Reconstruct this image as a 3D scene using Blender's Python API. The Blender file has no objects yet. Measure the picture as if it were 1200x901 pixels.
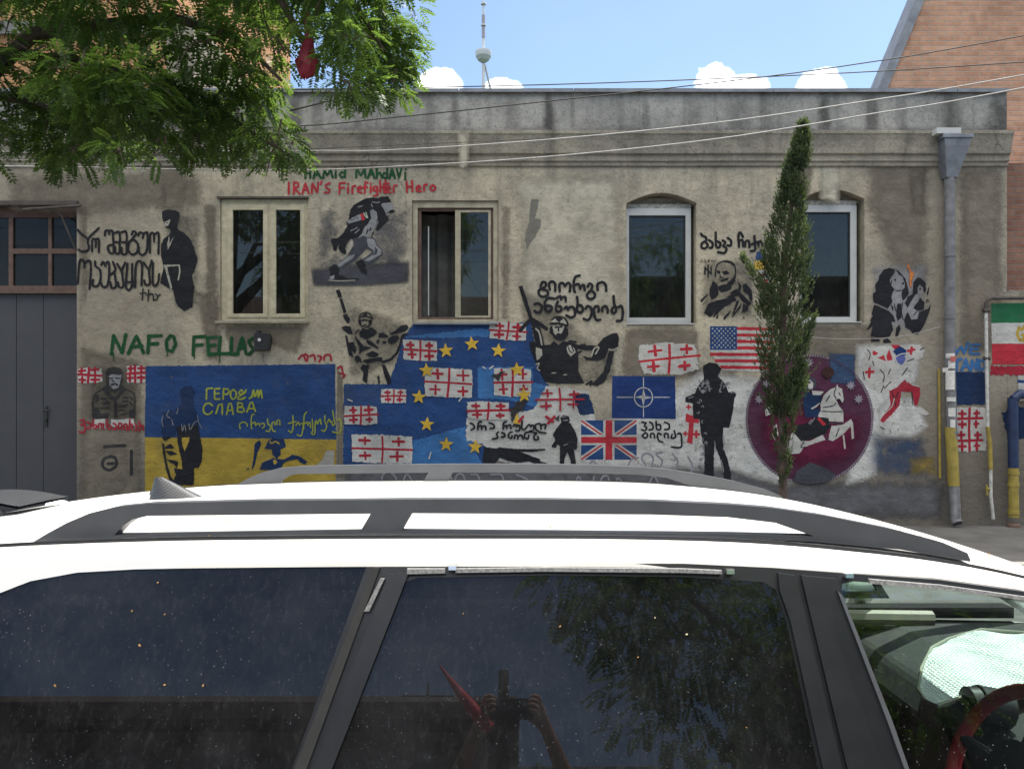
import bpy, bmesh, math, random
import numpy as np
from mathutils import Vector, Matrix, noise
from mathutils.geometry import tessellate_polygon
R = math.radians
random.seed(7)
rng = np.random.default_rng(7)
scene = bpy.context.scene
COL = scene.collection

# ------------------------------------------------------------------ camera, sky, sun, exposure
H = 1.75            # camera height
D = 10.2            # distance to the facade
S = D / 900.0       # metres per photo pixel on the facade
cam_d = bpy.data.cameras.new('camera')
cam = bpy.data.objects.new('camera', cam_d)
COL.objects.link(cam)
cam.location = (0, 0, H)
cam.rotation_euler = (R(90), 0, 0)
cam_d.sensor_width = 36.0
cam_d.lens = 27.0
cam_d.shift_y = 0.0204
cam_d.clip_start = 0.02
cam_d.clip_end = 6000
scene.camera = cam

SUN_EL, SUN_AZ = R(66), R(48)
sdir = Vector((math.cos(SUN_EL) * math.sin(SUN_AZ), math.cos(SUN_EL) * math.cos(SUN_AZ), math.sin(SUN_EL)))
world = bpy.data.worlds.new('World')
scene.world = world
world.use_nodes = True
nt = world.node_tree
nt.nodes.clear()
def wn(t, **kw):
    n = nt.nodes.new(t)
    for k, v in kw.items(): setattr(n, k, v)
    return n
sky = wn('ShaderNodeTexSky', sky_type='NISHITA', sun_disc=False, sun_elevation=SUN_EL, sun_rotation=SUN_AZ,
         air_density=1.0, dust_density=0.6, ozone_density=1.5)
bg = wn('ShaderNodeBackground'); bg.inputs['Strength'].default_value = 0.105
out = wn('ShaderNodeOutputWorld')
# white cumulus clouds low in the sky, laid out by compass direction
tc = wn('ShaderNodeTexCoord')
sep = wn('ShaderNodeSeparateXYZ'); nt.links.new(tc.outputs['Generated'], sep.inputs[0])
def wm(op, a, b=None, c=None, clamp=False):
    n = wn('ShaderNodeMath', operation=op); n.use_clamp = clamp
    for i, v in enumerate((a, b, c)):
        if v is None: continue
        if isinstance(v, (int, float)): n.inputs[i].default_value = v
        else: nt.links.new(v, n.inputs[i])
    return n.outputs[0]
ymax = wm('MAXIMUM', sep.outputs['Y'], 0.02)
U = wm('DIVIDE', sep.outputs['X'], ymax)
V = wm('DIVIDE', sep.outputs['Z'], ymax)
nz = wn('ShaderNodeTexNoise'); nz.inputs['Scale'].default_value = 26; nz.inputs['Detail'].default_value = 7
nz.inputs['Roughness'].default_value = 0.62
nt.links.new(tc.outputs['Generated'], nz.inputs['Vector'])
nz3 = wn('ShaderNodeTexNoise'); nz3.inputs['Scale'].default_value = 5; nz3.inputs['Detail'].default_value = 9
nt.links.new(tc.outputs['Generated'], nz3.inputs['Vector'])
tot = None
for (px, py, rx, ry) in ((515, 104, 32, 23), (592, 107, 26, 17), (838, 102, 30, 28), (872, 108, 34, 22), (962, 106, 34, 30),
                         (180, 60, 150, 60), (1400, 100, 160, 60)):
    a = wm('DIVIDE', wm('SUBTRACT', U, (px - 600) / 900), rx / 900)
    b = wm('DIVIDE', wm('SUBTRACT', V, (475 - py) / 900), ry / 900)
    d = wm('SUBTRACT', 1.0, wm('ADD', wm('MULTIPLY', a, a), wm('MULTIPLY', b, b)))
    tot = d if tot is None else wm('MAXIMUM', tot, d)
m = wm('ADD', tot, wm('MULTIPLY', wm('SUBTRACT', nz.outputs[0], 0.5), 2.6))
m = wm('MULTIPLY', wm('SUBTRACT', m, 0.02), 2.2, clamp=True)
m = wm('MULTIPLY', m, wm('GREATER_THAN', sep.outputs['Y'], 0.05))
# thin high veil elsewhere
veil = wm('MULTIPLY', wm('SUBTRACT', nz3.outputs[0], 0.38), 0.22, clamp=True)
mixv = wn('ShaderNodeMix', data_type='RGBA'); nt.links.new(veil, mixv.inputs[0])
nt.links.new(sky.outputs[0], mixv.inputs[6]); mixv.inputs[7].default_value = (3.4, 4.9, 6.6, 1)
# unseen white cloud added behind the camera to brighten and whiten the shaded facade
nz4 = wn('ShaderNodeTexNoise'); nz4.inputs['Scale'].default_value = 2.6; nz4.inputs['Detail'].default_value = 8
nt.links.new(tc.outputs['Generated'], nz4.inputs['Vector'])
fill_cloud = wm('MULTIPLY', wm('MULTIPLY', wm('SUBTRACT', sep.outputs['Z'], 0.50), 9.0, clamp=True), wm('MULTIPLY', wm('SUBTRACT', 0.38, sep.outputs['Y']), 4.0, clamp=True))
fill_cloud = wm('MULTIPLY', fill_cloud, wm('MULTIPLY', wm('SUBTRACT', nz4.outputs[0], 0.22), 4.0, clamp=True))
mixb = wn('ShaderNodeMix', data_type='RGBA'); nt.links.new(fill_cloud, mixb.inputs[0])
nt.links.new(mixv.outputs[2], mixb.inputs[6]); mixb.inputs[7].default_value = (14.5, 13.9, 12.9, 1)
mixc = wn('ShaderNodeMix', data_type='RGBA'); nt.links.new(m, mixc.inputs[0])
nt.links.new(mixb.outputs[2], mixc.inputs[6]); mixc.inputs[7].default_value = (14, 14, 14.2, 1)
nt.links.new(mixc.outputs[2], bg.inputs[0])
nt.links.new(bg.outputs[0], out.inputs[0])

sl = bpy.data.lights.new('sun', 'SUN'); sl.energy = 3.3; sl.angle = R(0.53); sl.color = (1, 0.95, 0.87)
so = bpy.data.objects.new('sun', sl); COL.objects.link(so)
so.rotation_euler = sdir.to_track_quat('Z', 'Y').to_euler()
so.location = (6, 6, 20)

vs = scene.view_settings
vs.view_transform = 'Standard'; vs.look = 'None'; vs.gamma = 1; vs.use_curve_mapping = False
vs.exposure = 1.08
scene.cycles.transparent_max_bounces = 24
scene.cycles.max_bounces = 8
scene.cycles.caustics_reflective = False
scene.cycles.caustics_refractive = False

# ------------------------------------------------------------------ helpers
def fx(px, dist=D): return (px - 600) / 900 * dist
def fz(py, dist=D): return H - (py - 475) / 900 * dist

class MB:
    """collects shapes, then links them as one mesh object"""
    def __init__(s): s.v = []; s.f = []; s.mi = []; s.cur = 0
    def add(s, vs_, fs):
        b = len(s.v); s.v += [tuple(v) for v in vs_]
        for f in fs: s.f.append(tuple(i + b for i in f)); s.mi.append(s.cur)
        return s
    def box(s, x0, x1, y0, y1, z0, z1, M=None):
        vs_ = [(x, y, z) for z in (z0, z1) for y in (y0, y1) for x in (x0, x1)]
        if M is not None: vs_ = [M @ Vector(v) for v in vs_]
        return s.add(vs_, [(0, 2, 3, 1), (4, 5, 7, 6), (0, 1, 5, 4), (2, 6, 7, 3), (0, 4, 6, 2), (1, 3, 7, 5)])
    def tube(s, pts, r, n=8, cap=True):
        pts = [Vector(p) for p in pts]; k = len(pts)
        rs = r if isinstance(r, (list, tuple)) else [r] * k
        vs_ = []; prev = None
        for i, p in enumerate(pts):
            t = (pts[min(i + 1, k - 1)] - pts[max(i - 1, 0)]).normalized()
            if prev is None:
                a = Vector((0, 0, 1)) if abs(t.z) < .9 else Vector((1, 0, 0))
                u = t.cross(a).normalized()
            else:
                u = (prev - t * prev.dot(t)).normalized()
            prev = u; w = t.cross(u)
            for j in range(n):
                an = 2 * math.pi * j / n
                vs_.append(p + (u * math.cos(an) + w * math.sin(an)) * rs[i])
        fs = [(i * n + j, i * n + (j + 1) % n, (i + 1) * n + (j + 1) % n, (i + 1) * n + j) for i in range(k - 1) for j in range(n)]
        if cap: fs += [tuple(range(n))[::-1], tuple(range((k - 1) * n, k * n))]
        return s.add(vs_, fs)
    def lathe(s, prof, c, n=20):
        vs_ = [(c[0] + r * math.cos(2 * math.pi * j / n), c[1] + r * math.sin(2 * math.pi * j / n), c[2] + z) for r, z in prof for j in range(n)]
        k = len(prof)
        fs = [(i * n + j, i * n + (j + 1) % n, (i + 1) * n + (j + 1) % n, (i + 1) * n + j) for i in range(k - 1) for j in range(n)]
        fs += [tuple(range(n))[::-1], tuple(range((k - 1) * n, k * n))]
        return s.add(vs_, fs)
    def plate(s, loops, a0, a1, ax='y', front=True, back=True):
        """flat outline with holes (first loop outer), given thickness along ax"""
        P = [[Vector((p[0], p[1], 0)) for p in l] for l in loops]
        tris = tessellate_polygon(P)
        flat = [p for l in loops for p in l]
        def pt(p, a):
            return (p[0], a, p[1]) if ax == 'y' else ((a, p[0], p[1]) if ax == 'x' else (p[0], p[1], a))
        n = len(flat)
        vs_ = [pt(p, a0) for p in flat] + [pt(p, a1) for p in flat]
        fs = []
        if front: fs += [tuple(t) for t in tris]
        if back: fs += [tuple(i + n for i in t[::-1]) for t in tris]
        b = 0
        for l in loops:
            k = len(l)
            for i in range(k): fs.append((b + i, b + (i + 1) % k, b + (i + 1) % k + n, b + i + n))
            b += k
        return s.add(vs_, fs)
    def grid(s, P):
        """P: rows of points"""
        r, c = len(P), len(P[0])
        return s.add([p for row in P for p in row],
                     [(i * c + j, i * c + j + 1, (i + 1) * c + j + 1, (i + 1) * c + j) for i in range(r - 1) for j in range(c - 1)])
    def build(s, name, mats, parent=None, smooth=False, bevel=0, recalc=True, angle=40):
        me = bpy.data.meshes.new(name)
        me.from_pydata(s.v, [], s.f)
        if not isinstance(mats, (list, tuple)): mats = [mats]
        for m_ in mats: me.materials.append(m_)
        me.polygons.foreach_set('material_index', s.mi)
        if recalc:
            bm = bmesh.new(); bm.from_mesh(me); bmesh.ops.recalc_face_normals(bm, faces=bm.faces[:]); bm.to_mesh(me); bm.free()
        if smooth:
            me.polygons.foreach_set('use_smooth', [True] * len(me.polygons))
            try: me.set_sharp_from_angle(angle=R(angle))
            except Exception: pass
        me.update()
        o = bpy.data.objects.new(name, me); COL.objects.link(o)
        if parent: o.parent = parent; o.matrix_parent_inverse = parent.matrix_world.inverted()
        if bevel:
            b = o.modifiers.new('bevel', 'BEVEL'); b.width = bevel; b.segments = 2; b.limit_method = 'ANGLE'; b.angle_limit = R(35)
        return o

def tag(o, label=None, cat=None, group=None, kind=None):
    if label: o['label'] = label
    if cat: o['category'] = cat
    if group: o['group'] = group
    if kind: o['kind'] = kind
    return o
def empty(name, loc, label, cat, group=None):
    o = bpy.data.objects.new(name, None); COL.objects.link(o); o.location = loc
    o.matrix_world = Matrix.Translation(loc)
    return tag(o, label, cat, group)

# ------------------------------------------------------------------ materials
def newmat(name):
    m_ = bpy.data.materials.new(name); m_.use_nodes = True
    t = m_.node_tree; t.nodes.clear()
    o = t.nodes.new('ShaderNodeOutputMaterial')
    return m_, t, o
class NT:
    def __init__(s, t): s.t = t
    def n(s, ty, **kw):
        n = s.t.nodes.new(ty)
        for k, v in kw.items(): setattr(n, k, v)
        return n
    def l(s, a, b): s.t.links.new(a, b)
    def math(s, op, a, b=None, c=None, clamp=False):
        n = s.n('ShaderNodeMath', operation=op); n.use_clamp = clamp
        for i, v in enumerate((a, b, c)):
            if v is None: continue
            if isinstance(v, (int, float)): n.inputs[i].default_value = v
            else: s.l(v, n.inputs[i])
        return n.outputs[0]
    def pos(s): return s.n('ShaderNodeNewGeometry').outputs['Position']
    def xyz(s, v):
        n = s.n('ShaderNodeSeparateXYZ'); s.l(v, n.inputs[0]); return n.outputs
    def noise(s, scale, detail=4, rough=.55, vec=None, stretch=None, dist=0):
        n = s.n('ShaderNodeTexNoise'); n.inputs['Scale'].default_value = scale; n.inputs['Detail'].default_value = detail
        n.inputs['Roughness'].default_value = rough; n.inputs['Distortion'].default_value = dist
        v = vec or s.pos()
        if stretch:
            mp = s.n('ShaderNodeMapping'); mp.inputs['Scale'].default_value = stretch; s.l(v, mp.inputs[0]); v = mp.outputs[0]
        s.l(v, n.inputs['Vector']); return n.outputs[0]
    def ramp(s, x, lo, hi):   # linear remap lo..hi to 0..1, clamped
        n = s.n('ShaderNodeMapRange'); n.inputs['From Min'].default_value = lo; n.inputs['From Max'].default_value = hi
        s.l(x, n.inputs['Value']); return n.outputs[0]
    def mix(s, f, a, b, blend='MIX'):
        n = s.n('ShaderNodeMix', data_type='RGBA', blend_type=blend)
        if isinstance(f, (int, float)): n.inputs[0].default_value = f
        else: s.l(f, n.inputs[0])
        for i, v in ((6, a), (7, b)):
            if isinstance(v, (tuple, list)): n.inputs[i].default_value = (*v[:3], 1)
            else: s.l(v, n.inputs[i])
        return n.outputs[2]
    def bump(s, h, strength=.3, dist=.01):
        n = s.n('ShaderNodeBump'); n.inputs['Strength'].default_value = strength; n.inputs['Distance'].default_value = dist
        s.l(h, n.inputs['Height']); return n.outputs[0]
    def bsdf(s, col, rough=.8, metal=0, normal=None, coat=0, spec=.5):
        n = s.n('ShaderNodeBsdfPrincipled')
        if isinstance(col, (tuple, list)): n.inputs['Base Color'].default_value = (*col[:3], 1)
        else: s.l(col, n.inputs['Base Color'])
        if isinstance(rough, (int, float)): n.inputs['Roughness'].default_value = rough
        else: s.l(rough, n.inputs['Roughness'])
        n.inputs['Metallic'].default_value = metal
        n.inputs['Coat Weight'].default_value = coat
        n.inputs['Coat Roughness'].default_value = .03
        n.inputs['Specular IOR Level'].default_value = spec
        if normal is not None: s.l(normal, n.inputs['Normal'])
        return n.outputs[0]
    def mixsh(s, f, a, b):
        n = s.n('ShaderNodeMixShader')
        if isinstance(f, (int, float)): n.inputs[0].default_value = f
        else: s.l(f, n.inputs[0])
        s.l(a, n.inputs[1]); s.l(b, n.inputs[2]); return n.outputs[0]
    def transp(s, c=(1, 1, 1)):
        n = s.n('ShaderNodeBsdfTransparent'); n.inputs[0].default_value = (*c, 1); return n.outputs[0]

def simple(name, col, rough=.6, var=.15, scale=8, metal=0, coat=0, bump=0, spec=.5, bscale=60):
    m_, t, o = newmat(name); k = NT(t)
    v = k.noise(scale, 5)
    c = k.mix(k.ramp(v, .3, .7), tuple(x * (1 - var) for x in col), tuple(min(1, x * (1 + var)) for x in col))
    nb = k.bump(k.noise(bscale, 3), bump, .004) if bump else None
    k.l(k.bsdf(c, rough, metal, nb, coat, spec), o.inputs[0])
    return m_

def wall_bump(k, strength=.5):
    a = k.noise(34, 6, .6); b = k.noise(9, 4, .5)
    h = k.math('ADD', k.math('MULTIPLY', a, .5), b)
    return k.bump(h, strength, .02)

def plaster(name, c1, c2, stain=(.10, .095, .09), zt=None, low=True):
    m_, t, o = newmat(name); k = NT(t)
    p = k.pos(); x, y, z = k.xyz(p)
    big = k.noise(.55, 8, .6); med = k.noise(2.6, 7, .62); fine = k.noise(22, 6, .7)
    c = k.mix(k.ramp(big, .38, .62), c1, c2)
    c = k.mix(k.math('MULTIPLY', k.ramp(med, .45, .72), .65), c, tuple(v * .62 for v in c2))
    c = k.mix(k.math('MULTIPLY', k.ramp(med, .50, .30), .5), c, tuple(min(1, v * 1.22) for v in c1))
    c = k.mix(k.math('MULTIPLY', k.ramp(fine, .50, .74), .55), c, stain)
    grit = k.noise(48, 4, .8)
    c = k.mix(k.math('MULTIPLY', k.ramp(grit, .54, .68), .30), c, tuple(v * .45 for v in c2))
    c = k.mix(k.math('MULTIPLY', k.ramp(grit, .46, .34), .30), c, tuple(min(1, v * 1.3) for v in c1))
    # run-down dirt streaks
    st = k.noise(1.0, 6, .6, stretch=(3.2, 1, .22))
    sm = k.ramp(st, .52, .74)
    if zt:
        sm = k.math('MULTIPLY', sm, k.math('ADD', .25, k.math('MULTIPLY', k.ramp(z, zt - 1.7, zt), .75)))
    c = k.mix(k.math('MULTIPLY', sm, .75), c, stain)
    wh = k.ramp(k.noise(1.0, 5, .6, stretch=(4.1, 1, .18), vec=None), .66, .8)
    c = k.mix(k.math('MULTIPLY', wh, .35), c, tuple(min(1, v * 1.35) for v in c1))
    if zt and low:   # browner render at the right end; tree shade painted into the left end
        e1 = k.math('ADD', k.ramp(k.math('ADD', x, k.math('MULTIPLY', med, 1.2)), 4.7, 5.6), k.ramp(k.math('SUBTRACT', x, k.math('MULTIPLY', med, 1.4)), -4.2, -6.0), clamp=True)
        c = k.mix(k.math('MULTIPLY', e1, .62), c, k.mix(k.ramp(big, .4, .65), (.20, .175, .14), (.27, .245, .205)))
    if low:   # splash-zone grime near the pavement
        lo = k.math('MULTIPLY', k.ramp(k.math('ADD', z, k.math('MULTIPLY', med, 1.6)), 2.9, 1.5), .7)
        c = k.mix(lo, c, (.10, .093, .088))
    # hairline cracks
    vo = k.n('ShaderNodeTexVoronoi', feature='DISTANCE_TO_EDGE'); vo.inputs['Scale'].default_value = .9
    wv = k.n('ShaderNodeVectorMath', operation='ADD'); sc = k.n('ShaderNodeVectorMath', operation='SCALE'); sc.inputs['Scale'].default_value = .5
    nn = k.n('ShaderNodeTexNoise'); nn.inputs['Scale'].default_value = 3; nn.inputs['Detail'].default_value = 6
    k.l(p, nn.inputs['Vector']); k.l(nn.outputs['Color'], sc.inputs[0]); k.l(p, wv.inputs[0]); k.l(sc.outputs[0], wv.inputs[1]); k.l(wv.outputs[0], vo.inputs['Vector'])
    cr = k.math('MULTIPLY', k.ramp(vo.outputs[0], .006, .001), k.ramp(big, .5, .6))
    c = k.mix(k.math('MULTIPLY', cr, .7), c, (.06, .055, .05))
    k.l(k.bsdf(c, .92, 0, wall_bump(k, .8), spec=.2), o.inputs[0])
    return m_

PAINT = {}
def paint(name, col, wear=.35, dirt=.35, soft=False, spray=0):
    """spray/house paint on the rough plaster: chipped, dirty, sharing the wall's bump"""
    m_, t, o = newmat(name); k = NT(t)
    v = k.noise(3.1, 6, .6)
    c = k.mix(k.ramp(v, .3, .72), tuple(x * .72 for x in col), tuple(min(1, x * 1.18) for x in col))
    br = k.noise(1, 6, .7, stretch=(2.5, 1, 16))     # roller and brush lap marks
    c = k.mix(k.math('MULTIPLY', k.ramp(br, .5, .72), .30), c, tuple(min(1, x * 1.5 + .015) for x in col))
    gr = k.noise(40, 4, .75)
    c = k.mix(k.math('MULTIPLY', k.ramp(gr, .56, .70), .30), c, tuple(x * .5 for x in col))
    d = k.ramp(k.noise(1.7, 8, .68), .52, .75)
    c = k.mix(k.math('MULTIPLY', d, dirt), c, (.10, .095, .09))
    sh = k.bsdf(c, .8, 0, wall_bump(k, .75), spec=.2)
    chips = k.math('MULTIPLY', k.ramp(k.noise(13, 9, .72), .63 - .1 * wear, .70 - .1 * wear), min(1, .45 + wear))
    pat = k.math('MULTIPLY', k.ramp(k.noise(2.2, 8, .7), .56, .72), wear * 1.1)
    hole = k.math('MAXIMUM', chips, pat, clamp=True)
    if soft:
        at = k.n('ShaderNodeAttribute', attribute_name='fade')
        f = k.math('MULTIPLY', at.outputs['Fac'], k.math('SUBTRACT', 1.0, k.math('MULTIPLY', hole, .7)))
        cl = k.math('ADD', f, k.math('MULTIPLY', k.math('SUBTRACT', k.noise(5.5, 8, .7), .5), 1.4 * spray))
        f = k.math('MULTIPLY', k.math('MINIMUM', k.math('MAXIMUM', cl, 0), 1.0), k.ramp(at.outputs['Fac'], 0, .25))
        k.l(k.mixsh(f, k.transp(), sh), o.inputs[0])
    else:
        k.l(k.mixsh(hole, sh, k.transp()), o.inputs[0])
    PAINT[name] = m_
    return m_

def brick_mat(name, c1, c2, mortar, scale=1.0, rot=False):
    m_, t, o = newmat(name); k = NT(t)
    p = k.pos(); x, y, z = k.xyz(p)
    cb = k.n('ShaderNodeCombineXYZ'); k.l(k.math('ADD', x, k.math('MULTIPLY', y, 1.0)), cb.inputs[0]); k.l(z, cb.inputs[1])
    b = k.n('ShaderNodeTexBrick'); b.inputs['Scale'].default_value = 1
    b.inputs['Brick Width'].default_value = .25 * scale; b.inputs['Row Height'].default_value = .075 * scale
    b.inputs['Mortar Size'].default_value = .008; b.inputs['Mortar Smooth'].default_value = .3
    b.inputs['Color1'].default_value = (*c1, 1); b.inputs['Color2'].default_value = (*c2, 1); b.inputs['Mortar'].default_value = (*mortar, 1)
    k.l(cb.outputs[0], b.inputs['Vector'])
    v = k.noise(1.2, 8, .65); w = k.noise(9, 5, .6)
    c = k.mix(k.math('MULTIPLY', k.ramp(v, .4, .7), .45), b.outputs['Color'], tuple(q * .5 for q in c1))
    c = k.mix(k.math('MULTIPLY', k.ramp(w, .45, .75), .4), c, tuple(min(1, q * 1.4) for q in c2))
    hh = k.math('ADD', k.math('MULTIPLY', b.outputs['Fac'], -1.0), k.math('MULTIPLY', w, .6))
    k.l(k.bsdf(c, .9, 0, k.bump(hh, .7, .015), spec=.2), o.inputs[0])
    return m_

def glass(name, tint, dust=.03, refl=1.0, specks=True, dcol=(.42, .42, .42), rough=0.0):
    m_, t, o = newmat(name); k = NT(t)
    fr = k.n('ShaderNodeFresnel'); fr.inputs['IOR'].default_value = 1.5
    gl = k.n('ShaderNodeBsdfGlossy'); gl.inputs['Roughness'].default_value = rough; gl.inputs['Color'].default_value = (1, 1, 1, 1)
    sh = k.mixsh(k.math('MULTIPLY', fr.outputs[0], refl, clamp=True), k.transp(tint), gl.outputs[0])
    df = k.n('ShaderNodeBsdfDiffuse'); df.inputs['Color'].default_value = (*dcol, 1)
    a = k.ramp(k.noise(3.2, 7, .7), .3, .8)
    st = k.ramp(k.noise(1, 6, .7, stretch=(95, 95, 10)), .52, .8)
    f = k.math('MULTIPLY', k.math('ADD', k.math('MULTIPLY', a, .7), k.math('MULTIPLY', st, .5)), dust)
    if specks:
        sp = k.ramp(k.noise(230, 3, .6), .66, .74)
        vo = k.n('ShaderNodeTexVoronoi'); vo.inputs['Scale'].default_value = 85; k.l(k.pos(), vo.inputs['Vector'])
        dot = k.math('MULTIPLY', k.ramp(vo.outputs['Distance'], .15, .07), k.ramp(k.noise(5, 6, .75), .48, .68))
        f = k.math('ADD', f, k.math('MULTIPLY', k.math('MAXIMUM', k.math('MULTIPLY', sp, .55), dot), .40), clamp=True)
    k.l(k.mixsh(f, sh, df.outputs[0]), o.inputs[0])
    return m_

def leaf_mat(name, dark, light, trans):
    m_, t, o = newmat(name); k = NT(t)
    at = k.n('ShaderNodeAttribute', attribute_name='tone')
    c = k.mix(at.outputs['Fac'], dark, light)
    ct = k.mix(at.outputs['Fac'], tuple(q * .7 for q in trans), trans)
    a = k.bsdf(c, .45, spec=.4)
    tr = k.n('ShaderNodeBsdfTranslucent'); k.l(ct, tr.inputs[0])
    k.l(k.mixsh(.45, a, tr.outputs[0]), o.inputs[0])
    return m_

M = {}
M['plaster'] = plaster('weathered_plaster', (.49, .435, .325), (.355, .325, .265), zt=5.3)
M['parapet'] = plaster('grey_cement', (.27, .265, .25), (.19, .188, .18), stain=(.07, .068, .065), low=False, zt=6.0)
M['cornice'] = plaster('cornice_plaster', (.37, .335, .265), (.27, .25, .21), stain=(.075, .07, .065), low=False, zt=5.6)
M['asphalt'] = simple('asphalt', (.105, .102, .098), .92, .25, 3, bump=.6, bscale=120)
M['paving'] = simple('paving', (.115, .112, .108), .9, .3, 2.2, bump=.5, bscale=50)
M['kerb'] = simple('kerb_stone', (.28, .27, .255), .9, .2, 4, bump=.4)
M['brick_r'] = brick_mat('pink_brick', (.40, .215, .14), (.52, .31, .21), (.42, .35, .29))
M['brick_l'] = brick_mat('orange_brick', (.46, .22, .10), (.54, .30, .15), (.36, .28, .20))
M['brick_d'] = brick_mat('dark_brick', (.20, .10, .075), (.26, .15, .11), (.20, .17, .15))
M['zinc'] = simple('zinc', (.19, .205, .23), .55, .25, 7, metal=.25)
M['wood_cream'] = simple('cream_paint', (.45, .41, .29), .55, .22, 12, bump=.25)
M['wood_beige'] = simple('beige_paint', (.36, .325, .24), .6, .25, 10, bump=.25)
M['pvc'] = simple('white_pvc', (.50, .51, .50), .35, .08, 6)
M['winglass'] = glass('window_glass', (.58, .62, .60), dust=.05, specks=False, refl=1.0, rough=.02)
M['dirtyglass'] = glass('dirty_glass', (.5, .5, .5), dust=.22, specks=False, refl=.45, dcol=(.08, .065, .05), rough=.05)
M['curtain'] = simple('curtain_cloth', (.13, .135, .13), .9, .35, 5)
M['board'] = simple('pale_board', (.55, .48, .38), .8, .2, 6)
M['dark'] = simple('dark_room', (.03, .03, .032), .95, .2, 3)
M['steel_door'] = simple('grey_door_paint', (.05, .051, .059), .6, .12, 2.5, bump=.1)
M['rust'] = simple('rusty_iron', (.12, .075, .06), .8, .3, 12, bump=.3)
M['oldwood'] = simple('old_timber', (.07, .06, .055), .85, .3, 9, bump=.4)
M['black'] = simple('black_plastic', (.018, .018, .02), .4, .2, 12)
M['cable_b'] = simple('black_cable', (.02, .02, .022), .6)
M['cable_g'] = simple('grey_cable', (.42, .41, .39), .6)
M['pipe_grey'] = simple('grey_pipe', (.165, .165, .172), .6, .3, 9, bump=.15)
M['pipe_white'] = simple('chipped_white_pipe', (.50, .50, .47), .6, .3, 18, bump=.2)
M['pipe_yellow'] = simple('yellow_pipe', (.33, .255, .055), .55, .25, 9, bump=.15)
M['pipe_blue'] = simple('blue_pipe', (.012, .028, .085), .55, .3, 9, bump=.15)
M['sticker'] = simple('paper_sticker', (.62, .61, .58), .8, .2, 25)
M['bark'] = simple('bark', (.10, .075, .055), .95, .35, 10, bump=.8)
M['bark2'] = simple('young_bark', (.085, .06, .05), .95, .3, 14, bump=.6)
M['leaf'] = leaf_mat('street_tree_leaf', (.022, .05, .018), (.065, .115, .034), (.25, .41, .06))
M['leaf2'] = leaf_mat('cypress_leaf', (.016, .032, .02), (.085, .115, .058), (.16, .22, .07))
# car
M['white'] = simple('white_car_paint', (.80, .80, .785), .3, .03, 2, coat=1)
M['white_roof'] = simple('dusty_white_roof', (.64, .63, .60), .5, .07, 3, spec=.2)
M['rail'] = simple('grey_rail', (.085, .09, .10), .38, .15, 9, spec=.6)
M['trim'] = simple('black_trim', (.016, .017, .02), .32, .2, 20, spec=.5)
M['rubber'] = simple('rubber', (.02, .02, .02), .7, .2, 20)
M['cabin'] = simple('cabin_plastic', (.03, .03, .032), .7, .2, 10)
M['beige'] = simple('beige_trim', (.42, .40, .34), .7, .08, 10)
M['liner'] = simple('headliner', (.30, .29, .26), .9, .08, 10)
M['seat'] = simple('seat_cloth', (.035, .034, .037), .85, .25, 14, bump=.2)
M['redtrim'] = simple('red_leather', (.78, .05, .07), .5, .2, 20, bump=.2)
M['chrome'] = simple('bright_metal', (.75, .76, .78), .15, .05, 9, metal=1)
M['tyre'] = simple('tyre', (.025, .025, .025), .85, .2, 20)
M['lamp'] = simple('lamp_lens', (.6, .6, .6), .1, .1, 9)
M['redlamp'] = simple('red_lens', (.35, .01, .01), .15, .1, 9)
M['tint'] = glass('tinted_glass', (.10, .10, .11), dust=.10, refl=1.0, rough=.01, dcol=(.36, .37, .40))
M['clear'] = glass('clear_glass', (.78, .87, .84), dust=.014, refl=1.0)
# ------------------------------------------------------------------ setting: ground
g = MB(); g.grid([[(x, y, 0) for x in np.linspace(-400, 400, 5)] for y in (-400, -60, 8.0, 60, 3000)])
tag(g.build('road', M['asphalt']), kind='structure')
PZ = .155
g = MB(); g.box(-40, 40, 7.85, D + .4, -.05, PZ)
tag(g.build('pavement', M['paving']), kind='structure')
g = MB()
for i in range(-30, 30): g.box(i * 1.0 + .004, i * 1.0 + .996, 7.7, 7.846, -.05, PZ + .004)
tag(g.build('kerb', M['kerb'], bevel=.012), kind='structure')
g = MB(); g.box(-40, 40, -5.4, -3.2, -.05, PZ)
tag(g.build('pavement', M['paving']), kind='structure')
# far hill carrying the television tower
def hillz(x, y): return 380 * math.exp(-((x + 60) / 900) ** 2 - ((y - 2300) / 600) ** 2) - 2
g = MB(); g.grid([[(x, y, hillz(x, y)) for x in np.linspace(-2600, 2600, 40)] for y in np.linspace(1000, 2900, 24)])
tag(g.build('hill', simple('hill_green', (.05, .075, .035), .95, .4, .01), smooth=True), kind='structure')

# ------------------------------------------------------------------ the plastered building
bld = empty('plastered_building', (0, D, PZ), 'long single-storey grey plaster building covered with flag murals and stencils', 'building')
XL, XR = fx(-330), fx(1180)
ZC, ZP0, ZP1 = fz(192), fz(157), fz(107)     # underside of cornice, foot and top of the parapet
def rect(a, b, c, d): return [(fx(a), fz(d)), (fx(c), fz(d)), (fx(c), fz(b)), (fx(a), fz(b))]
def arch(a, b, c, d, rise):   # segment-headed opening, b is springing line
    pts = [(fx(a), fz(d)), (fx(c), fz(d)), (fx(c), fz(b))]
    for i in range(1, 12):
        t = i / 12
        pts.append((fx(c) + (fx(a) - fx(c)) * t, fz(b - rise * math.sin(math.pi * t))))
    return pts + [(fx(a), fz(b))]
W1 = (258, 233, 361, 377); W2 = (483, 235, 584, 378)
W3 = (734, 238, 816, 379); W4 = (938, 233, 1013, 378)
holes = [rect(*W1), rect(*W2), arch(*W3, 12), arch(*W4, 11), [(fx(-62), PZ - .05), (fx(90), PZ - .05), (fx(90), fz(240)), (fx(-62), fz(240))]]
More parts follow.
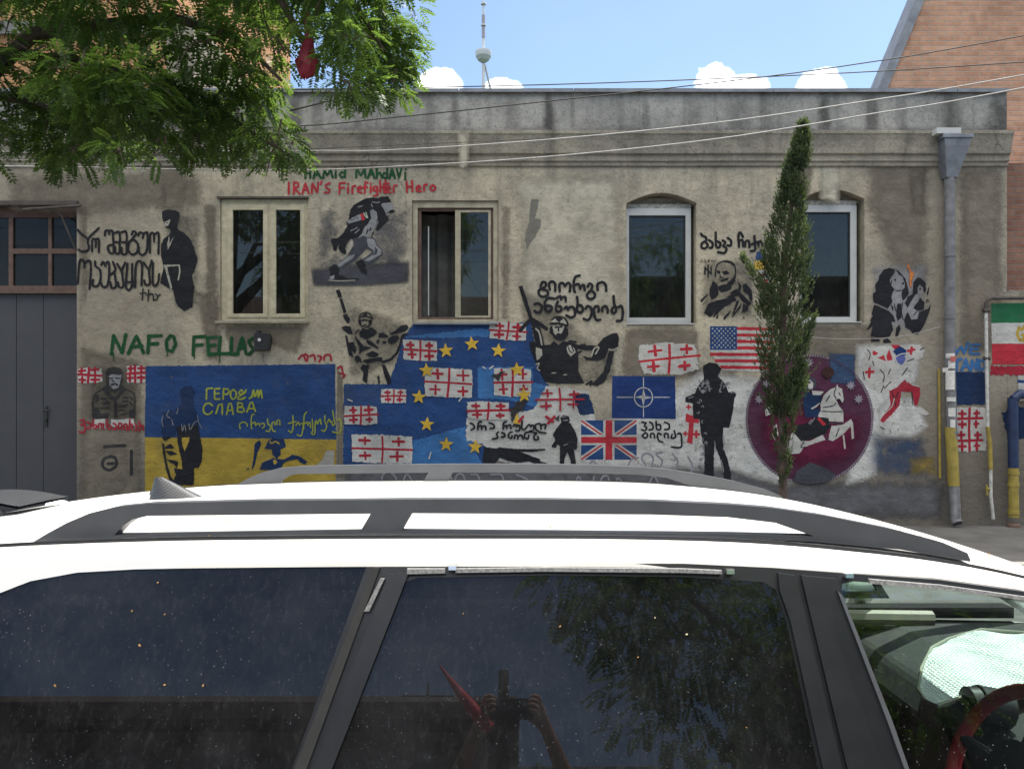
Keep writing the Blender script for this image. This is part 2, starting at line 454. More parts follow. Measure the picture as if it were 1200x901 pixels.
outer = [(XL, 0), (holes[4][0]), (holes[4][3]), (holes[4][2]), (holes[4][1]), (XR, 0), (XR, ZC + .03), (XL, ZC + .03)]
outer = [(XL, PZ - .05), holes[4][0], holes[4][3], holes[4][2], holes[4][1], (XR, PZ - .05), (XR, ZC + .03), (XL, ZC + .03)]
g = MB(); g.plate([outer] + holes[:4], D, D + .36)
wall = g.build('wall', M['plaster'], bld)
g = MB()
g.box(XL, XL + .3, D + .361, D + 7, PZ, ZP0); g.box(XR - .3, XR, D + .361, D + 7, PZ, ZP0); g.box(XL, XR, D + 7.001, D + 7.3, PZ, ZP0)
g.build('rear_wall', M['plaster'], bld)
g = MB(); g.box(XL + .302, XR - .302, D + .362, D + 6.998, ZC + .1, ZC + .3); g.build('roof', M['asphalt'], bld)
# cornice moulding, extruded along x in three lengths with slightly uneven faces
prof = [(0.0, fz(196)), (.025, fz(195)), (.03, fz(191)), (.05, fz(190)), (.052, fz(184)), (.085, fz(182)), (.095, fz(176)), (.115, fz(168)), (.135, fz(163)), (.15, fz(161)), (.152, fz(157.5)), (0.0, fz(155))]
g = MB()
xs = np.linspace(XL, XR, 120)
rows = []
for (dy, z) in prof:
    rows.append([(x, D - dy - .002 - .006 * noise.noise((x * 1.7, z * 3, 0)), z + .004 * noise.noise((x * .8, 3, 1))) for x in xs])
g.grid(rows)
for x in (XL, XR): g.add([(x, D - dy, z) for dy, z in prof], [tuple(range(len(prof)))])
g.build('cornice', M['cornice'], bld)
# parapet: per-vertex run-off stains, darker top edge, ledge shadow painted along the foot
def parapet():
    nx, nz_ = 700, 16
    px = np.linspace(-330, 1180, nx)
    drips = [(533, 6, .6), (573, 4, .3), (601, 9, .4), (643, 6, .75), (671, 3, .4), (757, 5, .5), (815, 8, .4), (868, 14, .4), (966, 8, .8), (1022, 9, .75), (1118, 10, .5), (1172, 16, .8), (345, 9, .6), (372, 8, .5), (420, 5, .4), (300, 10, .5), (205, 12, .6), (90, 10, .6)]
    vs_, fade = [], []
    zt, zb = ZP1, ZP0
    for j in range(nz_):
        v = j / (nz_ - 1)
        for i in range(nx):
            x = fx(px[i]); z = zt + (zb - zt) * v
            vs_.append((x, D + .0 - .006 * noise.noise((x, z * 2, 7)), z))
            f = 0
            for c, w, s_ in drips:
                u = (px[i] - c - 2 * noise.noise((v * 3, c, 0))) / (w * (.65 + .5 * v))
                if abs(u) < 2.5: f = max(f, s_ * math.exp(-u ** 4) * min(1, .25 + v * 2.2))
            f = max(f, max(0, (v - .78) / .22) ** 1.3 * (.8 + .5 * noise.noise((x * 2.2, 0, 0))), .35 * max(0, .12 - v) / .12)
            fade.append(min(1, f))
    fs = [(j * nx + i, j * nx + i + 1, (j + 1) * nx + i + 1, (j + 1) * nx + i) for j in range(nz_ - 1) for i in range(nx - 1)]
    g = MB(); g.add(vs_, fs)
    b = len(g.v)
    g.box(fx(-330), XR, D + .02, D + .24, ZP0, ZP1 - .002)
    m_ = plaster('stained_shaded_cement', (.37, .36, .335), (.27, .265, .25), stain=(.07, .068, .065), low=False)
    t = m_.node_tree; k = NT(t)
    pb = [n for n in t.nodes if n.type == 'BSDF_PRINCIPLED'][0]
    src = pb.inputs['Base Color'].links[0].from_socket
    at = k.n('ShaderNodeAttribute', attribute_name='fade')
    ff = k.math('MULTIPLY', at.outputs['Fac'], k.ramp(k.noise(9, 6, .7), .15, .5))
    k.l(k.mix(k.math('MULTIPLY', ff, .95), src, (.035, .034, .033)), pb.inputs['Base Color'])
    o = g.build('parapet', m_, bld, recalc=True)
    a = o.data.attributes.new('fade', 'FLOAT', 'POINT')
    a.data.foreach_set('value', fade + [0] * (len(o.data.vertices) - len(fade)))
parapet()
g = MB()
xs_ = [-330, 60, 248, 538, 672, 905, 1120, 1181]
for a, b in zip(xs_[:-1], xs_[1:]):
    g.box(fx(a) + .004, fx(b) - .004, D - .045, D + .30, ZP1, ZP1 + .018)
    g.box(fx(a) + .004, fx(b) - .004, D - .048, D - .043, ZP1 - .03, ZP1 + .018)
g.build('parapet_coping', M['zinc'], bld)
# soft-edged patches on the wall face
def soft_grid(poly, fade_px, step, T=None):
    """fill an outline with a grid whose 'fade' attribute drops to 0 at the outline"""
    P = np.array([T(p) if T else p for p in poly], float)
    x0, y0 = P.min(0); x1, y1 = P.max(0)
    nx = max(3, int((x1 - x0) / step) + 1); ny = max(3, int((y1 - y0) / step) + 1)
    gx, gy = np.meshgrid(np.linspace(x0, x1, nx), np.linspace(y0, y1, ny))
    q = np.stack([gx.ravel(), gy.ravel()], 1)
    inside = np.zeros(len(q), bool); dist = np.full(len(q), 1e9)
    for i in range(len(P)):
        a, b = P[i], P[(i + 1) % len(P)]
        e = b - a; L = max(1e-9, (e ** 2).sum())
        t = np.clip(((q - a) @ e) / L, 0, 1)
        dist = np.minimum(dist, np.linalg.norm(q - (a + t[:, None] * e), axis=1))
        c = ((a[1] > q[:, 1]) != (b[1] > q[:, 1]))
        with np.errstate(divide='ignore', invalid='ignore'):
            xi = (b[0] - a[0]) * (q[:, 1] - a[1]) / (b[1] - a[1]) + a[0]
        inside ^= c & (q[:, 0] < xi)
    f = np.where(inside, np.clip(dist / fade_px, 0, 1), 0)
    f = f * f * (3 - 2 * f)
    return q, f.reshape(ny, nx), nx, ny
LAY = [0]
def soft_patch(name, label, poly, mat, fade_px=8, step=4, layer=.0012, T=None, alpha=1.0, parent=None):
    q, f, nx, ny = soft_grid(poly, fade_px, step, T)
    LAY[0] += 1; layer += .00005 * LAY[0]
    g = MB()
    g.add([(fx(a), D - layer, fz(b)) for a, b in q], [])
    keep = []
    for j in range(ny - 1):
        for i in range(nx - 1):
            if max(f[j, i], f[j, i + 1], f[j + 1, i], f[j + 1, i + 1]) > 0:
                keep.append((j * nx + i, (j + 1) * nx + i, (j + 1) * nx + i + 1, j * nx + i + 1))
    g.f = keep; g.mi = [0] * len(keep)
    o = g.build(name, mat, parent or bld, recalc=False)
    a = o.data.attributes.new('fade', 'FLOAT', 'POINT'); a.data.foreach_set('value', (f * alpha).ravel().astype(np.float32))
    if label: o['label'] = label
    return o

# windows
def casement(Wn, inner, mat, label, mull=None, y=D + .03, dep=.07, leaves=(), glassy=True):
    a, b, c, d = Wn
    g = MB(); g.plate([rect(a + .3, b + .3, c - .3, d - .3)] + inner, y, y + dep)
    fr = g.build('window', mat, bld, bevel=.006)
    fr['label'] = label
    return fr
def pane(parent, r, y, mat='winglass', name='pane'):
    a, b, c, d = r
    g = MB(); g.box(fx(a), fx(c), y, y + .005, fz(d), fz(b)); return g.build(name, M[mat], parent)
def curtain(parent, r, y, mat='curtain', name='curtain', amp=.03, k=22):
    a, b, c, d = r
    xs = np.linspace(fx(a), fx(c), 70)
    g = MB(); g.grid([[(x, y + amp * math.sin(x * k + 1.3 * math.sin(x * 5)) + .3 * amp * math.sin(x * 2.3 * k), z) for x in xs] for z in (fz(b), fz((b + d) / 2), fz(d))])
    return g.build(name, M[mat], parent, smooth=True, recalc=False)
def sill(parent, a, c, pz, mat, h=.035, out_=.07):
    g = MB(); g.box(fx(a), fx(c), D - out_, D + .06, fz(pz) - h, fz(pz)); return g.build('sill', mat, parent, bevel=.006)
# 1: cream double casement
w = casement(W1, [rect(268, 242, 313, 370), rect(317, 242, 355, 370)], M['wood_cream'], 'cream painted double casement window with peeling paint', y=D + .02)
for (a, b, c, d) in ((266, 240, 313.4, 372), (316.6, 240, 357, 372)):
    g = MB(); g.plate([rect(a, b, c, d), rect(a + 6.5, b + 6, c - 5.5, d - 4.5)], D + .008, D + .05); s_ = g.build('sash', M['wood_cream'], w, bevel=.005)
    pane(w, (a + 6, b + 5.5, c - 5, d - 4), D + .03)
curtain(w, (262, 236, 358, 374), D + .30)
sill(w, 254, 363, 376.6, M['cornice'])
g = MB(); g.box(fx(255), fx(362), D - .03, D + .05, fz(233.2), fz(231)); g.build('drip_board', M['oldwood'], w)
# 2: beige sliding window, left half open
w = casement(W2, [rect(489, 243, 578, 374)], M['wood_beige'], 'beige sliding window, its left half open and dark', y=D + .03)
g = MB(); g.plate([rect(489.3, 243.3, 577.7, 373.7), rect(493, 246, 574, 371)], D + .06, D + .11); g.build('frame', M['rust'], w)
g = MB(); g.plate([rect(533, 245, 575, 372), rect(539.5, 248, 572, 369.5)], D + .05, D + .085); g.build('sash', M['wood_beige'], w, bevel=.004)
pane(w, (539, 247.5, 572.5, 370), D + .066)
g = MB(); g.box(fx(539), fx(573), D + .13, D + .14, fz(371), fz(306)); g.build('board', M['board'], w)
curtain(w, (534, 244, 577, 373), D + .20)
curtain(w, (486, 240, 536, 376), D + .55)
g = MB(); g.box(fx(500), fx(501.3), D + .16, D + .175, fz(368), fz(262)); g.build('rod', M['pvc'], w)
g = MB(); g.tube([(fx(542), D + .126, fz(312)), (fx(568), D + .126, fz(352))], .006, 6); g.build('cord', M['dark'], w)
sill(w, 484, 583, 378.2, M['zinc'], .03, .05)
# 3 and 4: white plastic windows in segment-headed niches
for i, (o_, gl, niche, lab) in enumerate((((735, 242, 812, 379), (740, 252, 804, 370), W3, 'white plastic window under a shallow arch, left of the cypress'),
                        ((938, 238, 1008, 377), (944, 248, 999, 369), W4, 'white plastic window under a shallow arch, half behind the cypress'))):
    a, b, c, d = o_
    g = MB(); g.plate([rect(a, b, c, d), rect(gl[0] - 1.5, gl[1] - 1.5, gl[2] + 1.5, gl[3] + 1.5)], D + .10, D + .17)
    w = g.build('window', M['pvc'], bld, bevel=.006); w['label'] = lab
    g = MB(); g.plate([rect(gl[0] - 1.4, gl[1] - 1.4, gl[2] + 1.4, gl[3] + 1.4), rect(*gl)], D + .115, D + .16); g.build('gasket', M['rubber'], w)
    pane(w, (gl[0] - .5, gl[1] - .5, gl[2] + .5, gl[3] + .5), D + .13)
    curtain(w, (a + 2, b + 2, c - 2, d - 2), D + .33, k=30)
    # lumpy foam and render packing above the frame
    g = MB()
    xs = np.linspace(fx(a), fx(c), 40)
    g.grid([[(x, D + .12 - .02 * abs(noise.noise((x * 14, zz, i))), z + .01 * noise.noise((x * 20, zz, 5))) for x in xs] for zz, z in enumerate((fz(b) + .002, fz(b - 3), fz(b - 5.5)))])
    g.build('foam_packing', simple('dirty_foam', (.38, .37, .33), .95, .4, 30, bump=.5), w, smooth=True)
    g = MB(); g.plate([[(fx(niche[0]) - .002 + .004, fz(b - 3)), (fx(niche[2]) - .002, fz(b - 3)), (fx(niche[2]) - .002, fz(b - 14)), (fx(niche[0]) + .002, fz(b - 14))]], D + .17, D + .2); g.build('infill', M['cornice'], w)
    g = MB(); g.box(fx(a - 1), fx(c + 1), D - .02, D + .14, fz(d + 1.2), fz(d)); g.build('sill', M['pvc'], w)

# timber-headed doorway with steel door
dr = MB(); dr.box(fx(8), fx(39.9), D + .20, D + .24, PZ, fz(342)); dr.box(fx(40.2), fx(88), D + .20, D + .24, PZ, fz(342))
dr.box(fx(-60), fx(7.6), D + .20, D + .24, PZ, fz(342))
door = dr.build('door', M['steel_door'], bld, bevel=.006); door['label'] = 'dark grey steel door with a barred transom light above'
g = MB(); g.plate([[(fx(-61), fz(342)), (fx(89.5), fz(342)), (fx(89.5), fz(241)), (fx(-61), fz(241))], rect(7, 252, 49, 289), rect(53, 252, 86, 289), rect(7, 295, 49, 333), rect(53, 295, 86, 333), rect(-58, 252, 2, 333)], D + .14, D + .19)
tr = g.build('transom', M['rust'], door)
for r_ in ((6, 251, 50, 334), (52, 251, 87, 334), (-59, 251, 3, 334)): pane(tr, r_, D + .165, 'dirtyglass')
g = MB(); g.box(fx(-64), fx(92), D - .03, D + .13, fz(241), fz(236)); g.tube([(fx(30), D - .05, fz(247)), (fx(98), D - .06, fz(242.5))], .02, 8); g.tube([(fx(58), D - .01, fz(245)), (fx(72), D - .015, fz(252)), (fx(86), D + .1, fz(296))], .012, 6)
g.build('lintel', M['oldwood'], door)
g = MB(); g.box(fx(40.5), fx(45.5), D + .185, D + .2, fz(500), fz(476)); g.tube([(fx(43), D + .18, fz(481)), (fx(43), D + .14, fz(481)), (fx(51), D + .135, fz(481))], .011, 8); g.tube([(fx(43), D + .19, fz(493)), (fx(43), D + .17, fz(493))], .02, 10)
g.build('handle', M['black'], door)
g = MB(); g.box(fx(5), fx(90), D + .25, D + .27, PZ, fz(345)); g.build('door_lining', M['dark'], door)

# rainwater downpipe with hopper
g = MB()
tx = [1098, 1127, 1124, 1113, 1101]
g.add([(fx(1094), D - .26, fz(168)), (fx(1125), D - .26, fz(168)), (fx(1125), D - .02, fz(168)), (fx(1094), D - .02, fz(168)),
       (fx(1095), D - .25, fz(178)), (fx(1123), D - .25, fz(178)), (fx(1123), D - .02, fz(178)), (fx(1095), D - .02, fz(178)),
       (fx(1101), D - .17, fz(212)), (fx(1114), D - .17, fz(212)), (fx(1114), D - .04, fz(212)), (fx(1101), D - .04, fz(212))],
      [(0, 1, 5, 4), (1, 2, 6, 5), (2, 3, 7, 6), (3, 0, 4, 7), (4, 5, 9, 8), (5, 6, 10, 9), (6, 7, 11, 10), (7, 4, 8, 11), (0, 3, 2, 1)])
g.box(fx(1092), fx(1127), D - .275, D - .01, fz(169.5), fz(165))
hop = g.build('hopper', M['zinc'], bld, bevel=.004)
g = MB(); g.box(fx(1085), fx(1113), D - .26, D + .1, fz(164.5), fz(158)); g.build('gutter_spout', M['pvc'], bld)
g = MB(); g.tube([(fx(1107.5), D - .105, fz(205)), (fx(1107.5), D - .105, fz(400)), (fx(1108), D - .105, fz(430)), (fx(1110), D - .11, fz(520)), (fx(1113.5), D - .12, fz(606)), (fx(1114), D - .16, fz(611))], .066, 16)
for pz in (300, 372, 420, 505, 572): g.tube([(fx(1107.5 + max(0, (pz - 400) * .029)), D - .107, fz(pz)), (fx(1107.5 + max(0, (pz - 400) * .029)), D - .107, fz(pz + 3))], .072, 16)
dp = g.build('drainpipe', M['pipe_grey'], bld, smooth=True)
g = MB(); g.tube([(fx(1108.6), D - .107, fz(500)), (fx(1110.5), D - .112, fz(536)), (fx(1111.8), D - .115, fz(568))], .070, 16); y_ = g.build('yellow_paint', M['pipe_yellow'], dp, smooth=True)
random.seed(5)
for (px, py, w_, h_) in ((1106, 418, 8, 6), (1107, 428, 7, 9), (1106, 446, 8, 22), (1107, 468, 9, 5), (1108, 483, 9, 10), (1109, 496, 8, 9), (1101, 434, 5, 5)):
    g = MB(); xs = np.linspace(px - w_ / 2, px + w_ / 2, 7)
    g.grid([[(fx(x), D - .105 - math.sqrt(max(.0002, .070 ** 2 - (fx(x) - fx(1108.2)) ** 2)) - .004, fz(z)) for x in xs] for z in (py - h_ / 2, py + h_ / 2)])
    g.build('sticker', M['sticker'], dp)
g = MB(); g.box(fx(1104.5), fx(1110.5), D - .187, D - .183, fz(424.5), fz(418.5)); g.build('sticker', simple('red_sticker', (.45, .12, .1), .7), dp)
g = MB(); g.tube([(fx(1099), D - .03, fz(432)), (fx(1099.5), D - .03, fz(500)), (fx(1100), D - .03, fz(560))], .016, 8); g.build('conduit', M['pipe_yellow'], bld)

# wall-mounted box lamp under window 1
e = empty('wall_box', (fx(309), D, fz(400)), 'small dark square box with a tiny lens fixed to the wall under the cream window', 'wall box')
g = MB(); g.plate([[(fx(300), fz(412)), (fx(318), fz(411)), (fx(319.5), fz(396)), (fx(317), fz(391)), (fx(300), fz(391))]], D - .10, D - .002)
g.build('housing', M['black'], e, bevel=.01)
g = MB(); g.tube([(fx(307), D - .101, fz(399)), (fx(307), D - .112, fz(399))], .022, 14); g.build('lens', M['lamp'], e)
g = MB(); g.box(fx(302), fx(306), D - .06, D - .004, fz(391), fz(388)); g.build('bracket', M['black'], e)

# ------------------------------------------------------------------ neighbours
nb = empty('brick_house', (8.2, D, PZ), 'tall pinkish brick house with a steep metal-edged gable, right of the plaster building', 'building')
YB = D + 1.3
a0 = fx(1036, YB), fz(112, YB); 
slope = (fx(1083, YB) - fx(1036, YB)) / (fz(0, YB) - fz(112, YB))
topz = 12.5
g = MB(); g.plate([[(a0[0], ZP0 - .6), (a0[0], a0[1]), (a0[0] + slope * (topz - a0[1]), topz), (a0[0] + 2.5 * slope * (topz - a0[1]) + 3, topz), (15, 5), (15, 0), (fx(1180, YB) - .6, 0), (fx(1180, YB) - .6, ZP0 - .6)]], YB, YB + .34)
g.build('gable_wall', M['brick_r'], nb)
g = MB()
d_ = Vector((slope, 0, 1)).normalized(); nrm = Vector((-d_.z, 0, d_.x))
p0 = Vector((a0[0], 0, a0[1])) - d_ * .3; p1 = p0 + d_ * 8
for q0, q1 in ((YB - .03, YB + .37),):
    g.add([p0 + Vector((0, q0, 0)), p1 + Vector((0, q0, 0)), p1 + nrm * .13 + Vector((0, q0, 0)), p0 + nrm * .13 + Vector((0, q0, 0)),
           p0 + Vector((0, q1, 0)), p1 + Vector((0, q1, 0)), p1 + nrm * .13 + Vector((0, q1, 0)), p0 + nrm * .13 + Vector((0, q1, 0))],
          [(0, 1, 2, 3), (4, 5, 6, 7), (0, 1, 5, 4), (1, 2, 6, 5), (2, 3, 7, 6), (3, 0, 4, 7)])
g.build('roof_edge', M['zinc'], nb)
g = MB(); g.plate([[(XR + .004, ZC + .1), (XR + .004, fz(345)), (15, fz(345)), (15, ZC + .1)]], D + .3, YB - .004); g.build('side_wall', M['brick_d'], nb)
g = MB(); g.plate([[(XR + .004, PZ - .05), (XR + .004, fz(340)), (15, fz(338)), (15, PZ - .05)]], D + .002, D + .3); lowwall = g.build('lower_wall', M['plaster'], nb)

lb = empty('brick_tower_block', (-9, 18, 0), 'orange brick block rising behind the plaster building, seen through the leaves', 'building')
Y2 = 18.0
g = MB(); g.box(-26, fx(196, Y2), Y2, Y2 + 10, 0, 16); g.build('wall', M['brick_l'], lb)
g = MB()
for z in (4.4, 7.4, 10.4):
    g.box(-26.05, fx(197, Y2), Y2 - .12, Y2 + .02, z, z + .3)
g.build('floor_band', M['parapet'], lb)
g = MB(); g.box(fx(196, Y2) + .004, fx(228, Y2), Y2 - .05, Y2 + 10, 0, fz(20, Y2)); g.build('stair_wall', M['plaster'], lb)

# television tower on the hill
TY = 2300.0
tb = hillz(fx(566, TY), TY)
tw = empty('television_tower', (fx(566, TY), TY, tb), 'white lattice television tower with a round pod, far behind the parapet', 'tower')
wt = simple('tower_white', (.55, .58, .62), .6, .05, .05)
def tz(py): return fz(py, TY)
kx = TY / 900 * 1.15
cx = fx(566.5, TY)
g = MB(); g.tube([(cx, TY, tb), (cx, TY, tz(75))], [3.2 * kx, 1.6 * kx], 10); g.build('shaft', wt, tw, smooth=True)
g = MB(); g.tube([(cx + 9.5 * kx, TY + 40, tz(112)), (cx + 1.5 * kx, TY, tz(76))], 1.1 * kx, 8); g.build('leg', wt, tw, smooth=True)
g = MB(); g.lathe([(2.0 * kx, tz(74)), (5.5 * kx, tz(71)), (7.8 * kx, tz(67)), (8.3 * kx, tz(63)), (8.3 * kx, tz(61)), (3 * kx, tz(59.5))], (cx, TY, 0), 24); g.build('pod', wt, tw)
g = MB(); g.tube([(cx, TY, tz(60)), (cx, TY, tz(30)), (cx, TY, tz(-40))], [1.5 * kx, 1.2 * kx, .7 * kx], 8); g.tube([(cx - 4 * kx, TY, tz(60)), (cx - 4 * kx, TY, tz(55))], .4 * kx, 6)
for py in (30, 5): g.lathe([(2.6 * kx, tz(py + .8)), (2.6 * kx, tz(py - .8))], (cx, TY, 0), 12)
g.build('mast', wt, tw, smooth=True)
g = MB(); g.tube([(cx, TY, tz(45)), (cx, TY, tz(18))], 1.7 * kx, 8); g.build('mast_band', simple('tower_red', (.30, .29, .33), .6), tw)
# ------------------------------------------------------------------ murals painted on the wall (traced from close views of the photograph)
BK = paint('black_spray', (.016, .017, .022), wear=.12, dirt=.15)
BK2 = paint('faded_black_spray', (.035, .034, .036), wear=.34, dirt=.4)
WH = paint('white_emulsion', (.48, .475, .45), wear=.26, dirt=.4)
RD = paint('red_spray', (.33, .022, .04), wear=.2, dirt=.2)
RD2 = paint('bright_red_spray', (.42, .03, .045), wear=.2, dirt=.15)
GN = paint('green_spray', (.012, .075, .028), wear=.16, dirt=.15)
BL = paint('blue_emulsion', (.02, .058, .175), wear=.16, dirt=.28)
BL2 = paint('sky_blue_wash', (.045, .15, .36), wear=.34, dirt=.25)
NV = paint('navy_emulsion', (.013, .038, .15), wear=.12, dirt=.2)
YL = paint('yellow_emulsion', (.38, .27, .045), wear=.16, dirt=.55)
YS = paint('yellow_star_paint', (.58, .38, .05), wear=.12, dirt=.2)
YG = paint('lime_spray', (.30, .33, .05), wear=.1, dirt=.1)
GY = paint('grey_stencil', (.23, .235, .25), wear=.15, dirt=.15)
DG = paint('slate_stencil', (.055, .058, .075), wear=.12, dirt=.15)
CB = paint('bare_highlight', (.36, .345, .30), wear=.1, dirt=.3)
PU = paint('maroon_paint', (.085, .028, .058), wear=.06, dirt=.25)
PU2 = paint('crimson_paint', (.13, .012, .045), wear=.1, dirt=.2)
LV = paint('lavender_grey', (.27, .25, .29), wear=.25, dirt=.2)
OR = paint('orange_flame', (.62, .20, .05), wear=.2, dirt=.05)
DB = paint('dark_blue_stencil', (.012, .03, .085), wear=.12, dirt=.2)
VI = paint('violet_blue', (.10, .12, .35), wear=.15, dirt=.15)
GD = paint('gold_paint', (.45, .31, .05), wear=.2, dirt=.2)
IG = paint('flag_green', (.02, .14, .06), wear=.15, dirt=.3)
SW = paint('soft_white', (.56, .56, .54), wear=.6, dirt=.25, soft=True, spray=1.0)
SG = paint('soft_grey', (.12, .12, .13), wear=.2, dirt=.2, soft=True, spray=1.5)
SPG = paint('soft_pale_grey', (.30, .30, .315), wear=.2, dirt=.2, soft=True, spray=1.0)
SK = paint('soft_slate', (.062, .064, .08), wear=.1, dirt=.15, soft=True, spray=.35)
SB = paint('soft_black', (.03, .03, .032), wear=.3, dirt=.2, soft=True, spray=.6)
SBL = paint('soft_blue', (.04, .075, .15), wear=.6, dirt=.4, soft=True, spray=1.2)
SY = paint('soft_yellow', (.30, .22, .06), wear=.6, dirt=.4, soft=True, spray=1.3)
SDM = paint('damp_stain', (.19, .165, .13), wear=.2, dirt=.2, soft=True, spray=1.1)
SLT = paint('pale_render', (.46, .425, .34), wear=.3, dirt=.1, soft=True, spray=1.2)
SMR = paint('soft_crimson', (.125, .013, .045), wear=.1, dirt=.1, soft=True, spray=.3)
SOR = paint('soft_orange', (.60, .20, .05), wear=.1, dirt=0, soft=True, spray=.3)

class Mural:
    def __init__(s, o=(0, 0), k=1.0, base=.004, rough=.5):
        s.o = o; s.k = k; s.g = MB(); s.mats = []; s.y = base; s.rough = rough; s.n = 0
    def T(s, p): return (s.o[0] + p[0] / s.k, s.o[1] + p[1] / s.k)
    def m(s, mat):
        if mat not in s.mats: s.mats.append(mat)
        s.g.cur = s.mats.index(mat)
    def poly(s, pts, mat, rough=None, raw=False):
        rough = s.rough if rough is None else rough
        P = [Vector((*(p if raw else s.T(p)), 0)) for p in pts]
        Q = []
        s.n += 1
        for i, a in enumerate(P):      # brushy outline: subdivide and wobble
            b = P[(i + 1) % len(P)]; L = (b - a).length; n = max(1, int(L / 1.6))
            for j in range(n):
                c = a.lerp(b, j / n)
                if rough:
                    c += Vector((noise.noise((c.x * .9, c.y * .9, s.n)) + .8 * noise.noise((c.x * .25, c.y * .25, s.n)), noise.noise((c.x * .9, c.y * .9, s.n + 50)) + .8 * noise.noise((c.x * .25, c.y * .25, s.n + 9)), 0)) * rough
                Q.append(c)
        tris = tessellate_polygon([Q])
        s.m(mat)
        s.y += .00007
        s.g.add([(fx(q.x), D - s.y, fz(q.y)) for q in Q], [t for t in tris])
    def stroke(s, pts, w, mat, raw=False, smooth=True):
        """one spray or brush stroke as a ribbon with rounded ends; w in source pixels of this mural"""
        P = [Vector(p if raw else s.T(p)) for p in pts]
        w = (w if raw else w / s.k) * (1.0 if raw else 1.22)
        if smooth and len(P) > 2:
            Q = []
            E = [P[0] * 2 - P[1]] + P + [P[-1] * 2 - P[-2]]
            for i in range(1, len(E) - 2):
                p0, p1, p2, p3 = E[i - 1:i + 3]
                n = max(2, int((p2 - p1).length / 1.0))
                for j in range(n):
                    t = j / n
                    Q.append(.5 * ((2 * p1) + (p2 - p0) * t + (2 * p0 - 5 * p1 + 4 * p2 - p3) * t * t + (3 * p1 - p0 - 3 * p2 + p3) * t ** 3))
            P = Q + [P[-1]]
        else:
            Q = []
            for a, b in zip(P[:-1], P[1:]):
                n = max(1, int((b - a).length / 2.0))
                Q += [a.lerp(b, j / n) for j in range(n)]
            P = Q + [P[-1]]
        s.m(mat); s.n += 1
        vs_, fs = [], []
        k = len(P); s.y += .00004
        dy = .00006 / max(1, k)
        for i, p in enumerate(P):
            t = (P[min(i + 1, k - 1)] - P[max(i - 1, 0)]);
            if t.length < 1e-6: t = Vector((1, 0))
            t.normalize(); nn = Vector((-t.y, t.x))
            h = w * .5 * (1 + .22 * noise.noise((p.x * .5, p.y * .5, s.n)))
            for q in (p + nn * h, p - nn * h): vs_.append((fx(q.x), D - s.y - dy * i, fz(q.y)))
        for i in range(k - 1): fs.append((2 * i, 2 * i + 2, 2 * i + 3, 2 * i + 1))
        # rounded ends
        for end, sg in ((0, -1), (k - 1, 1)):
            t = (P[min(end + 1, k - 1)] - P[max(end - 1, 0)])
            if t.length < 1e-6: t = Vector((1, 0))
            t.normalize(); nn = Vector((-t.y, t.x)); b = len(vs_)
            ids = [2 * end]
            for a in (.25, .5, .75):
                an = math.pi * a
                q = P[end] + nn * (w * .5 * math.cos(an)) + t * (sg * w * .5 * math.sin(an))
                ids.append(len(vs_)); vs_.append((fx(q.x), D - s.y - dy * end, fz(q.y)))
            ids.append(2 * end + 1)
            fs.append(tuple(ids))
        s.g.add(vs_, fs); s.y += .00006
        return s
    def strokes(s, L, w, mat, **kw):
        for l in L: s.stroke(l, w, mat, **kw)
    def star(s, c, r, mat, n=5, inner=.42, rot=0):
        p = []
        for i in range(2 * n):
            an = -math.pi / 2 + rot + math.pi * i / n
            rr = r if i % 2 == 0 else r * inner
            p.append((c[0] + rr * math.cos(an), c[1] + rr * math.sin(an)))
        s.poly(p, mat, raw=True, rough=.25)
    def ellipse(s, c, rx, ry, mat, n=28, rough=None):
        s.poly([(c[0] + rx * math.cos(2 * math.pi * i / n), c[1] + ry * math.sin(2 * math.pi * i / n)) for i in range(n)], mat, rough)
    def build(s, name, label, parent=None):
        o = s.g.build(name, s.mats, parent or bld, recalc=False)
        # all paint faces look outwards
        o['label'] = label
        return o
def five_cross(m, x0, y0, x1, y1, bg=WH, red=RD, tilt=0, w=2.6):
    """white flag with one large and four small red crosses"""
    W, Hh = x1 - x0, y1 - y0; q = lambda a, b: (x0 + W * a, y0 + Hh * b + tilt * (a - .5))
    if bg: m.poly([q(-.01, 0), q(.5, -.02), q(1, .01), q(1.01, .5), q(1, 1), q(.5, 1.03), q(0, .99)], bg, raw=True, rough=1.0)
    u1, u2 = random.uniform(-.04, .05), random.uniform(-.035, .035)
    m.stroke([q(.0, .52 + u1), q(.5, .50), q(1.0 + random.uniform(-.04, .05), .49 - u1)], w * random.uniform(.9, 1.2), red, raw=True)
    m.stroke([q(.5 + u2, random.uniform(-.02, .06)), q(.51, .5), q(.5 - u2, 1)], w * random.uniform(.9, 1.2), red, raw=True)
    for (a, b) in ((.24, .24), (.77, .23), (.24, .77), (.77, .76)):
        a += random.uniform(-.04, .04); b += random.uniform(-.035, .035); k_ = random.uniform(.8, 1.2)
        m.stroke([q(a - .10 * k_, b + random.uniform(-.02, .03)), q(a + .10 * k_, b - .01)], w * random.uniform(.95, 1.4), red, raw=True)
        m.stroke([q(a + random.uniform(-.015, .015), b - .15 * k_), q(a + .01, b + .15 * k_)], w * random.uniform(.95, 1.4), red, raw=True)

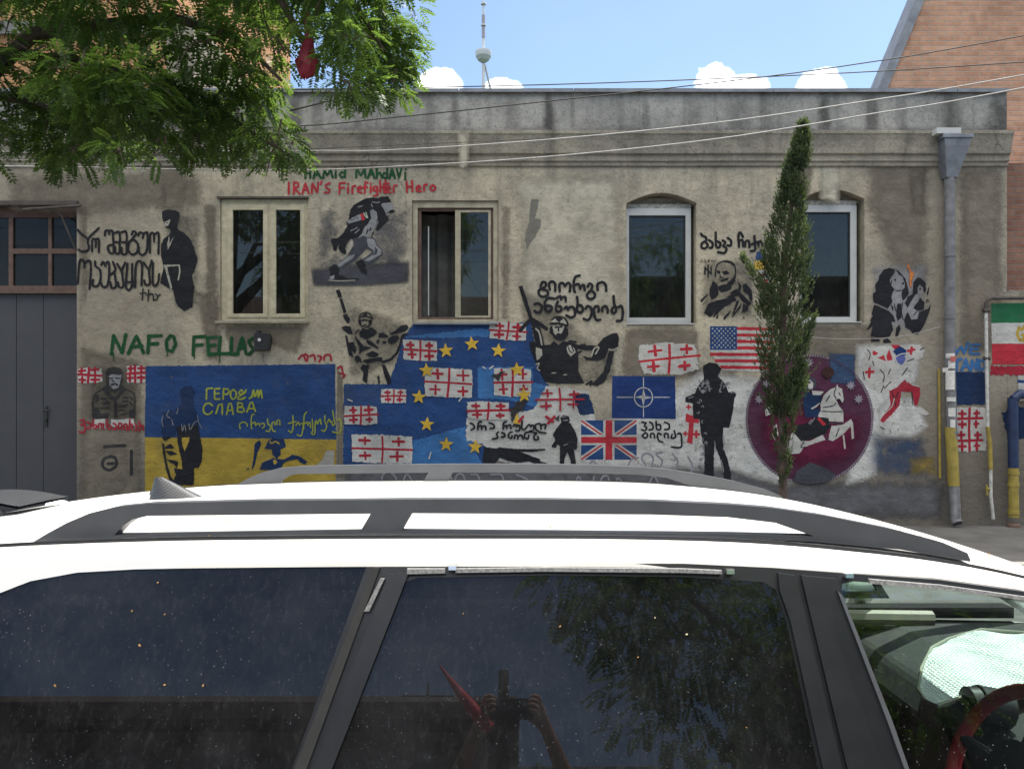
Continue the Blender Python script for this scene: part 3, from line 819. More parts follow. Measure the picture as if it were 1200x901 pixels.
# --- wall stains, damp patches, pale repairs
P_ = soft_patch
P_('stain', None, [(730, 380), (820, 380), (826, 445), (770, 452), (722, 446)], SDM, 14, 5)
P_('stain', None, [(930, 378), (1030, 378), (1040, 420), (980, 430), (920, 425)], SDM, 12, 5)
P_('stain', None, [(228, 340), (262, 340), (262, 425), (236, 428)], SDM, 14, 5, .0013)
P_('stain', None, [(1010, 170), (1098, 190), (1098, 330), (1070, 360), (1030, 310), (1004, 240)], SDM, 36, 6)
P_('stain', None, [(1118, 190), (1180, 190), (1180, 420), (1120, 420)], SDM, 20, 6)
P_('stain', None, [(0, 195), (240, 195), (250, 250), (100, 262), (0, 255)], SDM, 34, 6)
P_('stain', None, [(90, 400), (170, 420), (172, 600), (88, 600)], SDM, 18, 6, .0014)
P_('stain', None, [(400, 540), (840, 535), (900, 560), (1110, 560), (1110, 612), (400, 612)], SG, 16, 6, .0011)
P_('pale_repair', None, [(585, 200), (735, 200), (738, 370), (612, 375), (600, 330), (606, 260)], SLT, 22, 6)
P_('pale_repair', None, [(960, 165), (990, 165), (985, 240), (958, 235)], SLT, 8, 4)
P_('pale_repair', None, [(536, 160), (552, 160), (550, 200), (538, 205)], SLT, 5, 3, .16)
for pl in ([(258, 378), (362, 378), (350, 420), (300, 400), (270, 425)], [(484, 379), (584, 379), (578, 398), (520, 392)], [(90, 240), (104, 240), (108, 330), (92, 400)], [(236, 236), (256, 236), (258, 378), (240, 376)], [(586, 236), (600, 240), (598, 376), (586, 376)], [(180, 160), (225, 160), (218, 250), (190, 250)], [(920, 165), (960, 165), (950, 235), (925, 235)], [(1060, 165), (1090, 165), (1086, 260), (1066, 250)]):
    P_('stain', None, pl, SDM, 9, 4, .0012, alpha=.85)
P_('white_wash', 'white sprayed wash around the lower right stencils', [(745, 478), (820, 430), (900, 440), (905, 500), (960, 560), (920, 575), (850, 555), (740, 555), (680, 552), (660, 500)], SW, 14, 5, .002)
P_('white_wash', 'white sprayed wash beside the round emblem', [(1000, 400), (1082, 400), (1078, 450), (1050, 470), (1030, 560), (985, 575), (1000, 500)], SW, 10, 4, .002)
P_('blue_wash', 'faded blue wash under the woman stencil', [(1010, 500), (1092, 505), (1096, 570), (1015, 560)], SBL, 20, 5, .0024, alpha=.6)
P_('yellow_wash', 'faded yellow wash beside the drainpipe', [(1060, 532), (1100, 530), (1102, 560), (1062, 562)], SY, 12, 3, .0026, alpha=.6)
P_('blue_wash', 'small blue sprayed rectangle above the round emblem', [(970, 412), (1003, 414), (1003, 452), (972, 450)], SBL, 3, 2, .0026)
for pl in ([(366, 240), (402, 236), (404, 275), (392, 312), (366, 318)], [(436, 250), (484, 238), (484, 322), (430, 326), (425, 290)], [(372, 290), (470, 296), (478, 326), (366, 328)]):
    P_('smoke_patch', 'grey sprayed smoke behind the running firefighter', pl, SG, 18, 3, .0016, alpha=.5)
P_('ground_patch', 'slate sprayed ground under the running firefighter', [(362, 314), (470, 306), (481, 303), (481, 333), (430, 337), (366, 337)], SK, 5, 3, .0026)
P_('grey_wash', 'grey sprayed haze around the woman stencil', [(1014, 304), (1092, 302), (1096, 395), (1016, 398)], SPG, 24, 4, .0016, alpha=.8)

m = Mural((580, 180), 7.5, .003)
m.poly([(318, 405), (388, 403), (372, 500), (350, 570), (405, 578), (400, 650), (350, 740), (310, 790), (280, 850), (265, 720), (300, 600), (305, 500)], paint('cement_patch', (.20, .19, .165), .1, .2), .5)
m.build('cement_patch', 'dark bolt-shaped cement repair between the middle windows')
for pl in ([(604, 330), (640, 345), (700, 400), (728, 390), (726, 455), (640, 458), (606, 400)], [(185, 240), (240, 250), (238, 362), (200, 366)], [(800, 425), (870, 425), (868, 560), (815, 560)], [(402, 350), (440, 360), (484, 375), (470, 430), (404, 450)], [(818, 300), (890, 300), (888, 378), (816, 378)], [(100, 425), (164, 425), (166, 500), (98, 500)]):
    P_('overspray', None, pl, SB, 12, 3, .0008, alpha=.32)
# --- Georgian lettering beside the cloaked man
m = Mural((85, 240), 6.93, .007)
L = [[(45, 205), (75, 240), (130, 280)], [(215, 190), (130, 280), (135, 350), (115, 378), (75, 380), (50, 365)],
     [(160, 380), (162, 290), (178, 278), (192, 300), (190, 345)], [(190, 290), (205, 275), (217, 300), (215, 385)],
     [(265, 250), (270, 215), (295, 210), (300, 240)], [(300, 215), (325, 213), (330, 250), (335, 385), (302, 388), (290, 340), (325, 325)],
     [(345, 230), (380, 225), (385, 300), (350, 305)], [(385, 300), (382, 390), (350, 392), (348, 345)],
     [(400, 225), (435, 220), (440, 300), (405, 305)], [(440, 300), (440, 395), (405, 400), (400, 350)],
     [(482, 245), (495, 218), (520, 232), (490, 275), (460, 310), (455, 370), (485, 405), (525, 385), (532, 320), (495, 285), (470, 300)],
     [(535, 250), (550, 225), (575, 240), (572, 270)], [(575, 240), (605, 225), (612, 260), (605, 370), (575, 408), (545, 395), (540, 350)],
     [(630, 390), (632, 250), (660, 235), (665, 300)], [(665, 245), (700, 235), (700, 400)]]
m.strokes(L, 15, BK)
L = [[(45, 640), (60, 460), (95, 460), (100, 510)], [(100, 470), (145, 460), (150, 560), (140, 685)],
     [(185, 460), (190, 500), (225, 530), (230, 600), (205, 660), (165, 655), (170, 610)],
     [(235, 490), (250, 465), (270, 500)], [(270, 480), (295, 465), (300, 560), (285, 655), (250, 668), (232, 630)],
     [(330, 465), (350, 530), (310, 570)], [(345, 560), (355, 660), (320, 675), (310, 630)],
     [(365, 480), (395, 530), (410, 560)], [(430, 470), (405, 540), (415, 660), (380, 668), (372, 630)],
     [(448, 480), (437, 670), (480, 670), (487, 480)], [(440, 630), (482, 628)], [(487, 560), (490, 665)],
     [(510, 670), (520, 480), (565, 480), (562, 655)], [(580, 470), (600, 500), (622, 530)], [(645, 455), (625, 540), (630, 640), (595, 650), (585, 615)],
     [(655, 470), (655, 640), (680, 655), (700, 620), (705, 565)]]
m.strokes(L, 15, BK)
m.strokes([[(552, 722), (600, 715)], [(575, 680), (568, 775)], [(600, 735), (640, 722)], [(622, 690), (615, 780)], [(635, 730), (655, 725), (660, 780)], [(675, 725), (692, 740), (685, 775), (665, 770)], [(695, 745), (715, 728)]], 9, BK)
m.build('graffiti_text', 'black Georgian lettering in two lines beside the cloaked man')
m = Mural((85, 240), 6.93, .005)
m.poly([(728, 65), (740, 48), (790, 40), (840, 48), (870, 65), (872, 100), (860, 140), (850, 190), (862, 205), (920, 240), (960, 285), (985, 340), (1000, 400), (1018, 445), (1005, 500), (985, 545), (972, 580), (980, 630), (992, 665), (985, 700), (978, 800), (975, 835), (950, 840), (930, 855), (905, 868), (885, 845), (855, 825), (838, 780), (815, 690), (795, 685), (715, 640), (722, 580), (740, 520), (735, 480), (725, 440), (718, 400), (720, 330), (740, 280), (790, 240), (800, 210), (790, 195), (755, 185), (745, 150), (730, 110)], BK, .5)
m.poly([(785, 245), (770, 320), (775, 365), (800, 320), (825, 262), (808, 285), (790, 320)], CB)
m.poly([(738, 490), (870, 485), (872, 498), (742, 506)], CB)
m.poly([(748, 505), (768, 505), (812, 680), (797, 690)], CB)
m.stroke([(866, 490), (872, 540), (860, 610)], 10, CB)
m.poly([(748, 140), (772, 130), (798, 118), (786, 148), (778, 172), (752, 180)], CB)
m.poly([(755, 150), (778, 142), (770, 155)], BK)
m.build('stencil_figure', 'black stencil of a man in a fur hat and long cloak')

# --- NAFO FELLAS
m = Mural((0, 180), 3.0, .006)
m.strokes([[(392, 705), (400, 640)], [(400, 640), (430, 700)], [(430, 700), (443, 636)], [(452, 703), (480, 640), (505, 700)], [(462, 680), (500, 676)],
           [(520, 700), (525, 640)], [(522, 642), (568, 640)], [(523, 670), (555, 668)],
           [(600, 640), (585, 660), (588, 690), (606, 696), (618, 670), (612, 645), (600, 640)],
           [(680, 708), (682, 645), (722, 643)], [(682, 675), (712, 672)],
           [(735, 706), (730, 648), (762, 645)], [(732, 675), (757, 673)], [(733, 706), (762, 704)],
           [(775, 645), (770, 704), (805, 703)], [(815, 648), (812, 706), (838, 704)],
           [(835, 706), (852, 645), (866, 704)], [(842, 684), (862, 682)],
           [(893, 648), (875, 658), (882, 676), (893, 690), (876, 706)]], 10, GN, smooth=False)
m.strokes([[(400, 700), (400, 728)], [(588, 690), (589, 712)], [(772, 704), (773, 735)], [(684, 706), (684, 722)]], 3, GN)
m.build('graffiti_text', 'dark green capital lettering NAFO FELLAS')

# --- dedication above the firefighter
m = Mural((330, 180), 4.0, .006)
m.strokes([[(112, 118), (112, 72)], [(135, 115), (134, 72)], [(112, 95), (134, 92)], [(150, 118), (160, 75), (185, 116)], [(155, 102), (178, 100)],
           [(195, 116), (200, 78), (215, 105), (230, 75), (240, 114)], [(254, 114), (254, 88)], [(254, 74), (255, 76)], [(298, 68), (298, 112)], [(296, 92), (280, 88), (272, 100), (282, 114), (297, 106)],
           [(350, 114), (352, 70), (372, 105), (390, 68), (394, 114)], [(405, 116), (420, 72), (436, 116)], [(410, 98), (432, 97)],
           [(446, 64), (447, 116)], [(447, 98), (462, 90), (470, 114)], [(495, 64), (496, 116)], [(494, 96), (480, 92), (474, 106), (484, 117), (495, 110)],
           [(506, 118), (518, 72), (532, 118)], [(510, 102), (528, 100)], [(540, 74), (550, 116), (562, 74)], [(580, 90), (580, 122)], [(582, 74), (583, 76)]], 8.5, GN, smooth=False)
m.build('graffiti_text', 'green hand lettering HAMID MAHDAVI')
m = Mural((330, 180), 4.0, .006)
m.strokes([[(34, 138), (34, 190)], [(58, 190), (58, 136), (78, 138), (80, 155), (60, 162), (86, 190)], [(98, 190), (112, 138), (128, 188)], [(103, 172), (123, 170)],
           [(142, 188), (144, 138), (168, 186), (172, 136)], [(188, 132), (184, 145)], [(226, 140), (206, 148), (210, 162), (226, 170), (222, 184), (202, 184)],
           [(272, 188), (272, 140), (298, 138)], [(272, 162), (294, 160)], [(312, 158), (312, 186)], [(312, 142), (313, 144)], [(332, 188), (332, 156), (346, 152)],
           [(358, 168), (376, 166), (370, 154), (358, 160), (358, 180), (376, 184)], [(404, 138), (392, 134), (390, 188)], [(382, 160), (402, 158)], [(418, 156), (418, 184)], [(418, 142), (419, 144)],
           [(448, 156), (432, 156), (430, 174), (446, 176), (450, 156), (450, 196), (432, 200)], [(462, 128), (464, 182)], [(463, 162), (478, 154), (482, 184)], [(488, 128), (488, 186)], [(478, 144), (504, 142)],
           [(492, 170), (512, 166), (504, 154), (494, 160), (496, 182), (512, 184)], [(526, 184), (526, 152), (540, 150)],
           [(586, 132), (588, 182)], [(612, 130), (614, 180)], [(588, 158), (614, 154)], [(632, 166), (654, 162), (644, 150), (632, 158), (634, 178), (654, 178)], [(668, 178), (668, 148), (682, 146)],
           [(710, 148), (698, 158), (702, 174), (716, 174), (722, 160), (710, 148)]], 8, RD2, smooth=False)
m.build('graffiti_text', 'red hand lettering IRAN\'S Firefighter Hero')

# --- running firefighter
m = Mural((360, 225), 7.838, .005)
m.poly([(400, 160), (430, 120), (490, 85), (540, 60), (600, 52), (650, 60), (690, 42), (740, 42), (765, 75), (770, 100), (690, 105), (680, 130), (720, 160), (725, 215), (745, 230), (750, 260), (700, 310), (655, 355), (630, 350), (640, 320), (660, 280), (640, 250), (600, 330), (560, 400), (500, 420), (430, 440), (400, 430), (370, 470), (355, 510), (360, 560), (345, 578), (310, 555), (285, 510), (300, 480), (280, 500), (270, 545), (240, 535), (235, 490), (220, 460), (225, 430), (280, 425), (330, 380), (355, 340), (370, 310), (360, 280), (380, 260), (390, 200)], BK)
m.poly([(420, 430), (520, 410), (600, 415), (630, 440), (640, 480), (690, 530), (690, 580), (640, 630), (555, 675), (520, 650), (500, 630), (590, 560), (600, 545), (540, 525), (500, 570), (450, 620), (380, 670), (300, 710), (265, 670), (300, 640), (380, 580), (400, 530), (430, 490)], DG)
m.poly([(545, 425), (620, 435), (635, 490), (682, 535), (678, 575), (625, 605), (560, 640), (525, 630), (605, 575), (612, 540), (560, 500)], GY)
m.poly([(620, 500), (650, 530), (640, 570), (600, 590), (622, 548)], DG)
m.poly([(300, 645), (380, 590), (440, 575), (420, 610), (360, 650), (300, 690), (275, 672)], GY)
m.poly([(690, 105), (765, 98), (800, 140), (785, 160), (745, 190), (720, 200), (705, 160), (682, 128)], GY)
m.poly([(750, 175), (785, 163), (808, 178), (790, 192), (745, 197)], BK)
m.poly([(720, 215), (745, 200), (775, 205), (745, 218)], GY)
m.poly([(600, 160), (640, 185), (645, 250), (630, 310), (600, 370), (560, 400), (600, 410), (560, 420), (520, 405), (460, 430), (500, 390), (520, 340), (560, 290), (590, 240), (575, 180)], GY)
m.strokes([[(560, 345), (545, 385)], [(610, 370), (590, 410)], [(585, 330), (575, 360)]], 9, BK)
m.poly([(365, 275), (420, 235), (490, 205), (500, 260), (440, 275), (380, 292)], GY)
m.strokes([[(430, 255), (455, 230), (470, 255)], [(400, 265), (420, 258)]], 6, DG)
m.poly([(488, 205), (512, 195), (532, 255), (507, 265)], RD2)
m.poly([(512, 190), (548, 180), (568, 240), (533, 250)], GN)
m.strokes([[(520, 195), (530, 215), (545, 235)], [(540, 190), (555, 240)]], 7, WH)
m.strokes([[(600, 95), (640, 100), (665, 95)], [(400, 360), (440, 340), (460, 330)], [(440, 380), (480, 345)], [(470, 140), (510, 130)], [(590, 115), (600, 140)]], 8, GY)
m.poly([(200, 700), (250, 660), (300, 710), (290, 760), (350, 775), (370, 795), (480, 795), (470, 806), (240, 812), (205, 780), (215, 745)], BK)
m.poly([(445, 650), (500, 620), (540, 670), (535, 700), (555, 740), (540, 757), (500, 742), (480, 710)], BK)
m.poly([(205, 780), (250, 765), (250, 800), (215, 806)], GY)
m.strokes([[(200, 812), (300, 818), (440, 812)], [(370, 530), (420, 470)]], 7, CB)
m.poly([(405, 450), (425, 460), (415, 510), (370, 575), (362, 545), (375, 500)], CB)
m.build('stencil_figure', 'stencil of a stooping firefighter running with a body on his back')

# --- soldier with raised arm, left of the blue flag
m = Mural((385, 335), 7.505, .006, .25)
for p in ([(65, 40), (95, 32), (110, 60), (118, 105), (85, 100)], [(95, 108), (120, 115), (160, 230), (135, 245)], [(125, 255), (160, 245), (190, 290), (185, 325), (165, 330), (140, 290)],
          [(115, 365), (150, 350), (195, 360), (212, 425), (170, 420), (130, 390)], [(145, 430), (165, 440), (180, 500), (220, 490), (245, 560), (235, 600), (200, 560), (220, 630), (180, 610), (165, 540), (155, 480)],
          [(305, 245), (340, 240), (340, 262), (305, 265)], [(260, 300), (285, 288), (292, 345), (320, 362), (355, 345), (350, 300), (385, 298), (380, 340), (350, 367), (300, 364), (265, 335)],
          [(290, 297), (345, 294), (345, 312), (318, 305), (292, 314)], [(305, 338), (335, 340), (330, 354), (308, 350)],
          [(270, 410), (300, 370), (340, 385), (380, 365), (410, 385), (430, 410), (400, 440), (370, 450), (340, 470), (280, 450)],
          [(230, 430), (260, 470), (300, 520), (320, 545), (290, 555), (260, 520), (240, 470)], [(330, 470), (380, 490), (440, 540), (435, 555), (380, 530), (345, 510)],
          [(270, 540), (330, 530), (380, 545), (300, 575), (270, 600)], [(330, 600), (390, 570), (445, 600), (420, 625), (360, 625)], [(300, 655), (360, 640), (470, 625), (475, 660), (420, 665), (350, 680), (320, 675)],
          [(235, 620), (265, 610), (290, 650), (285, 675), (265, 660), (255, 680), (230, 650)], [(440, 420), (480, 410), (530, 440), (520, 455), (440, 455)], [(470, 490), (510, 485), (505, 510), (480, 510)],
          [(530, 430), (590, 390), (640, 350), (690, 340), (705, 370), (680, 400), (620, 415), (560, 430)], [(530, 460), (560, 440), (610, 435), (625, 460), (590, 500), (550, 515), (520, 490)],
          [(700, 410), (690, 430), (650, 470), (640, 520), (615, 590), (560, 650), (480, 680), (460, 665), (540, 640), (590, 590), (620, 520), (635, 450), (650, 425)],
          [(300, 700), (360, 690), (350, 740), (340, 860), (300, 830), (310, 760), (280, 725)], [(470, 690), (500, 700), (545, 800), (555, 860), (520, 865), (495, 800), (480, 740)], [(430, 800), (445, 780), (455, 860), (440, 862)],
          [(420, 480), (450, 470), (445, 500), (425, 510)], [(180, 520), (200, 515), (220, 560), (195, 555)]): m.poly(p, BK)
m.strokes([[(265, 290), (290, 248), (330, 234), (365, 247), (388, 288)], [(272, 275), (330, 270), (385, 285)]], 9, BK)
m.strokes([[(240, 420), (250, 400), (270, 390)], [(310, 690), (290, 715)], [(550, 420), (600, 400)], [(640, 365), (660, 395)]], 8, BK)
m.build('stencil_figure', 'black stencil of a helmeted soldier raising a rifle, left of the star field')

# --- soldier with rifle and his name
m = Mural((600, 320), 6.436, .010)
m.strokes([[(215, 100), (230, 70), (255, 75), (250, 105), (205, 130), (205, 165), (235, 180), (270, 165), (265, 135), (235, 125), (215, 118)],
           [(285, 125), (280, 80), (305, 65), (325, 85), (325, 135)], [(360, 140), (358, 90), (380, 75), (400, 100)], [(400, 95), (425, 75), (440, 95), (435, 140)],
           [(510, 20), (480, 30), (465, 70), (468, 130), (475, 145)], [(468, 95), (500, 85), (515, 120)], [(515, 105), (540, 90), (548, 130)],
           [(570, 105), (585, 80), (605, 95), (595, 130), (565, 165), (580, 195), (615, 190), (625, 160), (600, 135), (580, 142)], [(645, 130), (645, 85), (680, 70), (705, 90), (710, 135)],
           [(170, 235), (200, 230), (225, 255), (215, 290), (190, 300), (170, 285)], [(320, 195), (275, 190), (250, 215), (248, 260), (265, 290), (295, 280), (298, 255), (270, 245), (252, 255)],
           [(335, 190), (365, 175), (370, 200)], [(370, 190), (400, 180), (405, 215)], [(345, 215), (330, 260), (340, 290), (370, 285), (368, 255), (342, 250)],
           [(395, 270), (410, 255), (425, 280)], [(425, 265), (455, 255), (475, 285), (470, 325), (440, 335), (410, 320)], [(490, 180), (495, 230), (490, 280), (515, 300), (535, 275), (520, 245), (497, 245)],
           [(555, 270), (570, 250), (595, 265), (600, 310), (575, 355), (540, 345)], [(615, 290), (620, 262), (645, 250), (655, 275), (650, 292)], [(618, 285), (624, 330), (640, 355), (665, 352)],
           [(680, 290), (680, 265), (705, 250), (720, 275), (720, 300)], [(765, 175), (770, 230), (785, 280), (765, 305), (750, 285), (765, 258), (785, 258)], [(800, 260), (825, 250), (835, 300), (825, 355), (790, 362)]], 16.5, BK)
m.build('graffiti_text', 'black Georgian name in two lines above the bearded soldier')
m = Mural((600, 320), 6.436, .008)
m.poly([(50, 103), (78, 97), (158, 345), (132, 355)], BK)
m.strokes([[(140, 352), (100, 390), (65, 432)], [(155, 352), (200, 378), (260, 420)]], 22, BK)
m.poly([(140, 370), (185, 360), (215, 420), (250, 560), (200, 575), (165, 480), (150, 400)], BK)
m.strokes([[(180, 420), (205, 450), (225, 540)]], 10, CB)
m.poly([(292, 372), (300, 350), (335, 330), (380, 332), (410, 355), (420, 392), (380, 380), (340, 372)], CB)
m.poly([(330, 340), (370, 335), (385, 350), (355, 372), (330, 355)], BK)
m.strokes([[(288, 384), (350, 378), (420, 398)], [(300, 352), (335, 332), (385, 336), (412, 362), (420, 395)]], 11, BK)
m.poly([(303, 398), (395, 400), (390, 450), (370, 480), (320, 470)], CB)
m.poly([(285, 410), (305, 395), (310, 450), (330, 468), (345, 452), (365, 460), (380, 445), (395, 400), (420, 420), (425, 460), (405, 495), (360, 512), (320, 492), (300, 465), (285, 450)], BK)
m.poly([(318, 404), (380, 400), (385, 417), (352, 410), (322, 419)], BK); m.poly([(345, 412), (356, 412), (358, 442), (344, 442)], BK)
m.poly([(130, 520), (165, 515), (220, 545), (290, 540), (315, 510), (350, 545), (385, 515), (430, 520), (490, 540), (640, 550), (640, 578), (560, 582), (490, 570), (500, 620), (500, 740), (545, 830), (480, 832), (340, 832), (250, 820), (215, 760), (200, 720), (185, 690), (165, 640), (140, 580)], BK)
m.poly([(410, 560), (440, 540), (470, 570), (480, 600), (440, 630), (420, 600)], CB); m.strokes([[(425, 560), (435, 590), (455, 600)], [(450, 555), (465, 590)]], 7, BK)
m.poly([(180, 560), (225, 575), (230, 620), (190, 660), (180, 610)], CB)
m.strokes([[(180, 690), (205, 680), (190, 720), (210, 735)], [(300, 755), (330, 752)], [(390, 768), (410, 765)]], 7, CB)
m.poly([(645, 540), (690, 490), (740, 460), (790, 452), (805, 480), (800, 560), (730, 570), (700, 640), (640, 662), (560, 655), (530, 625), (600, 640), (610, 590), (650, 560)], BK)
m.strokes([[(600, 625), (620, 570), (655, 562), (630, 610)], [(730, 575), (770, 580), (800, 560)]], 8, CB)
m.poly([(730, 590), (770, 590), (755, 660), (735, 740), (690, 830), (640, 850), (590, 840), (640, 800), (690, 740), (715, 650)], BK)
m.strokes([[(480, 520), (430, 515), (450, 540)], [(520, 545), (550, 540)], [(560, 840), (600, 815), (590, 845)], [(500, 600), (520, 590)]], 12, BK)
m.build('stencil_figure', 'black stencil of a bearded soldier in a helmet with a long rifle')

# --- blue star field with five-cross flags
m = Mural(base=.0024)
m.poly([(484, 380), (575, 380), (622, 378), (628, 410), (640, 448), (655, 470), (655, 480), (612, 500), (604, 520), (575, 530), (568, 546), (402, 546), (403, 450), (455, 450), (466, 420), (472, 398)], BL, 1.2)
for p in ([(560, 432), (640, 452), (690, 470), (690, 480), (640, 480), (600, 470), (560, 450)], [(470, 395), (560, 385), (615, 388), (600, 394), (520, 396)], [(470, 520), (545, 500), (565, 544), (470, 545)], [(560, 430), (624, 430), (626, 470), (560, 466)]):
    m.poly(p, BL2, 1.6)
m.poly([(546, 490), (625, 480), (640, 452), (690, 458), (694, 478), (700, 500), (692, 546), (612, 546), (585, 540), (565, 520), (546, 516)], WH, 2.0)
m.poly([(670, 460), (690, 462), (697, 485), (680, 487)], DB, 1.5)
star_field = m.build('painted_flag', 'blue star flag patched with small white five-cross flags')
m = Mural(base=.0060)
random.seed(3)
for (a, b, c, d, t) in ((473, 399, 512, 422, 2), (574, 378, 616, 398, 3), (498, 432, 553, 465, 2), (579, 432, 622, 464, 1), (447, 456, 476, 472, 0), (404, 476, 442, 497, 0), (548, 471, 596, 491, 1), (413, 510, 483, 542, 2)):
    five_cross(m, a, b, c, d, tilt=t, w=2.1 if c - a < 35 else 2.5)
five_cross(m, 628, 455, 684, 481, bg=None, w=2.0)
for p in ([(598, 478), (610, 478), (606, 486), (600, 494)], [(575, 440), (590, 436), (584, 446)], [(605, 470), (618, 468), (612, 482), (602, 480)], [(650, 490), (656, 486), (655, 494)]): m.poly(p, BK2, 2.5)
for c in ((522.7, 411), (553, 403), (584, 411), (500, 434), (606, 433), (491, 465), (614, 463), (500.5, 497), (523, 520.5), (557, 523.5)):
    m.star(c, 9.2, YS, rot=random.uniform(-.12, .12))
m.poly([(601, 496), (606, 484), (610, 497)], YS); m.strokes([[(608, 494), (613, 488)], [(640, 488), (648, 494)], [(642, 496), (650, 488)]], 3, RD, raw=True)
m.strokes([[(566, 430), (569, 432)], [(574, 432), (578, 429)], [(408, 468), (413, 470)], [(538, 470), (541, 466)], [(505, 530), (503, 537)]], 1.6, WH, raw=True)
m.build('painted_flag', 'white five-cross flags and yellow stars painted over the blue field')
m = Mural((540, 480), 7.5, .0190)
m.strokes([[(85, 118), (110, 130), (120, 160), (92, 177)], [(182, 105), (158, 112), (150, 150), (152, 175)], [(152, 150), (178, 140), (185, 172)], [(187, 150), (214, 143), (222, 175)], [(250, 115), (288, 130), (293, 160), (258, 165)],
           [(400, 105), (375, 120), (372, 170)], [(373, 150), (398, 138), (405, 162)], [(405, 142), (435, 135), (440, 165)], [(460, 145), (475, 130), (492, 150)], [(492, 142), (514, 140), (515, 180), (482, 185)], [(540, 100), (535, 160), (558, 175), (580, 150)],
           [(585, 142), (600, 130), (618, 150)], [(612, 140), (638, 138), (640, 178), (606, 186)], [(660, 172), (656, 132), (698, 125), (705, 170)], [(706, 135), (744, 130), (740, 165)], [(660, 172), (692, 196), (746, 205)],
           [(330, 195), (315, 215), (325, 245), (280, 258)], [(360, 202), (385, 212), (385, 235), (357, 240)], [(452, 195), (425, 205), (420, 240), (445, 250), (452, 228)], [(470, 252), (476, 222), (500, 232), (500, 255)], [(502, 236), (530, 222), (548, 256)], [(592, 195), (566, 205), (560, 240), (590, 255), (597, 226)], [(598, 196), (628, 194)], [(640, 202), (665, 205), (642, 235), (650, 262), (682, 258), (676, 236)]], 14, BK)
m.build('graffiti_text', 'black Georgian slogan in two lines on white beside the star field')
m = Mural((540, 480), 7.5, .0115)
m.poly([(205, 325), (300, 340), (340, 330), (500, 345), (745, 345), (740, 355), (640, 370), (520, 370), (690, 430), (700, 455), (860, 495), (720, 502), (600, 452), (500, 466), (420, 450), (340, 420), (280, 502), (205, 502), (195, 430)], BK)
m.build('stencil_figure', 'black stencil of a lying figure with a gun, low on the wall')
m = Mural((540, 480), 7.5, .0115)
m.poly([(875, 70), (900, 45), (950, 60), (960, 95), (945, 112), (960, 115), (1000, 180), (1025, 250), (1020, 340), (1000, 355), (988, 330), (1010, 440), (1010, 510), (975, 510), (960, 430), (935, 370), (910, 430), (905, 505), (870, 505), (872, 320), (845, 300), (840, 332), (800, 330), (800, 310), (830, 270), (810, 220), (830, 180), (882, 112)], BK)
m.strokes([[(900, 95), (940, 92)], [(890, 65), (920, 60)], [(905, 312), (940, 300)]], 6, GY)
m.build('stencil_figure', 'small black stencil of a soldier standing beside the British flag')

# --- left flag portrait, name, crosses
m = Mural((85, 420), 6.006, .004)
m.poly([(35, 75), (120, 65), (205, 75), (208, 165), (120, 175), (40, 170)], WH, 1.2); m.poly([(382, 55), (512, 50), (512, 172), (384, 168)], WH, 1.2)
m.poly([(140, 430), (230, 425), (235, 490), (140, 495)], WH, 1.0); m.poly([(270, 432), (430, 425), (440, 470), (270, 480)], WH, 1.0)
m.strokes([[(42, 112), (120, 118), (205, 122)], [(118, 68), (114, 120), (110, 168)], [(385, 108), (512, 100)], [(440, 52), (442, 168)]], 15, RD)
m.strokes([[(45, 90), (90, 85)], [(66, 70), (64, 102)], [(132, 80), (185, 78)], [(158, 65), (160, 105)], [(50, 150), (90, 152)], [(70, 132), (70, 172)], [(135, 150), (190, 150)], [(160, 135), (160, 172)],
           [(395, 72), (425, 70)], [(410, 55), (410, 92)], [(465, 70), (508, 68)], [(485, 55), (485, 92)], [(388, 138), (425, 136)], [(405, 120), (405, 160)], [(460, 135), (508, 135)], [(485, 120), (485, 165)]], 14, RD)
m.build('painted_flag', 'pair of small red five-cross flags left of the blue and yellow flag')
m = Mural((85, 420), 6.006, .009)
m.strokes([[(55, 440), (80, 430), (85, 455), (60, 465)], [(70, 462), (92, 480), (80, 520), (50, 515)], [(105, 450), (128, 460), (125, 490), (105, 492)], [(150, 430), (145, 475), (160, 492), (174, 475), (152, 465)],
           [(185, 490), (188, 460), (205, 460), (205, 490)], [(205, 465), (220, 460), (220, 495)], [(245, 430), (245, 480), (260, 498), (277, 480), (252, 465)], [(290, 455), (310, 470), (300, 500), (285, 495)],
           [(325, 485), (330, 455), (350, 465), (340, 492), (322, 497)], [(365, 500), (365, 465), (385, 465), (385, 505)], [(405, 430), (402, 500)], [(402, 465), (420, 462), (422, 500)], [(440, 460), (456, 478), (443, 507)], [(470, 440), (478, 490), (463, 510)], [(480, 480), (495, 470), (500, 505)]], 10, RD)
m.build('graffiti_text', 'red Georgian name under the smiling soldier')
m = Mural((85, 420), 6.006, .006, .3)
m.poly([(258, 110), (345, 112), (340, 190), (300, 225), (262, 200)], GY)
for p in ([(232, 97), (250, 68), (290, 58), (340, 70), (357, 112), (330, 118), (280, 110), (240, 130)], [(235, 130), (255, 130), (260, 185), (285, 215), (320, 212), (335, 180), (345, 120), (354, 150), (337, 215), (300, 242), (260, 230), (238, 190)],
          [(270, 178), (300, 172), (327, 180), (320, 197), (300, 186), (274, 196)], [(215, 200), (240, 190), (270, 250), (300, 275), (330, 240), (350, 190), (380, 215), (340, 260), (305, 300), (260, 280), (225, 240)],
          [(145, 340), (185, 350), (200, 390), (260, 380), (250, 418), (140, 418)], [(400, 370), (440, 350), (437, 418), (400, 412)], [(200, 310), (260, 300), (270, 320), (220, 325)], [(320, 330), (390, 320), (380, 340), (330, 345)], [(340, 275), (400, 268), (390, 285)], [(165, 260), (190, 250), (180, 300), (160, 310)]): m.poly(p, BK2)
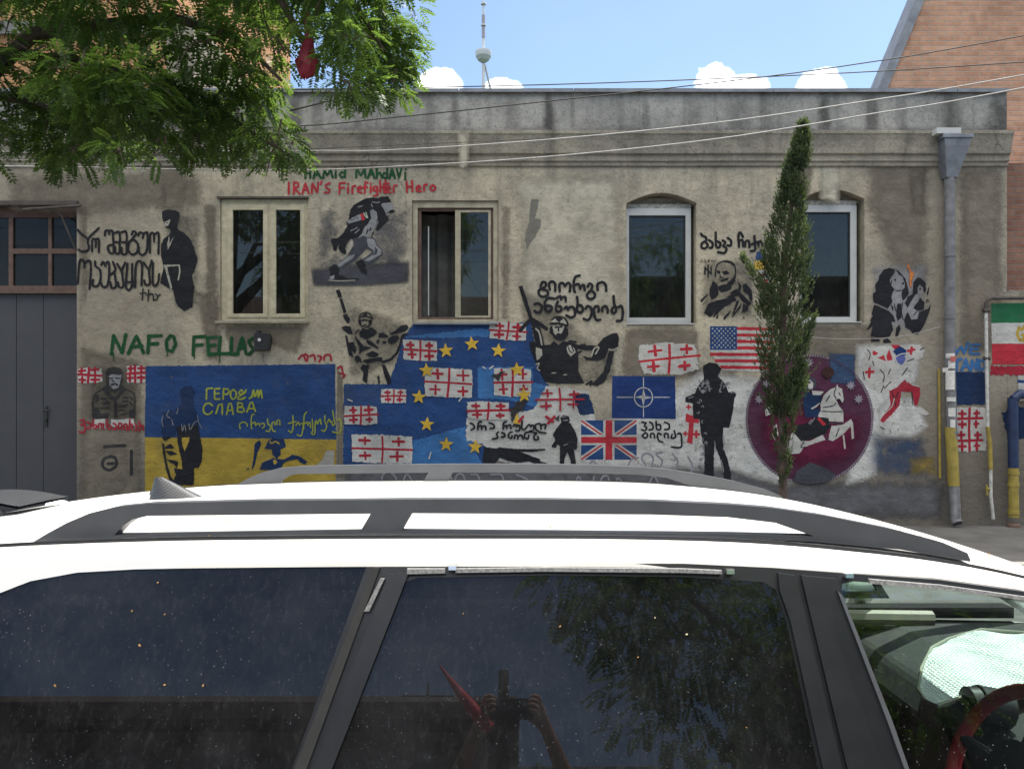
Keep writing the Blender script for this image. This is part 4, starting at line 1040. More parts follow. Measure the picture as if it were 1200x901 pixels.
m.strokes([[(262, 140), (285, 138)], [(305, 138), (332, 140)], [(215, 215), (165, 245), (145, 300), (145, 415)], [(375, 215), (430, 245), (440, 300), (437, 415)], [(298, 300), (300, 415)], [(310, 300), (312, 412)], [(200, 350), (260, 345)], [(330, 365), (370, 362)], [(340, 395), (385, 385)], [(230, 280), (245, 300)], [(200, 280), (225, 285)], [(355, 300), (390, 300)], [(405, 310), (425, 330)], [(410, 270), (425, 290)], [(280, 155), (292, 162)]], 8, BK2)
m.build('stencil_figure', 'black stencil portrait of a smiling man in a cap and camouflage jacket')
m = Mural((85, 420), 6.006, .003)
m.strokes([[(265, 690), (220, 710), (215, 760), (260, 785), (310, 750), (300, 700), (265, 690)], [(415, 650), (415, 815)], [(225, 622), (300, 615), (370, 612)], [(250, 740), (290, 738)]], 18, BK2)
m.build('graffiti_text', 'faded black scrawl low beside the blue and yellow flag')

# --- blue and yellow flag
m = Mural(base=.0026)
m.poly([(171, 429), (280, 428), (393, 426.5), (393, 470), (394, 515), (280, 513), (170, 512)], BL, .6)
m.poly([(170, 512.5), (280, 513.5), (394, 515), (393, 600), (170, 600)], YL, .6)
uk = m.build('painted_flag', 'large flag with a blue upper half and yellow lower half')
m = Mural((235, 440), 7.06, .006)
m.strokes([[(50, 195), (52, 108), (100, 105)], [(160, 108), (118, 110), (118, 195), (162, 195)], [(118, 152), (155, 148)], [(188, 195), (192, 110)], [(192, 110), (230, 112), (238, 135), (220, 155), (192, 155)]], 12, YG, smooth=False)
m.strokes([[(272, 115), (250, 140), (254, 180), (272, 196), (292, 180), (296, 140), (272, 115)], [(372, 180), (345, 195), (315, 195), (310, 180), (335, 165), (352, 140), (340, 120), (320, 140), (330, 155), (360, 150), (378, 120)], [(405, 190), (425, 175), (440, 120), (450, 175), (475, 120), (480, 180), (500, 120), (510, 185)],
           [(100, 250), (75, 230), (40, 240), (25, 280), (40, 315), (75, 318), (100, 295)]], 12, YG)
m.strokes([[(130, 315), (150, 245), (180, 235), (182, 320)], [(218, 320), (235, 235), (255, 230), (272, 320)], [(225, 290), (265, 285)], [(308, 300), (310, 225)], [(310, 225), (345, 230), (350, 252), (312, 262)], [(312, 262), (355, 266), (365, 290), (345, 303), (310, 300)], [(385, 300), (415, 225), (430, 220), (455, 295)], [(395, 275), (445, 272)]], 12, YG, smooth=False)
m.build('graffiti_text', 'yellow Cyrillic slogan in two lines on the blue half of the flag')
m = Mural((235, 440), 7.06, .006)
m.strokes([[(330, 440), (325, 402), (355, 385), (385, 400), (387, 418)], [(445, 320), (425, 330), (420, 400), (425, 440)], [(423, 402), (450, 385), (458, 415)], [(460, 405), (485, 395), (490, 418)], [(505, 400), (525, 395), (530, 420), (513, 435)], [(555, 360), (560, 400), (580, 420), (570, 460), (543, 458)], [(590, 420), (595, 390), (615, 385), (617, 408)], [(590, 418), (600, 455), (622, 462)], [(635, 405), (635, 372), (655, 370), (658, 408)],
           [(765, 330), (768, 410), (755, 470), (728, 455)], [(730, 395), (790, 380)], [(790, 412), (810, 385), (822, 412)], [(825, 402), (848, 395), (850, 430), (835, 495), (800, 490)], [(880, 300), (860, 330), (855, 400), (855, 440)], [(858, 402), (880, 385), (890, 412)], [(892, 396), (905, 385), (912, 430)], [(925, 360), (930, 450), (920, 478), (945, 480), (950, 380)], [(960, 370), (968, 400), (990, 360), (1000, 402)], [(1030, 330), (1030, 380), (1045, 420), (1025, 460), (1003, 450)], [(1050, 390), (1065, 360), (1077, 388)], [(1095, 290), (1105, 360), (1112, 400), (1095, 412), (1088, 380)], [(1130, 370), (1155, 360), (1165, 420), (1150, 475), (1093, 465)]], 9, YG)
m.build('graffiti_text', 'yellow Georgian name across the blue half of the flag')
m = Mural((85, 420), 6.006, .0065)
m.poly([(755, 225), (790, 195), (840, 195), (866, 240), (850, 270), (856, 340), (880, 395), (890, 470), (735, 480), (720, 360), (770, 330), (760, 260)], DB)
m.poly([(735, 478), (820, 468), (885, 470), (905, 580), (917, 640), (910, 725), (890, 768), (857, 770), (855, 890), (705, 890), (720, 830), (775, 780), (770, 720), (755, 660), (740, 580)], BK)
m.poly([(640, 380), (700, 360), (740, 400), (735, 480), (725, 545), (630, 540), (625, 440)], DB)
m.poly([(770, 555), (825, 555), (815, 600), (790, 652), (775, 610)], YL)
for p in ([(632, 560), (650, 580), (690, 560), (700, 548), (640, 546)], [(640, 630), (690, 600), (722, 630), (680, 637)], [(650, 650), (700, 650), (742, 672), (690, 682)], [(665, 710), (720, 715), (747, 730), (735, 772), (715, 740), (690, 736)], [(630, 590), (645, 600), (668, 740), (690, 820), (715, 862), (690, 890), (660, 780), (640, 680)], [(715, 770), (775, 780), (730, 830)]): m.poly(p, BK)
m.strokes([[(640, 400), (630, 440), (640, 480)], [(745, 350), (735, 390)], [(770, 465), (775, 510), (790, 470), (800, 510)], [(820, 460), (830, 500), (860, 450), (890, 440)], [(880, 400), (890, 450), (912, 490)], [(680, 365), (665, 400), (690, 420)], [(700, 430), (710, 470)]], 4, GY)
m.build('stencil_figure', 'dark stencil of a soldier seen from behind across the blue and yellow flag')
m = Mural((235, 440), 7.06, .0065)
for p in ([(450, 560), (490, 530), (502, 570), (470, 640), (455, 720), (432, 785), (425, 770), (442, 660)], [(560, 540), (600, 518), (692, 525), (706, 590), (660, 610), (667, 650), (630, 690), (600, 660), (590, 610), (530, 605)], [(490, 780), (510, 720), (560, 700), (600, 680), (640, 690), (700, 690), (760, 655), (830, 670), (882, 712), (870, 735), (830, 720), (800, 690), (740, 700), (690, 720), (660, 780)], [(930, 755), (960, 740), (995, 745), (980, 765)], [(380, 770), (402, 760), (400, 785)]): m.poly(p, DB)
m.strokes([[(575, 545), (590, 560), (620, 545), (650, 562)]], 10, YL)
m.poly([(600, 700), (620, 690), (635, 720), (615, 740)], YL)
m.poly([(1040, 620), (1110, 618), (1102, 770), (1050, 770), (990, 770), (940, 760), (1010, 690)], CB)
m.build('stencil_figure', 'dark blue stencil of a rifleman on the yellow half of the flag')
m = Mural((0, 400), 3.0, .004)
m.strokes([[(1050, 62), (1065, 48), (1075, 68)], [(1072, 45), (1082, 52), (1080, 68)], [(1090, 52), (1104, 48), (1108, 66)], [(1118, 50), (1130, 56), (1122, 72)], [(1140, 66), (1142, 50), (1160, 48), (1165, 66)], [(1188, 95), (1200, 88), (1205, 110)], [(1192, 112), (1212, 118), (1205, 128)]], 6, RD)
m.build('graffiti_text', 'small red Georgian scrawl above the right end of the blue and yellow flag')
P_('ragged_band', 'grimy red and white strip between the two blue flags', [(394, 425), (403, 445), (402, 560), (395, 560)], SDM, 3, 2, .0042)

# --- flags right of the centre
m = Mural(base=.0035)
m.poly([(750, 405), (780, 401), (815, 404), (819, 432), (800, 439), (755, 438), (748, 420)], WH, 1.4)
five_cross(m, 750, 403, 818, 437, bg=None, red=RD2, tilt=-3, w=3)
m.build('painted_flag', 'single large red five-cross flag under the arched window')
m = Mural(base=.0035, rough=.3)
m.poly([(832, 382.5), (907, 384), (907, 436), (846, 434), (832, 410)], WH)
for i in range(7):
    y0 = 383 + i * 7.55
    xa = 863 if i < 4 else 832 + (i - 4) * 6
    if i == 3: xa = 863
    m.poly([(xa, y0), (885, y0 + .5), (907, y0 + 1.2), (907, y0 + 5), (885, y0 + 4.3), (xa, y0 + 3.9)], RD2, .5)
m.poly([(832, 382.5), (863.5, 382.5), (863.5, 410), (832, 410)], BL2)
m.poly([(832, 382.5), (863.5, 382.5), (863.5, 410), (832, 410)], BL, .2)
for j in range(9):
    for i in range(6 if j % 2 == 0 else 5):
        m.star((835 + i * 5.1 + (2.5 if j % 2 else 0), 385.3 + j * 2.75), 1.35, WH)
m.build('painted_flag', 'American stars and stripes partly behind the cypress')
m = Mural(base=.0035, rough=.25)
m.poly([(717.5, 440.5), (791, 441), (792, 491), (717, 490)], NV)
c = (754, 465.5)
for an in range(4):
    a = an * math.pi / 2
    d = Vector((math.cos(a), math.sin(a))); e = Vector((-d.y, d.x)); C = Vector(c)
    m.poly([C + d * 10.5, C + e * 2.2 + d * 1.6, C], WH, .05, raw=True); m.poly([C + d * 10.5, C, C - e * 2.2 + d * 1.6], GY, .05, raw=True)
    L0, L1 = (12.5, 31) if an % 2 == 0 else (12.5, 23)
    m.stroke([C + d * L0, C + d * L1], .9, WH, raw=True)
m.stroke([(c[0] + 10.6 * math.cos(t), c[1] + 11.2 * math.sin(t)) for t in np.linspace(0, 2 * math.pi, 33)], 1.1, WH, raw=True)
m.stroke([(717, 491), (750, 491.6), (792, 491.8)], 1.0, WH, raw=True)
m.build('painted_flag', 'navy flag with a white compass rose')
m = Mural(base=.0035, rough=.2)
x0, y0, x1, y1 = 681, 492.5, 746, 538.5
m.poly([(x0, y0), (x1, y0), (x1, y1), (x0, y1)], NV); cx_, cy_ = (x0 + x1) / 2, (y0 + y1) / 2
m.poly([(x0, y0), (x1, y0), (x1, y1), (x0, y1)], BL)
for (a, b) in (((x0, y0), (x1, y1)), ((x1, y0), (x0, y1))):
    for w_, mt in ((8.5, WH), (3, RD2)):
        A, B = Vector(a), Vector(b); d = (B - A).normalized(); e = Vector((-d.y, d.x)) * w_ / 2
        m.poly([A + e * .0, A + Vector((abs(e.x) * 1.6, 0)) * (1 if d.x > 0 else -1), B + e.yx * 0 - Vector((0, abs(e.y) * 1.2)), B, B - Vector((abs(e.x) * 1.6, 0)) * (1 if d.x > 0 else -1), A + Vector((0, abs(e.y) * 1.2))], mt, .1, raw=True)
m.poly([(cx_ - 6.5, y0), (cx_ + 6.5, y0), (cx_ + 6.5, y1), (cx_ - 6.5, y1)], WH); m.poly([(x0, cy_ - 6), (x1, cy_ - 6), (x1, cy_ + 6), (x0, cy_ + 6)], WH)
m.poly([(cx_ - 4, y0), (cx_ + 4, y0), (cx_ + 4, y1), (cx_ - 4, y1)], RD2); m.poly([(x0, cy_ - 3.6), (x1, cy_ - 3.6), (x1, cy_ + 3.6), (x0, cy_ + 3.6)], RD2)
m.build('painted_flag', 'British flag with crossed red and white bars on blue')
m = Mural((540, 430), 4.0, .006)
m.strokes([[(848, 258), (868, 262), (860, 275), (872, 285), (862, 298), (848, 294)], [(885, 258), (898, 268), (900, 290), (882, 294)], [(915, 255), (918, 290), (935, 292), (935, 272), (919, 270)], [(955, 258), (975, 268), (975, 290), (955, 293)],
           [(850, 322), (865, 308), (876, 320), (865, 333), (852, 326)], [(890, 330), (890, 313), (905, 313), (908, 332)], [(920, 327), (925, 310), (939, 317)], [(921, 322), (928, 345), (946, 352)], [(955, 330), (955, 313), (970, 313), (972, 332)], [(1000, 298), (1006, 328), (986, 332), (990, 316)], [(1015, 313), (1030, 312), (1035, 345), (1030, 376), (988, 374)]], 7, BK)
m.build('graffiti_text', 'small black Georgian name right of the British flag')
m = Mural(base=.0048)
m.strokes([[(757, 546), (752, 536), (758, 531), (765, 536), (764, 545)], [(776, 530), (769, 532), (776, 540), (772, 548), (766, 547)], [(788, 532), (794, 540), (791, 553)], [(806, 535), (811, 545), (809, 556)], [(735, 548), (740, 538), (748, 536)], [(690, 546), (694, 540), (700, 545)],
           [(446, 572), (449, 556), (457, 553), (464, 560), (466, 572)], [(470, 572), (476, 556), (482, 562), (480, 572)], [(516, 572), (520, 556), (527, 556), (531, 566), (536, 556), (543, 557), (547, 572)], [(552, 556), (560, 557), (564, 572)], [(575, 556), (588, 557), (591, 572)], [(605, 556), (618, 562), (620, 572)], [(673, 572), (678, 558), (684, 572)], [(694, 572), (696, 558)], [(704, 572), (705, 560), (712, 558), (716, 572)], [(722, 572), (724, 560), (734, 572)], [(758, 572), (766, 558), (774, 572)]], 2.0, LV, raw=True)
m.build('graffiti_text', 'pale chalky scrawl along the foot of the wall behind the car')

# --- soldier with flag, right
m = Mural((790, 415), 5.81, .005)
m.poly([(90, 335), (120, 330), (170, 345), (180, 480), (170, 612), (110, 605), (62, 580), (85, 430)], WH)
m.poly([(80, 405), (168, 428), (168, 472), (76, 462)], RD2); m.poly([(105, 440), (135, 445), (125, 610), (88, 602)], RD2)
for (a, b, r_) in ((98, 360, 14), (150, 545, 20), (76, 540, 13)): m.strokes([[(a - r_, b), (a + r_, b)], [(a, b - r_), (a, b + r_)]], r_ * .7, RD2)
m.poly([(195, 100), (200, 75), (240, 55), (290, 65), (320, 100), (310, 125), (295, 150), (330, 180), (355, 220), (370, 260), (400, 250), (425, 275), (410, 300), (400, 390), (375, 500), (335, 500), (330, 560), (335, 640), (365, 720), (385, 810), (388, 870), (345, 870), (330, 780), (310, 700), (285, 640), (275, 580), (270, 700), (268, 870), (205, 870), (205, 640), (190, 580), (180, 520), (170, 440), (130, 440), (125, 335), (75, 325), (75, 295), (140, 265), (160, 220), (200, 170), (200, 140)], BK)
random.seed(11)
for i in range(46):
    t = random.random()
    if i < 20: x, y = random.uniform(165, 245), random.uniform(185, 260)
    elif i < 30: x, y = random.uniform(285, 365), random.uniform(180, 260)
    else: y = random.uniform(300, 740); x = 195 + random.uniform(-15, 15) if y > 480 else 188 + random.uniform(-20, 22)
    an = random.uniform(0, 6.28)
    m.stroke([(x, y), (x + 13 * math.cos(an), y + 13 * math.sin(an)), (x + 18 * math.cos(an + .9), y + 18 * math.sin(an + .9))], 5, GY)
m.strokes([[(335, 560), (340, 600), (332, 650)], [(318, 720), (330, 760), (335, 800)], [(385, 265), (410, 258), (420, 275)], [(95, 300), (130, 290)], [(275, 600), (285, 660)]], 5, GY)
m.build('stencil_figure', 'black stencil of a soldier from behind holding a five-cross flag')

# --- portrait with name, right of window 3
m = Mural((810, 260), 7.51, .005)
m.strokes([[(85, 105), (100, 125), (125, 135), (130, 165), (95, 190), (90, 225), (120, 235), (145, 210), (130, 182)], [(155, 162), (185, 185), (185, 225), (162, 230)], [(215, 95), (218, 215), (245, 225), (257, 190), (227, 172)], [(275, 165), (300, 182), (280, 213)], [(285, 215), (310, 240), (290, 275), (235, 268)], [(320, 142), (350, 170), (345, 210), (317, 208)],
           [(455, 135), (432, 95), (415, 120), (420, 222)], [(420, 172), (450, 160), (455, 217)], [(475, 220), (478, 175), (505, 170), (512, 225)], [(555, 125), (560, 200), (560, 250), (523, 258)], [(530, 200), (580, 180)], [(590, 220), (592, 180), (615, 175), (630, 212)]], 18, BK)
m.strokes([[(82, 356), (92, 335), (102, 356)], [(115, 338), (130, 338), (116, 356), (132, 356)], [(152, 336), (143, 346), (152, 357), (163, 347), (152, 336)], [(178, 358), (180, 338), (195, 356), (208, 336), (212, 356)]], 5, BK, smooth=False)
m.strokes([[(120, 400), (120, 462)], [(122, 405), (172, 455)], [(148, 380), (148, 490)], [(174, 400), (174, 462)]], 10, BK, smooth=False)
m.build('graffiti_text', 'black Georgian name and small emblem right of the arched window')
m = Mural((810, 260), 7.51, .005, .25)
m.strokes([[(213, 480), (215, 430), (225, 385), (260, 355), (310, 345), (360, 360), (385, 400), (390, 475)]], 9, BK)
for p in ([(265, 352), (310, 338), (362, 355), (385, 400), (365, 385), (340, 362), (300, 356)], [(225, 428), (250, 430), (257, 460), (230, 455)], [(270, 440), (310, 428), (337, 455), (290, 467)], [(228, 500), (260, 512), (332, 488), (320, 512), (268, 528)], [(235, 570), (270, 555), (310, 550), (335, 520), (355, 540), (352, 590), (310, 612), (270, 622), (240, 600)], [(160, 600), (190, 520), (230, 550), (240, 640), (180, 690), (160, 640)], [(110, 800), (150, 720), (230, 690), (382, 690), (330, 730), (250, 770), (200, 800), (170, 842)],
          [(280, 850), (352, 768), (330, 820), (290, 862)], [(348, 848), (440, 718), (432, 760), (370, 832)], [(410, 640), (430, 620), (500, 690), (532, 720), (500, 742), (440, 690)], [(450, 560), (480, 540), (530, 600), (542, 680), (520, 702), (500, 640), (460, 610)], [(78, 692), (150, 625), (145, 642), (90, 712)], [(78, 745), (150, 680), (112, 722)], [(308, 662), (400, 620), (420, 560), (402, 520), (442, 560), (420, 650), (330, 668)], [(375, 470), (390, 460), (392, 500), (372, 505)], [(215, 850), (240, 800), (235, 850)], [(440, 800), (470, 740), (455, 800)], [(470, 780), (505, 740), (495, 790)], [(520, 660), (545, 720), (530, 705)], [(450, 830), (470, 845), (460, 855)]): m.poly(p, BK)
m.strokes([[(250, 488), (268, 495), (285, 488)]], 7, BK)
for p in ([(235, 690), (380, 660), (400, 690), (300, 730)], [(345, 620), (400, 590), (410, 640), (350, 655)], [(395, 700), (425, 690), (380, 800), (360, 820)], [(455, 720), (500, 745), (470, 800), (450, 780)], [(250, 465), (262, 480), (252, 500)], [(225, 740), (300, 735), (240, 800), (190, 845)], [(340, 520), (380, 480), (388, 520), (358, 560)], [(200, 640), (235, 640), (210, 680)]): m.poly(p, BK)
m.build('stencil_figure', 'black stencil portrait of a man with a shaved head in a draped coat')
m = Mural((810, 260), 7.51, .005)
m.poly([(575, 262), (650, 255), (655, 340), (568, 335)], BL, .8); m.poly([(555, 345), (680, 345), (675, 385), (640, 420), (560, 418)], YS, .8)
m.poly([(590, 425), (640, 425), (700, 490), (690, 540), (640, 520)], WH, 1.0); m.poly([(590, 465), (640, 460), (635, 490), (605, 490)], RD2); m.poly([(630, 505), (680, 515), (655, 545)], RD2)
m.build('painted_flag', 'little blue and yellow patch at the left edge of the cypress')

# --- round emblem with horseman
m = Mural((865, 410), 5.63, .0036)
m.ellipse((470, 457), 422, 428, LV, 72, .3); m.ellipse((470, 457), 408, 414, PU, 72, .3)
for i in range(150):
    a = 2 * math.pi * i / 150
    m.stroke([(470 + 411 * math.cos(a), 457 + 417 * math.sin(a)), (470 + 421 * math.cos(a + .012), 457 + 427 * math.sin(a + .012))], 4.5, PU, smooth=False)
emb = m.build('painted_emblem', 'maroon round emblem with a white horse and blue-cloaked rider')
soft_patch('painted_emblem', 'crimson shading over the lower half of the round emblem', [(880, 475), (950, 470), (1018, 480), (1018, 510), (1000, 545), (950, 560), (900, 545), (882, 515)], SMR, 30, 4, .0222)
m = Mural((865, 410), 5.63, .0246, .25)
m.poly([(358, 862), (380, 800), (470, 740), (560, 772), (642, 822), (570, 872), (460, 884)], DG)
m.ellipse((465, 222), 46, 46, DG); m.ellipse((590, 150), 38, 36, paint('brown_mask', (.045, .022, .018), .15, .1))
for (a, b) in ((737, 235), (790, 325), (135, 325), (182, 230), (462, 85)):
    m.star((865 + a / 5.63, 410 + b / 5.63), 6.0, LV, n=8, inner=.5)
m.poly([(220, 560), (232, 500), (250, 485), (262, 560), (240, 595)], WH); m.poly([(170, 400), (240, 335), (262, 400), (180, 437)], WH); m.strokes([[(200, 392), (255, 380)]], 5, DG)
m.poly([(330, 570), (360, 540), (410, 600), (470, 600), (552, 555), (572, 592), (480, 622), (430, 642), (400, 682), (330, 687), (313, 650)], WH)
m.poly([(538, 360), (560, 300), (600, 262), (640, 247), (648, 226), (658, 248), (680, 255), (692, 330), (682, 350), (664, 322), (640, 325), (662, 372), (688, 402), (690, 475), (600, 470), (540, 455), (518, 432), (540, 400)], WH)
m.poly([(595, 560), (610, 500), (680, 495), (740, 455), (752, 482), (760, 580), (744, 590), (738, 502), (690, 552), (620, 602), (592, 592)], WH)
m.poly([(684, 560), (694, 558), (705, 650), (694, 654)], WH)
m.poly([(365, 500), (440, 485), (520, 440), (590, 450), (606, 505), (570, 552), (500, 582), (410, 602), (362, 545)], BK)
m.poly([(515, 455), (530, 443), (577, 490), (555, 500)], RD2)
m.poly([(430, 290), (445, 262), (480, 290), (546, 300), (540, 350), (490, 390), (537, 385), (520, 442), (440, 447), (425, 360)], DB)
m.poly([(440, 215), (465, 195), (492, 220), (486, 257), (462, 258), (450, 236)], WH); m.ellipse((466, 214), 9, 8, DG)
m.poly([(480, 268), (560, 275), (542, 298), (488, 298)], WH)
m.poly([(475, 385), (540, 345), (520, 372), (482, 393)], WH)
m.strokes([[(548, 404), (620, 408), (688, 406)], [(555, 380), (620, 368), (640, 350)], [(598, 482), (690, 486)], [(640, 250), (628, 290), (640, 320)], [(660, 285), (668, 300)], [(570, 552), (590, 595)], [(600, 300), (575, 340)], [(640, 570), (660, 520)], [(430, 605), (410, 640), (440, 640)], [(330, 690), (320, 760), (325, 830)]], 6, DG)
m.strokes([[(230, 520), (242, 575)], [(360, 600), (350, 650)], [(480, 460), (460, 485)], [(500, 450), (470, 490)]], 5, GY)
m.build('painted_emblem', 'white horse carrying a rider in a blue cloak')

# --- woman and child stencil
m = Mural((1005, 300), 8.58, .005)
for p in ([(215, 200), (260, 140), (320, 120), (375, 135), (370, 170), (350, 200), (320, 240), (330, 290), (370, 335), (345, 380), (340, 420), (350, 460), (300, 532), (250, 507), (200, 480), (160, 470), (150, 380), (180, 360), (175, 290), (210, 240)],
          [(380, 130), (430, 170), (480, 230), (505, 320), (515, 382), (480, 430), (450, 450), (440, 390), (447, 340), (472, 320), (475, 270), (450, 210), (410, 180)],
          [(360, 242), (387, 230), (380, 257)], [(405, 185), (425, 178), (420, 195)], [(440, 275), (467, 260), (465, 282), (445, 292)], [(370, 330), (400, 347), (440, 338), (432, 352), (395, 358)],
          [(165, 490), (240, 520), (310, 550), (360, 600), (377, 662), (340, 662), (355, 740), (320, 812), (220, 827), (130, 802), (150, 702), (100, 742), (90, 740), (140, 652), (120, 660), (150, 602), (140, 580)],
          [(395, 480), (437, 480), (440, 620), (400, 652), (385, 602)], [(390, 720), (415, 690), (432, 730), (405, 802), (375, 817)], [(130, 820), (210, 830), (222, 857), (140, 862)], [(255, 842), (300, 825), (342, 872), (260, 877)],
          [(560, 262), (600, 215), (640, 225), (682, 270), (687, 350), (665, 372), (655, 312), (620, 287), (600, 320), (602, 370), (560, 402), (582, 382), (540, 450), (500, 522), (480, 470), (500, 410), (550, 382)],
          [(560, 522), (630, 420), (672, 470), (660, 542), (600, 552)], [(500, 560), (540, 642), (600, 632), (620, 562), (702, 532), (737, 480), (720, 562), (682, 662), (640, 742), (602, 787), (550, 777), (530, 742), (480, 722), (465, 640)],
          [(615, 330), (640, 320), (632, 345)], [(690, 380), (725, 280), (705, 400)], [(330, 480), (360, 520), (350, 560)]): m.poly(p, BK, .3)
m.strokes([[(340, 250), (332, 300), (350, 340)], [(365, 480), (385, 560)], [(450, 470), (440, 560), (455, 640)], [(475, 470), (495, 500)], [(690, 470), (700, 440), (712, 460)], [(590, 380), (600, 350)], [(560, 600), (590, 560)]], 7, BK)
m.build('stencil_figure', 'black stencil of a long-haired woman facing a child in a headscarf')
soft_patch('painted_flame', 'orange flame painted above the woman and child', [(1005 + a / 8.58, 300 + b / 8.58) for a, b in ((480, 90), (510, 58), (530, 120), (548, 160), (590, 138), (565, 200), (550, 260), (540, 345), (525, 330), (510, 300), (508, 220), (512, 170))], SOR, 2.2, .8, .009)

# --- figure in a flag shirt
m = Mural((1000, 395), 6.67, .005)
m.poly([(90, 120), (150, 75), (300, 70), (400, 60), (520, 60), (555, 100), (540, 160), (470, 190), (400, 260), (350, 340), (280, 400), (240, 450), (180, 420), (100, 370), (60, 300), (60, 210)], WH, .8)
for p in ([(292, 60), (350, 62), (382, 82), (320, 97)], [(150, 105), (165, 110), (195, 125), (165, 147), (148, 130)], [(185, 160), (240, 140), (252, 190)], [(255, 150), (280, 95), (307, 178), (265, 187)]): m.poly(p, RD2)
m.strokes([[(97, 275), (155, 270)], [(125, 245), (122, 312)], [(425, 108), (475, 98)], [(455, 82), (448, 130)]], 17, RD2, smooth=False)
m.poly([(305, 110), (360, 72), (412, 100), (410, 142), (340, 152)], NV); m.poly([(328, 150), (400, 143), (407, 180), (375, 219), (343, 197)], VI); m.stroke([(330, 155), (365, 135), (410, 128)], 8, WH)
m.poly([(278, 420), (340, 390), (400, 332), (450, 370), (517, 385), (522, 450), (500, 530), (475, 542), (460, 430), (375, 425), (355, 540), (300, 602), (230, 672), (208, 650), (290, 530)], RD)
m.poly([(200, 660), (240, 670), (330, 570), (327, 602), (250, 692), (208, 712)], WH); m.poly([(468, 572), (520, 538), (597, 602), (560, 612)], WH)
for l in ([(110, 100), (130, 130), (120, 180)], [(150, 190), (160, 225)], [(210, 255), (240, 300), (230, 350)], [(290, 250), (270, 290)], [(240, 400), (290, 350)], [(300, 420), (320, 480), (350, 430)], [(320, 500), (330, 540)], [(455, 430), (465, 530)], [(420, 190), (470, 170)], [(210, 700), (240, 720)], [(380, 300), (420, 240)], [(520, 100), (550, 85)], [(215, 430), (235, 380)], [(75, 270), (85, 330)]): m.stroke(l, 6, BK)
m.strokes([[(285, 415), (345, 385)], [(455, 372), (515, 388)], [(318, 480), (300, 540), (240, 600)], [(410, 340), (420, 355)]], 6, WH)
m.build('stencil_figure', 'painted figure bending in a white five-cross shirt and red trousers')
P_('white_wash', 'white sprayed cloud under the bending figure', [(1025, 478), (1040, 462), (1072, 462), (1092, 500), (1070, 516), (1030, 516)], SW, 9, 3, .0034)

# --- right end: letters, crosses, striped flag
m = Mural((1080, 340), 3.217, .005)
m.poly([(103, 308), (247, 308), (247, 430), (103, 432)], DB, 1.2)
m.poly([(118, 440), (247, 443), (243, 605), (115, 610)], WH, 1.5)
m.build('painted_patch', 'dark blue and white patches beside the drainpipe')
m = Mural((1080, 340), 3.217, .0065)
m.strokes([[(118, 196), (130, 240), (148, 212), (160, 238), (174, 198)], [(217, 206), (183, 206), (182, 240), (217, 240)], [(182, 222), (210, 221)],
           [(112, 264), (98, 272), (106, 284), (100, 300), (90, 302)], [(118, 263), (150, 261)], [(133, 262), (131, 305)], [(150, 304), (165, 259), (181, 302)], [(156, 288), (176, 286)], [(187, 302), (189, 262), (205, 300), (208, 260)], [(216, 300), (217, 262), (236, 268), (241, 285), (229, 300), (216, 300)]], 8, BL2, smooth=False)
m.build('graffiti_text', 'blue capital lettering WE STAND beside the drainpipe')
m = Mural((1080, 340), 3.217, .0065)
m.strokes([[(128, 485), (228, 482)], [(180, 445), (178, 520)], [(132, 568), (228, 565)], [(178, 525), (180, 605)], [(140, 465), (165, 466)], [(152, 455), (152, 478)], [(198, 464), (216, 463)], [(207, 455), (206, 476)], [(140, 505), (165, 505)], [(152, 495), (152, 518)], [(198, 504), (212, 503)], [(204, 494), (204, 516)], [(138, 546), (160, 545)], [(148, 534), (149, 558)], [(200, 546), (222, 545)], [(210, 536), (210, 560)], [(140, 588), (165, 588)], [(152, 576), (152, 604)], [(200, 586), (215, 586)], [(206, 575), (207, 602)]], 8, RD)
m.build('painted_flag', 'red crosses on a white square low beside the drainpipe')
m = Mural((1080, 340), 3.217, .0035)
m.poly([(262, 50), (480, 48), (480, 122), (262, 124)], IG, .5); m.poly([(262, 124), (480, 122), (480, 202), (264, 202)], WH, .5); m.poly([(264, 202), (480, 202), (480, 280), (266, 280)], RD2, .5)
m.poly([(262, 286), (480, 286), (480, 318), (258, 320)], RD, 2)
m.strokes([[(368, 140), (360, 165), (370, 190)], [(375, 150), (392, 140), (402, 160), (385, 175), (395, 195)], [(378, 170), (410, 168)], [(372, 185), (400, 198)], [(385, 135), (400, 150)]], 9, GD)
m.build('painted_flag', 'green, white and red striped flag with a gold emblem at the right end', nb)
m = Mural((1080, 340), 3.217, .0035)
m.poly([(362, 322), (480, 322), (480, 420), (364, 420)], WH, 1); m.poly([(362, 338), (480, 338), (480, 350), (362, 350)], BL); m.poly([(362, 390), (480, 390), (480, 404), (362, 404)], BL)
m.poly([(300, 470), (330, 440), (480, 440), (480, 560), (330, 560)], DB, 3)
m.build('painted_patch', 'blue, white and green painted patches low at the right end', nb)
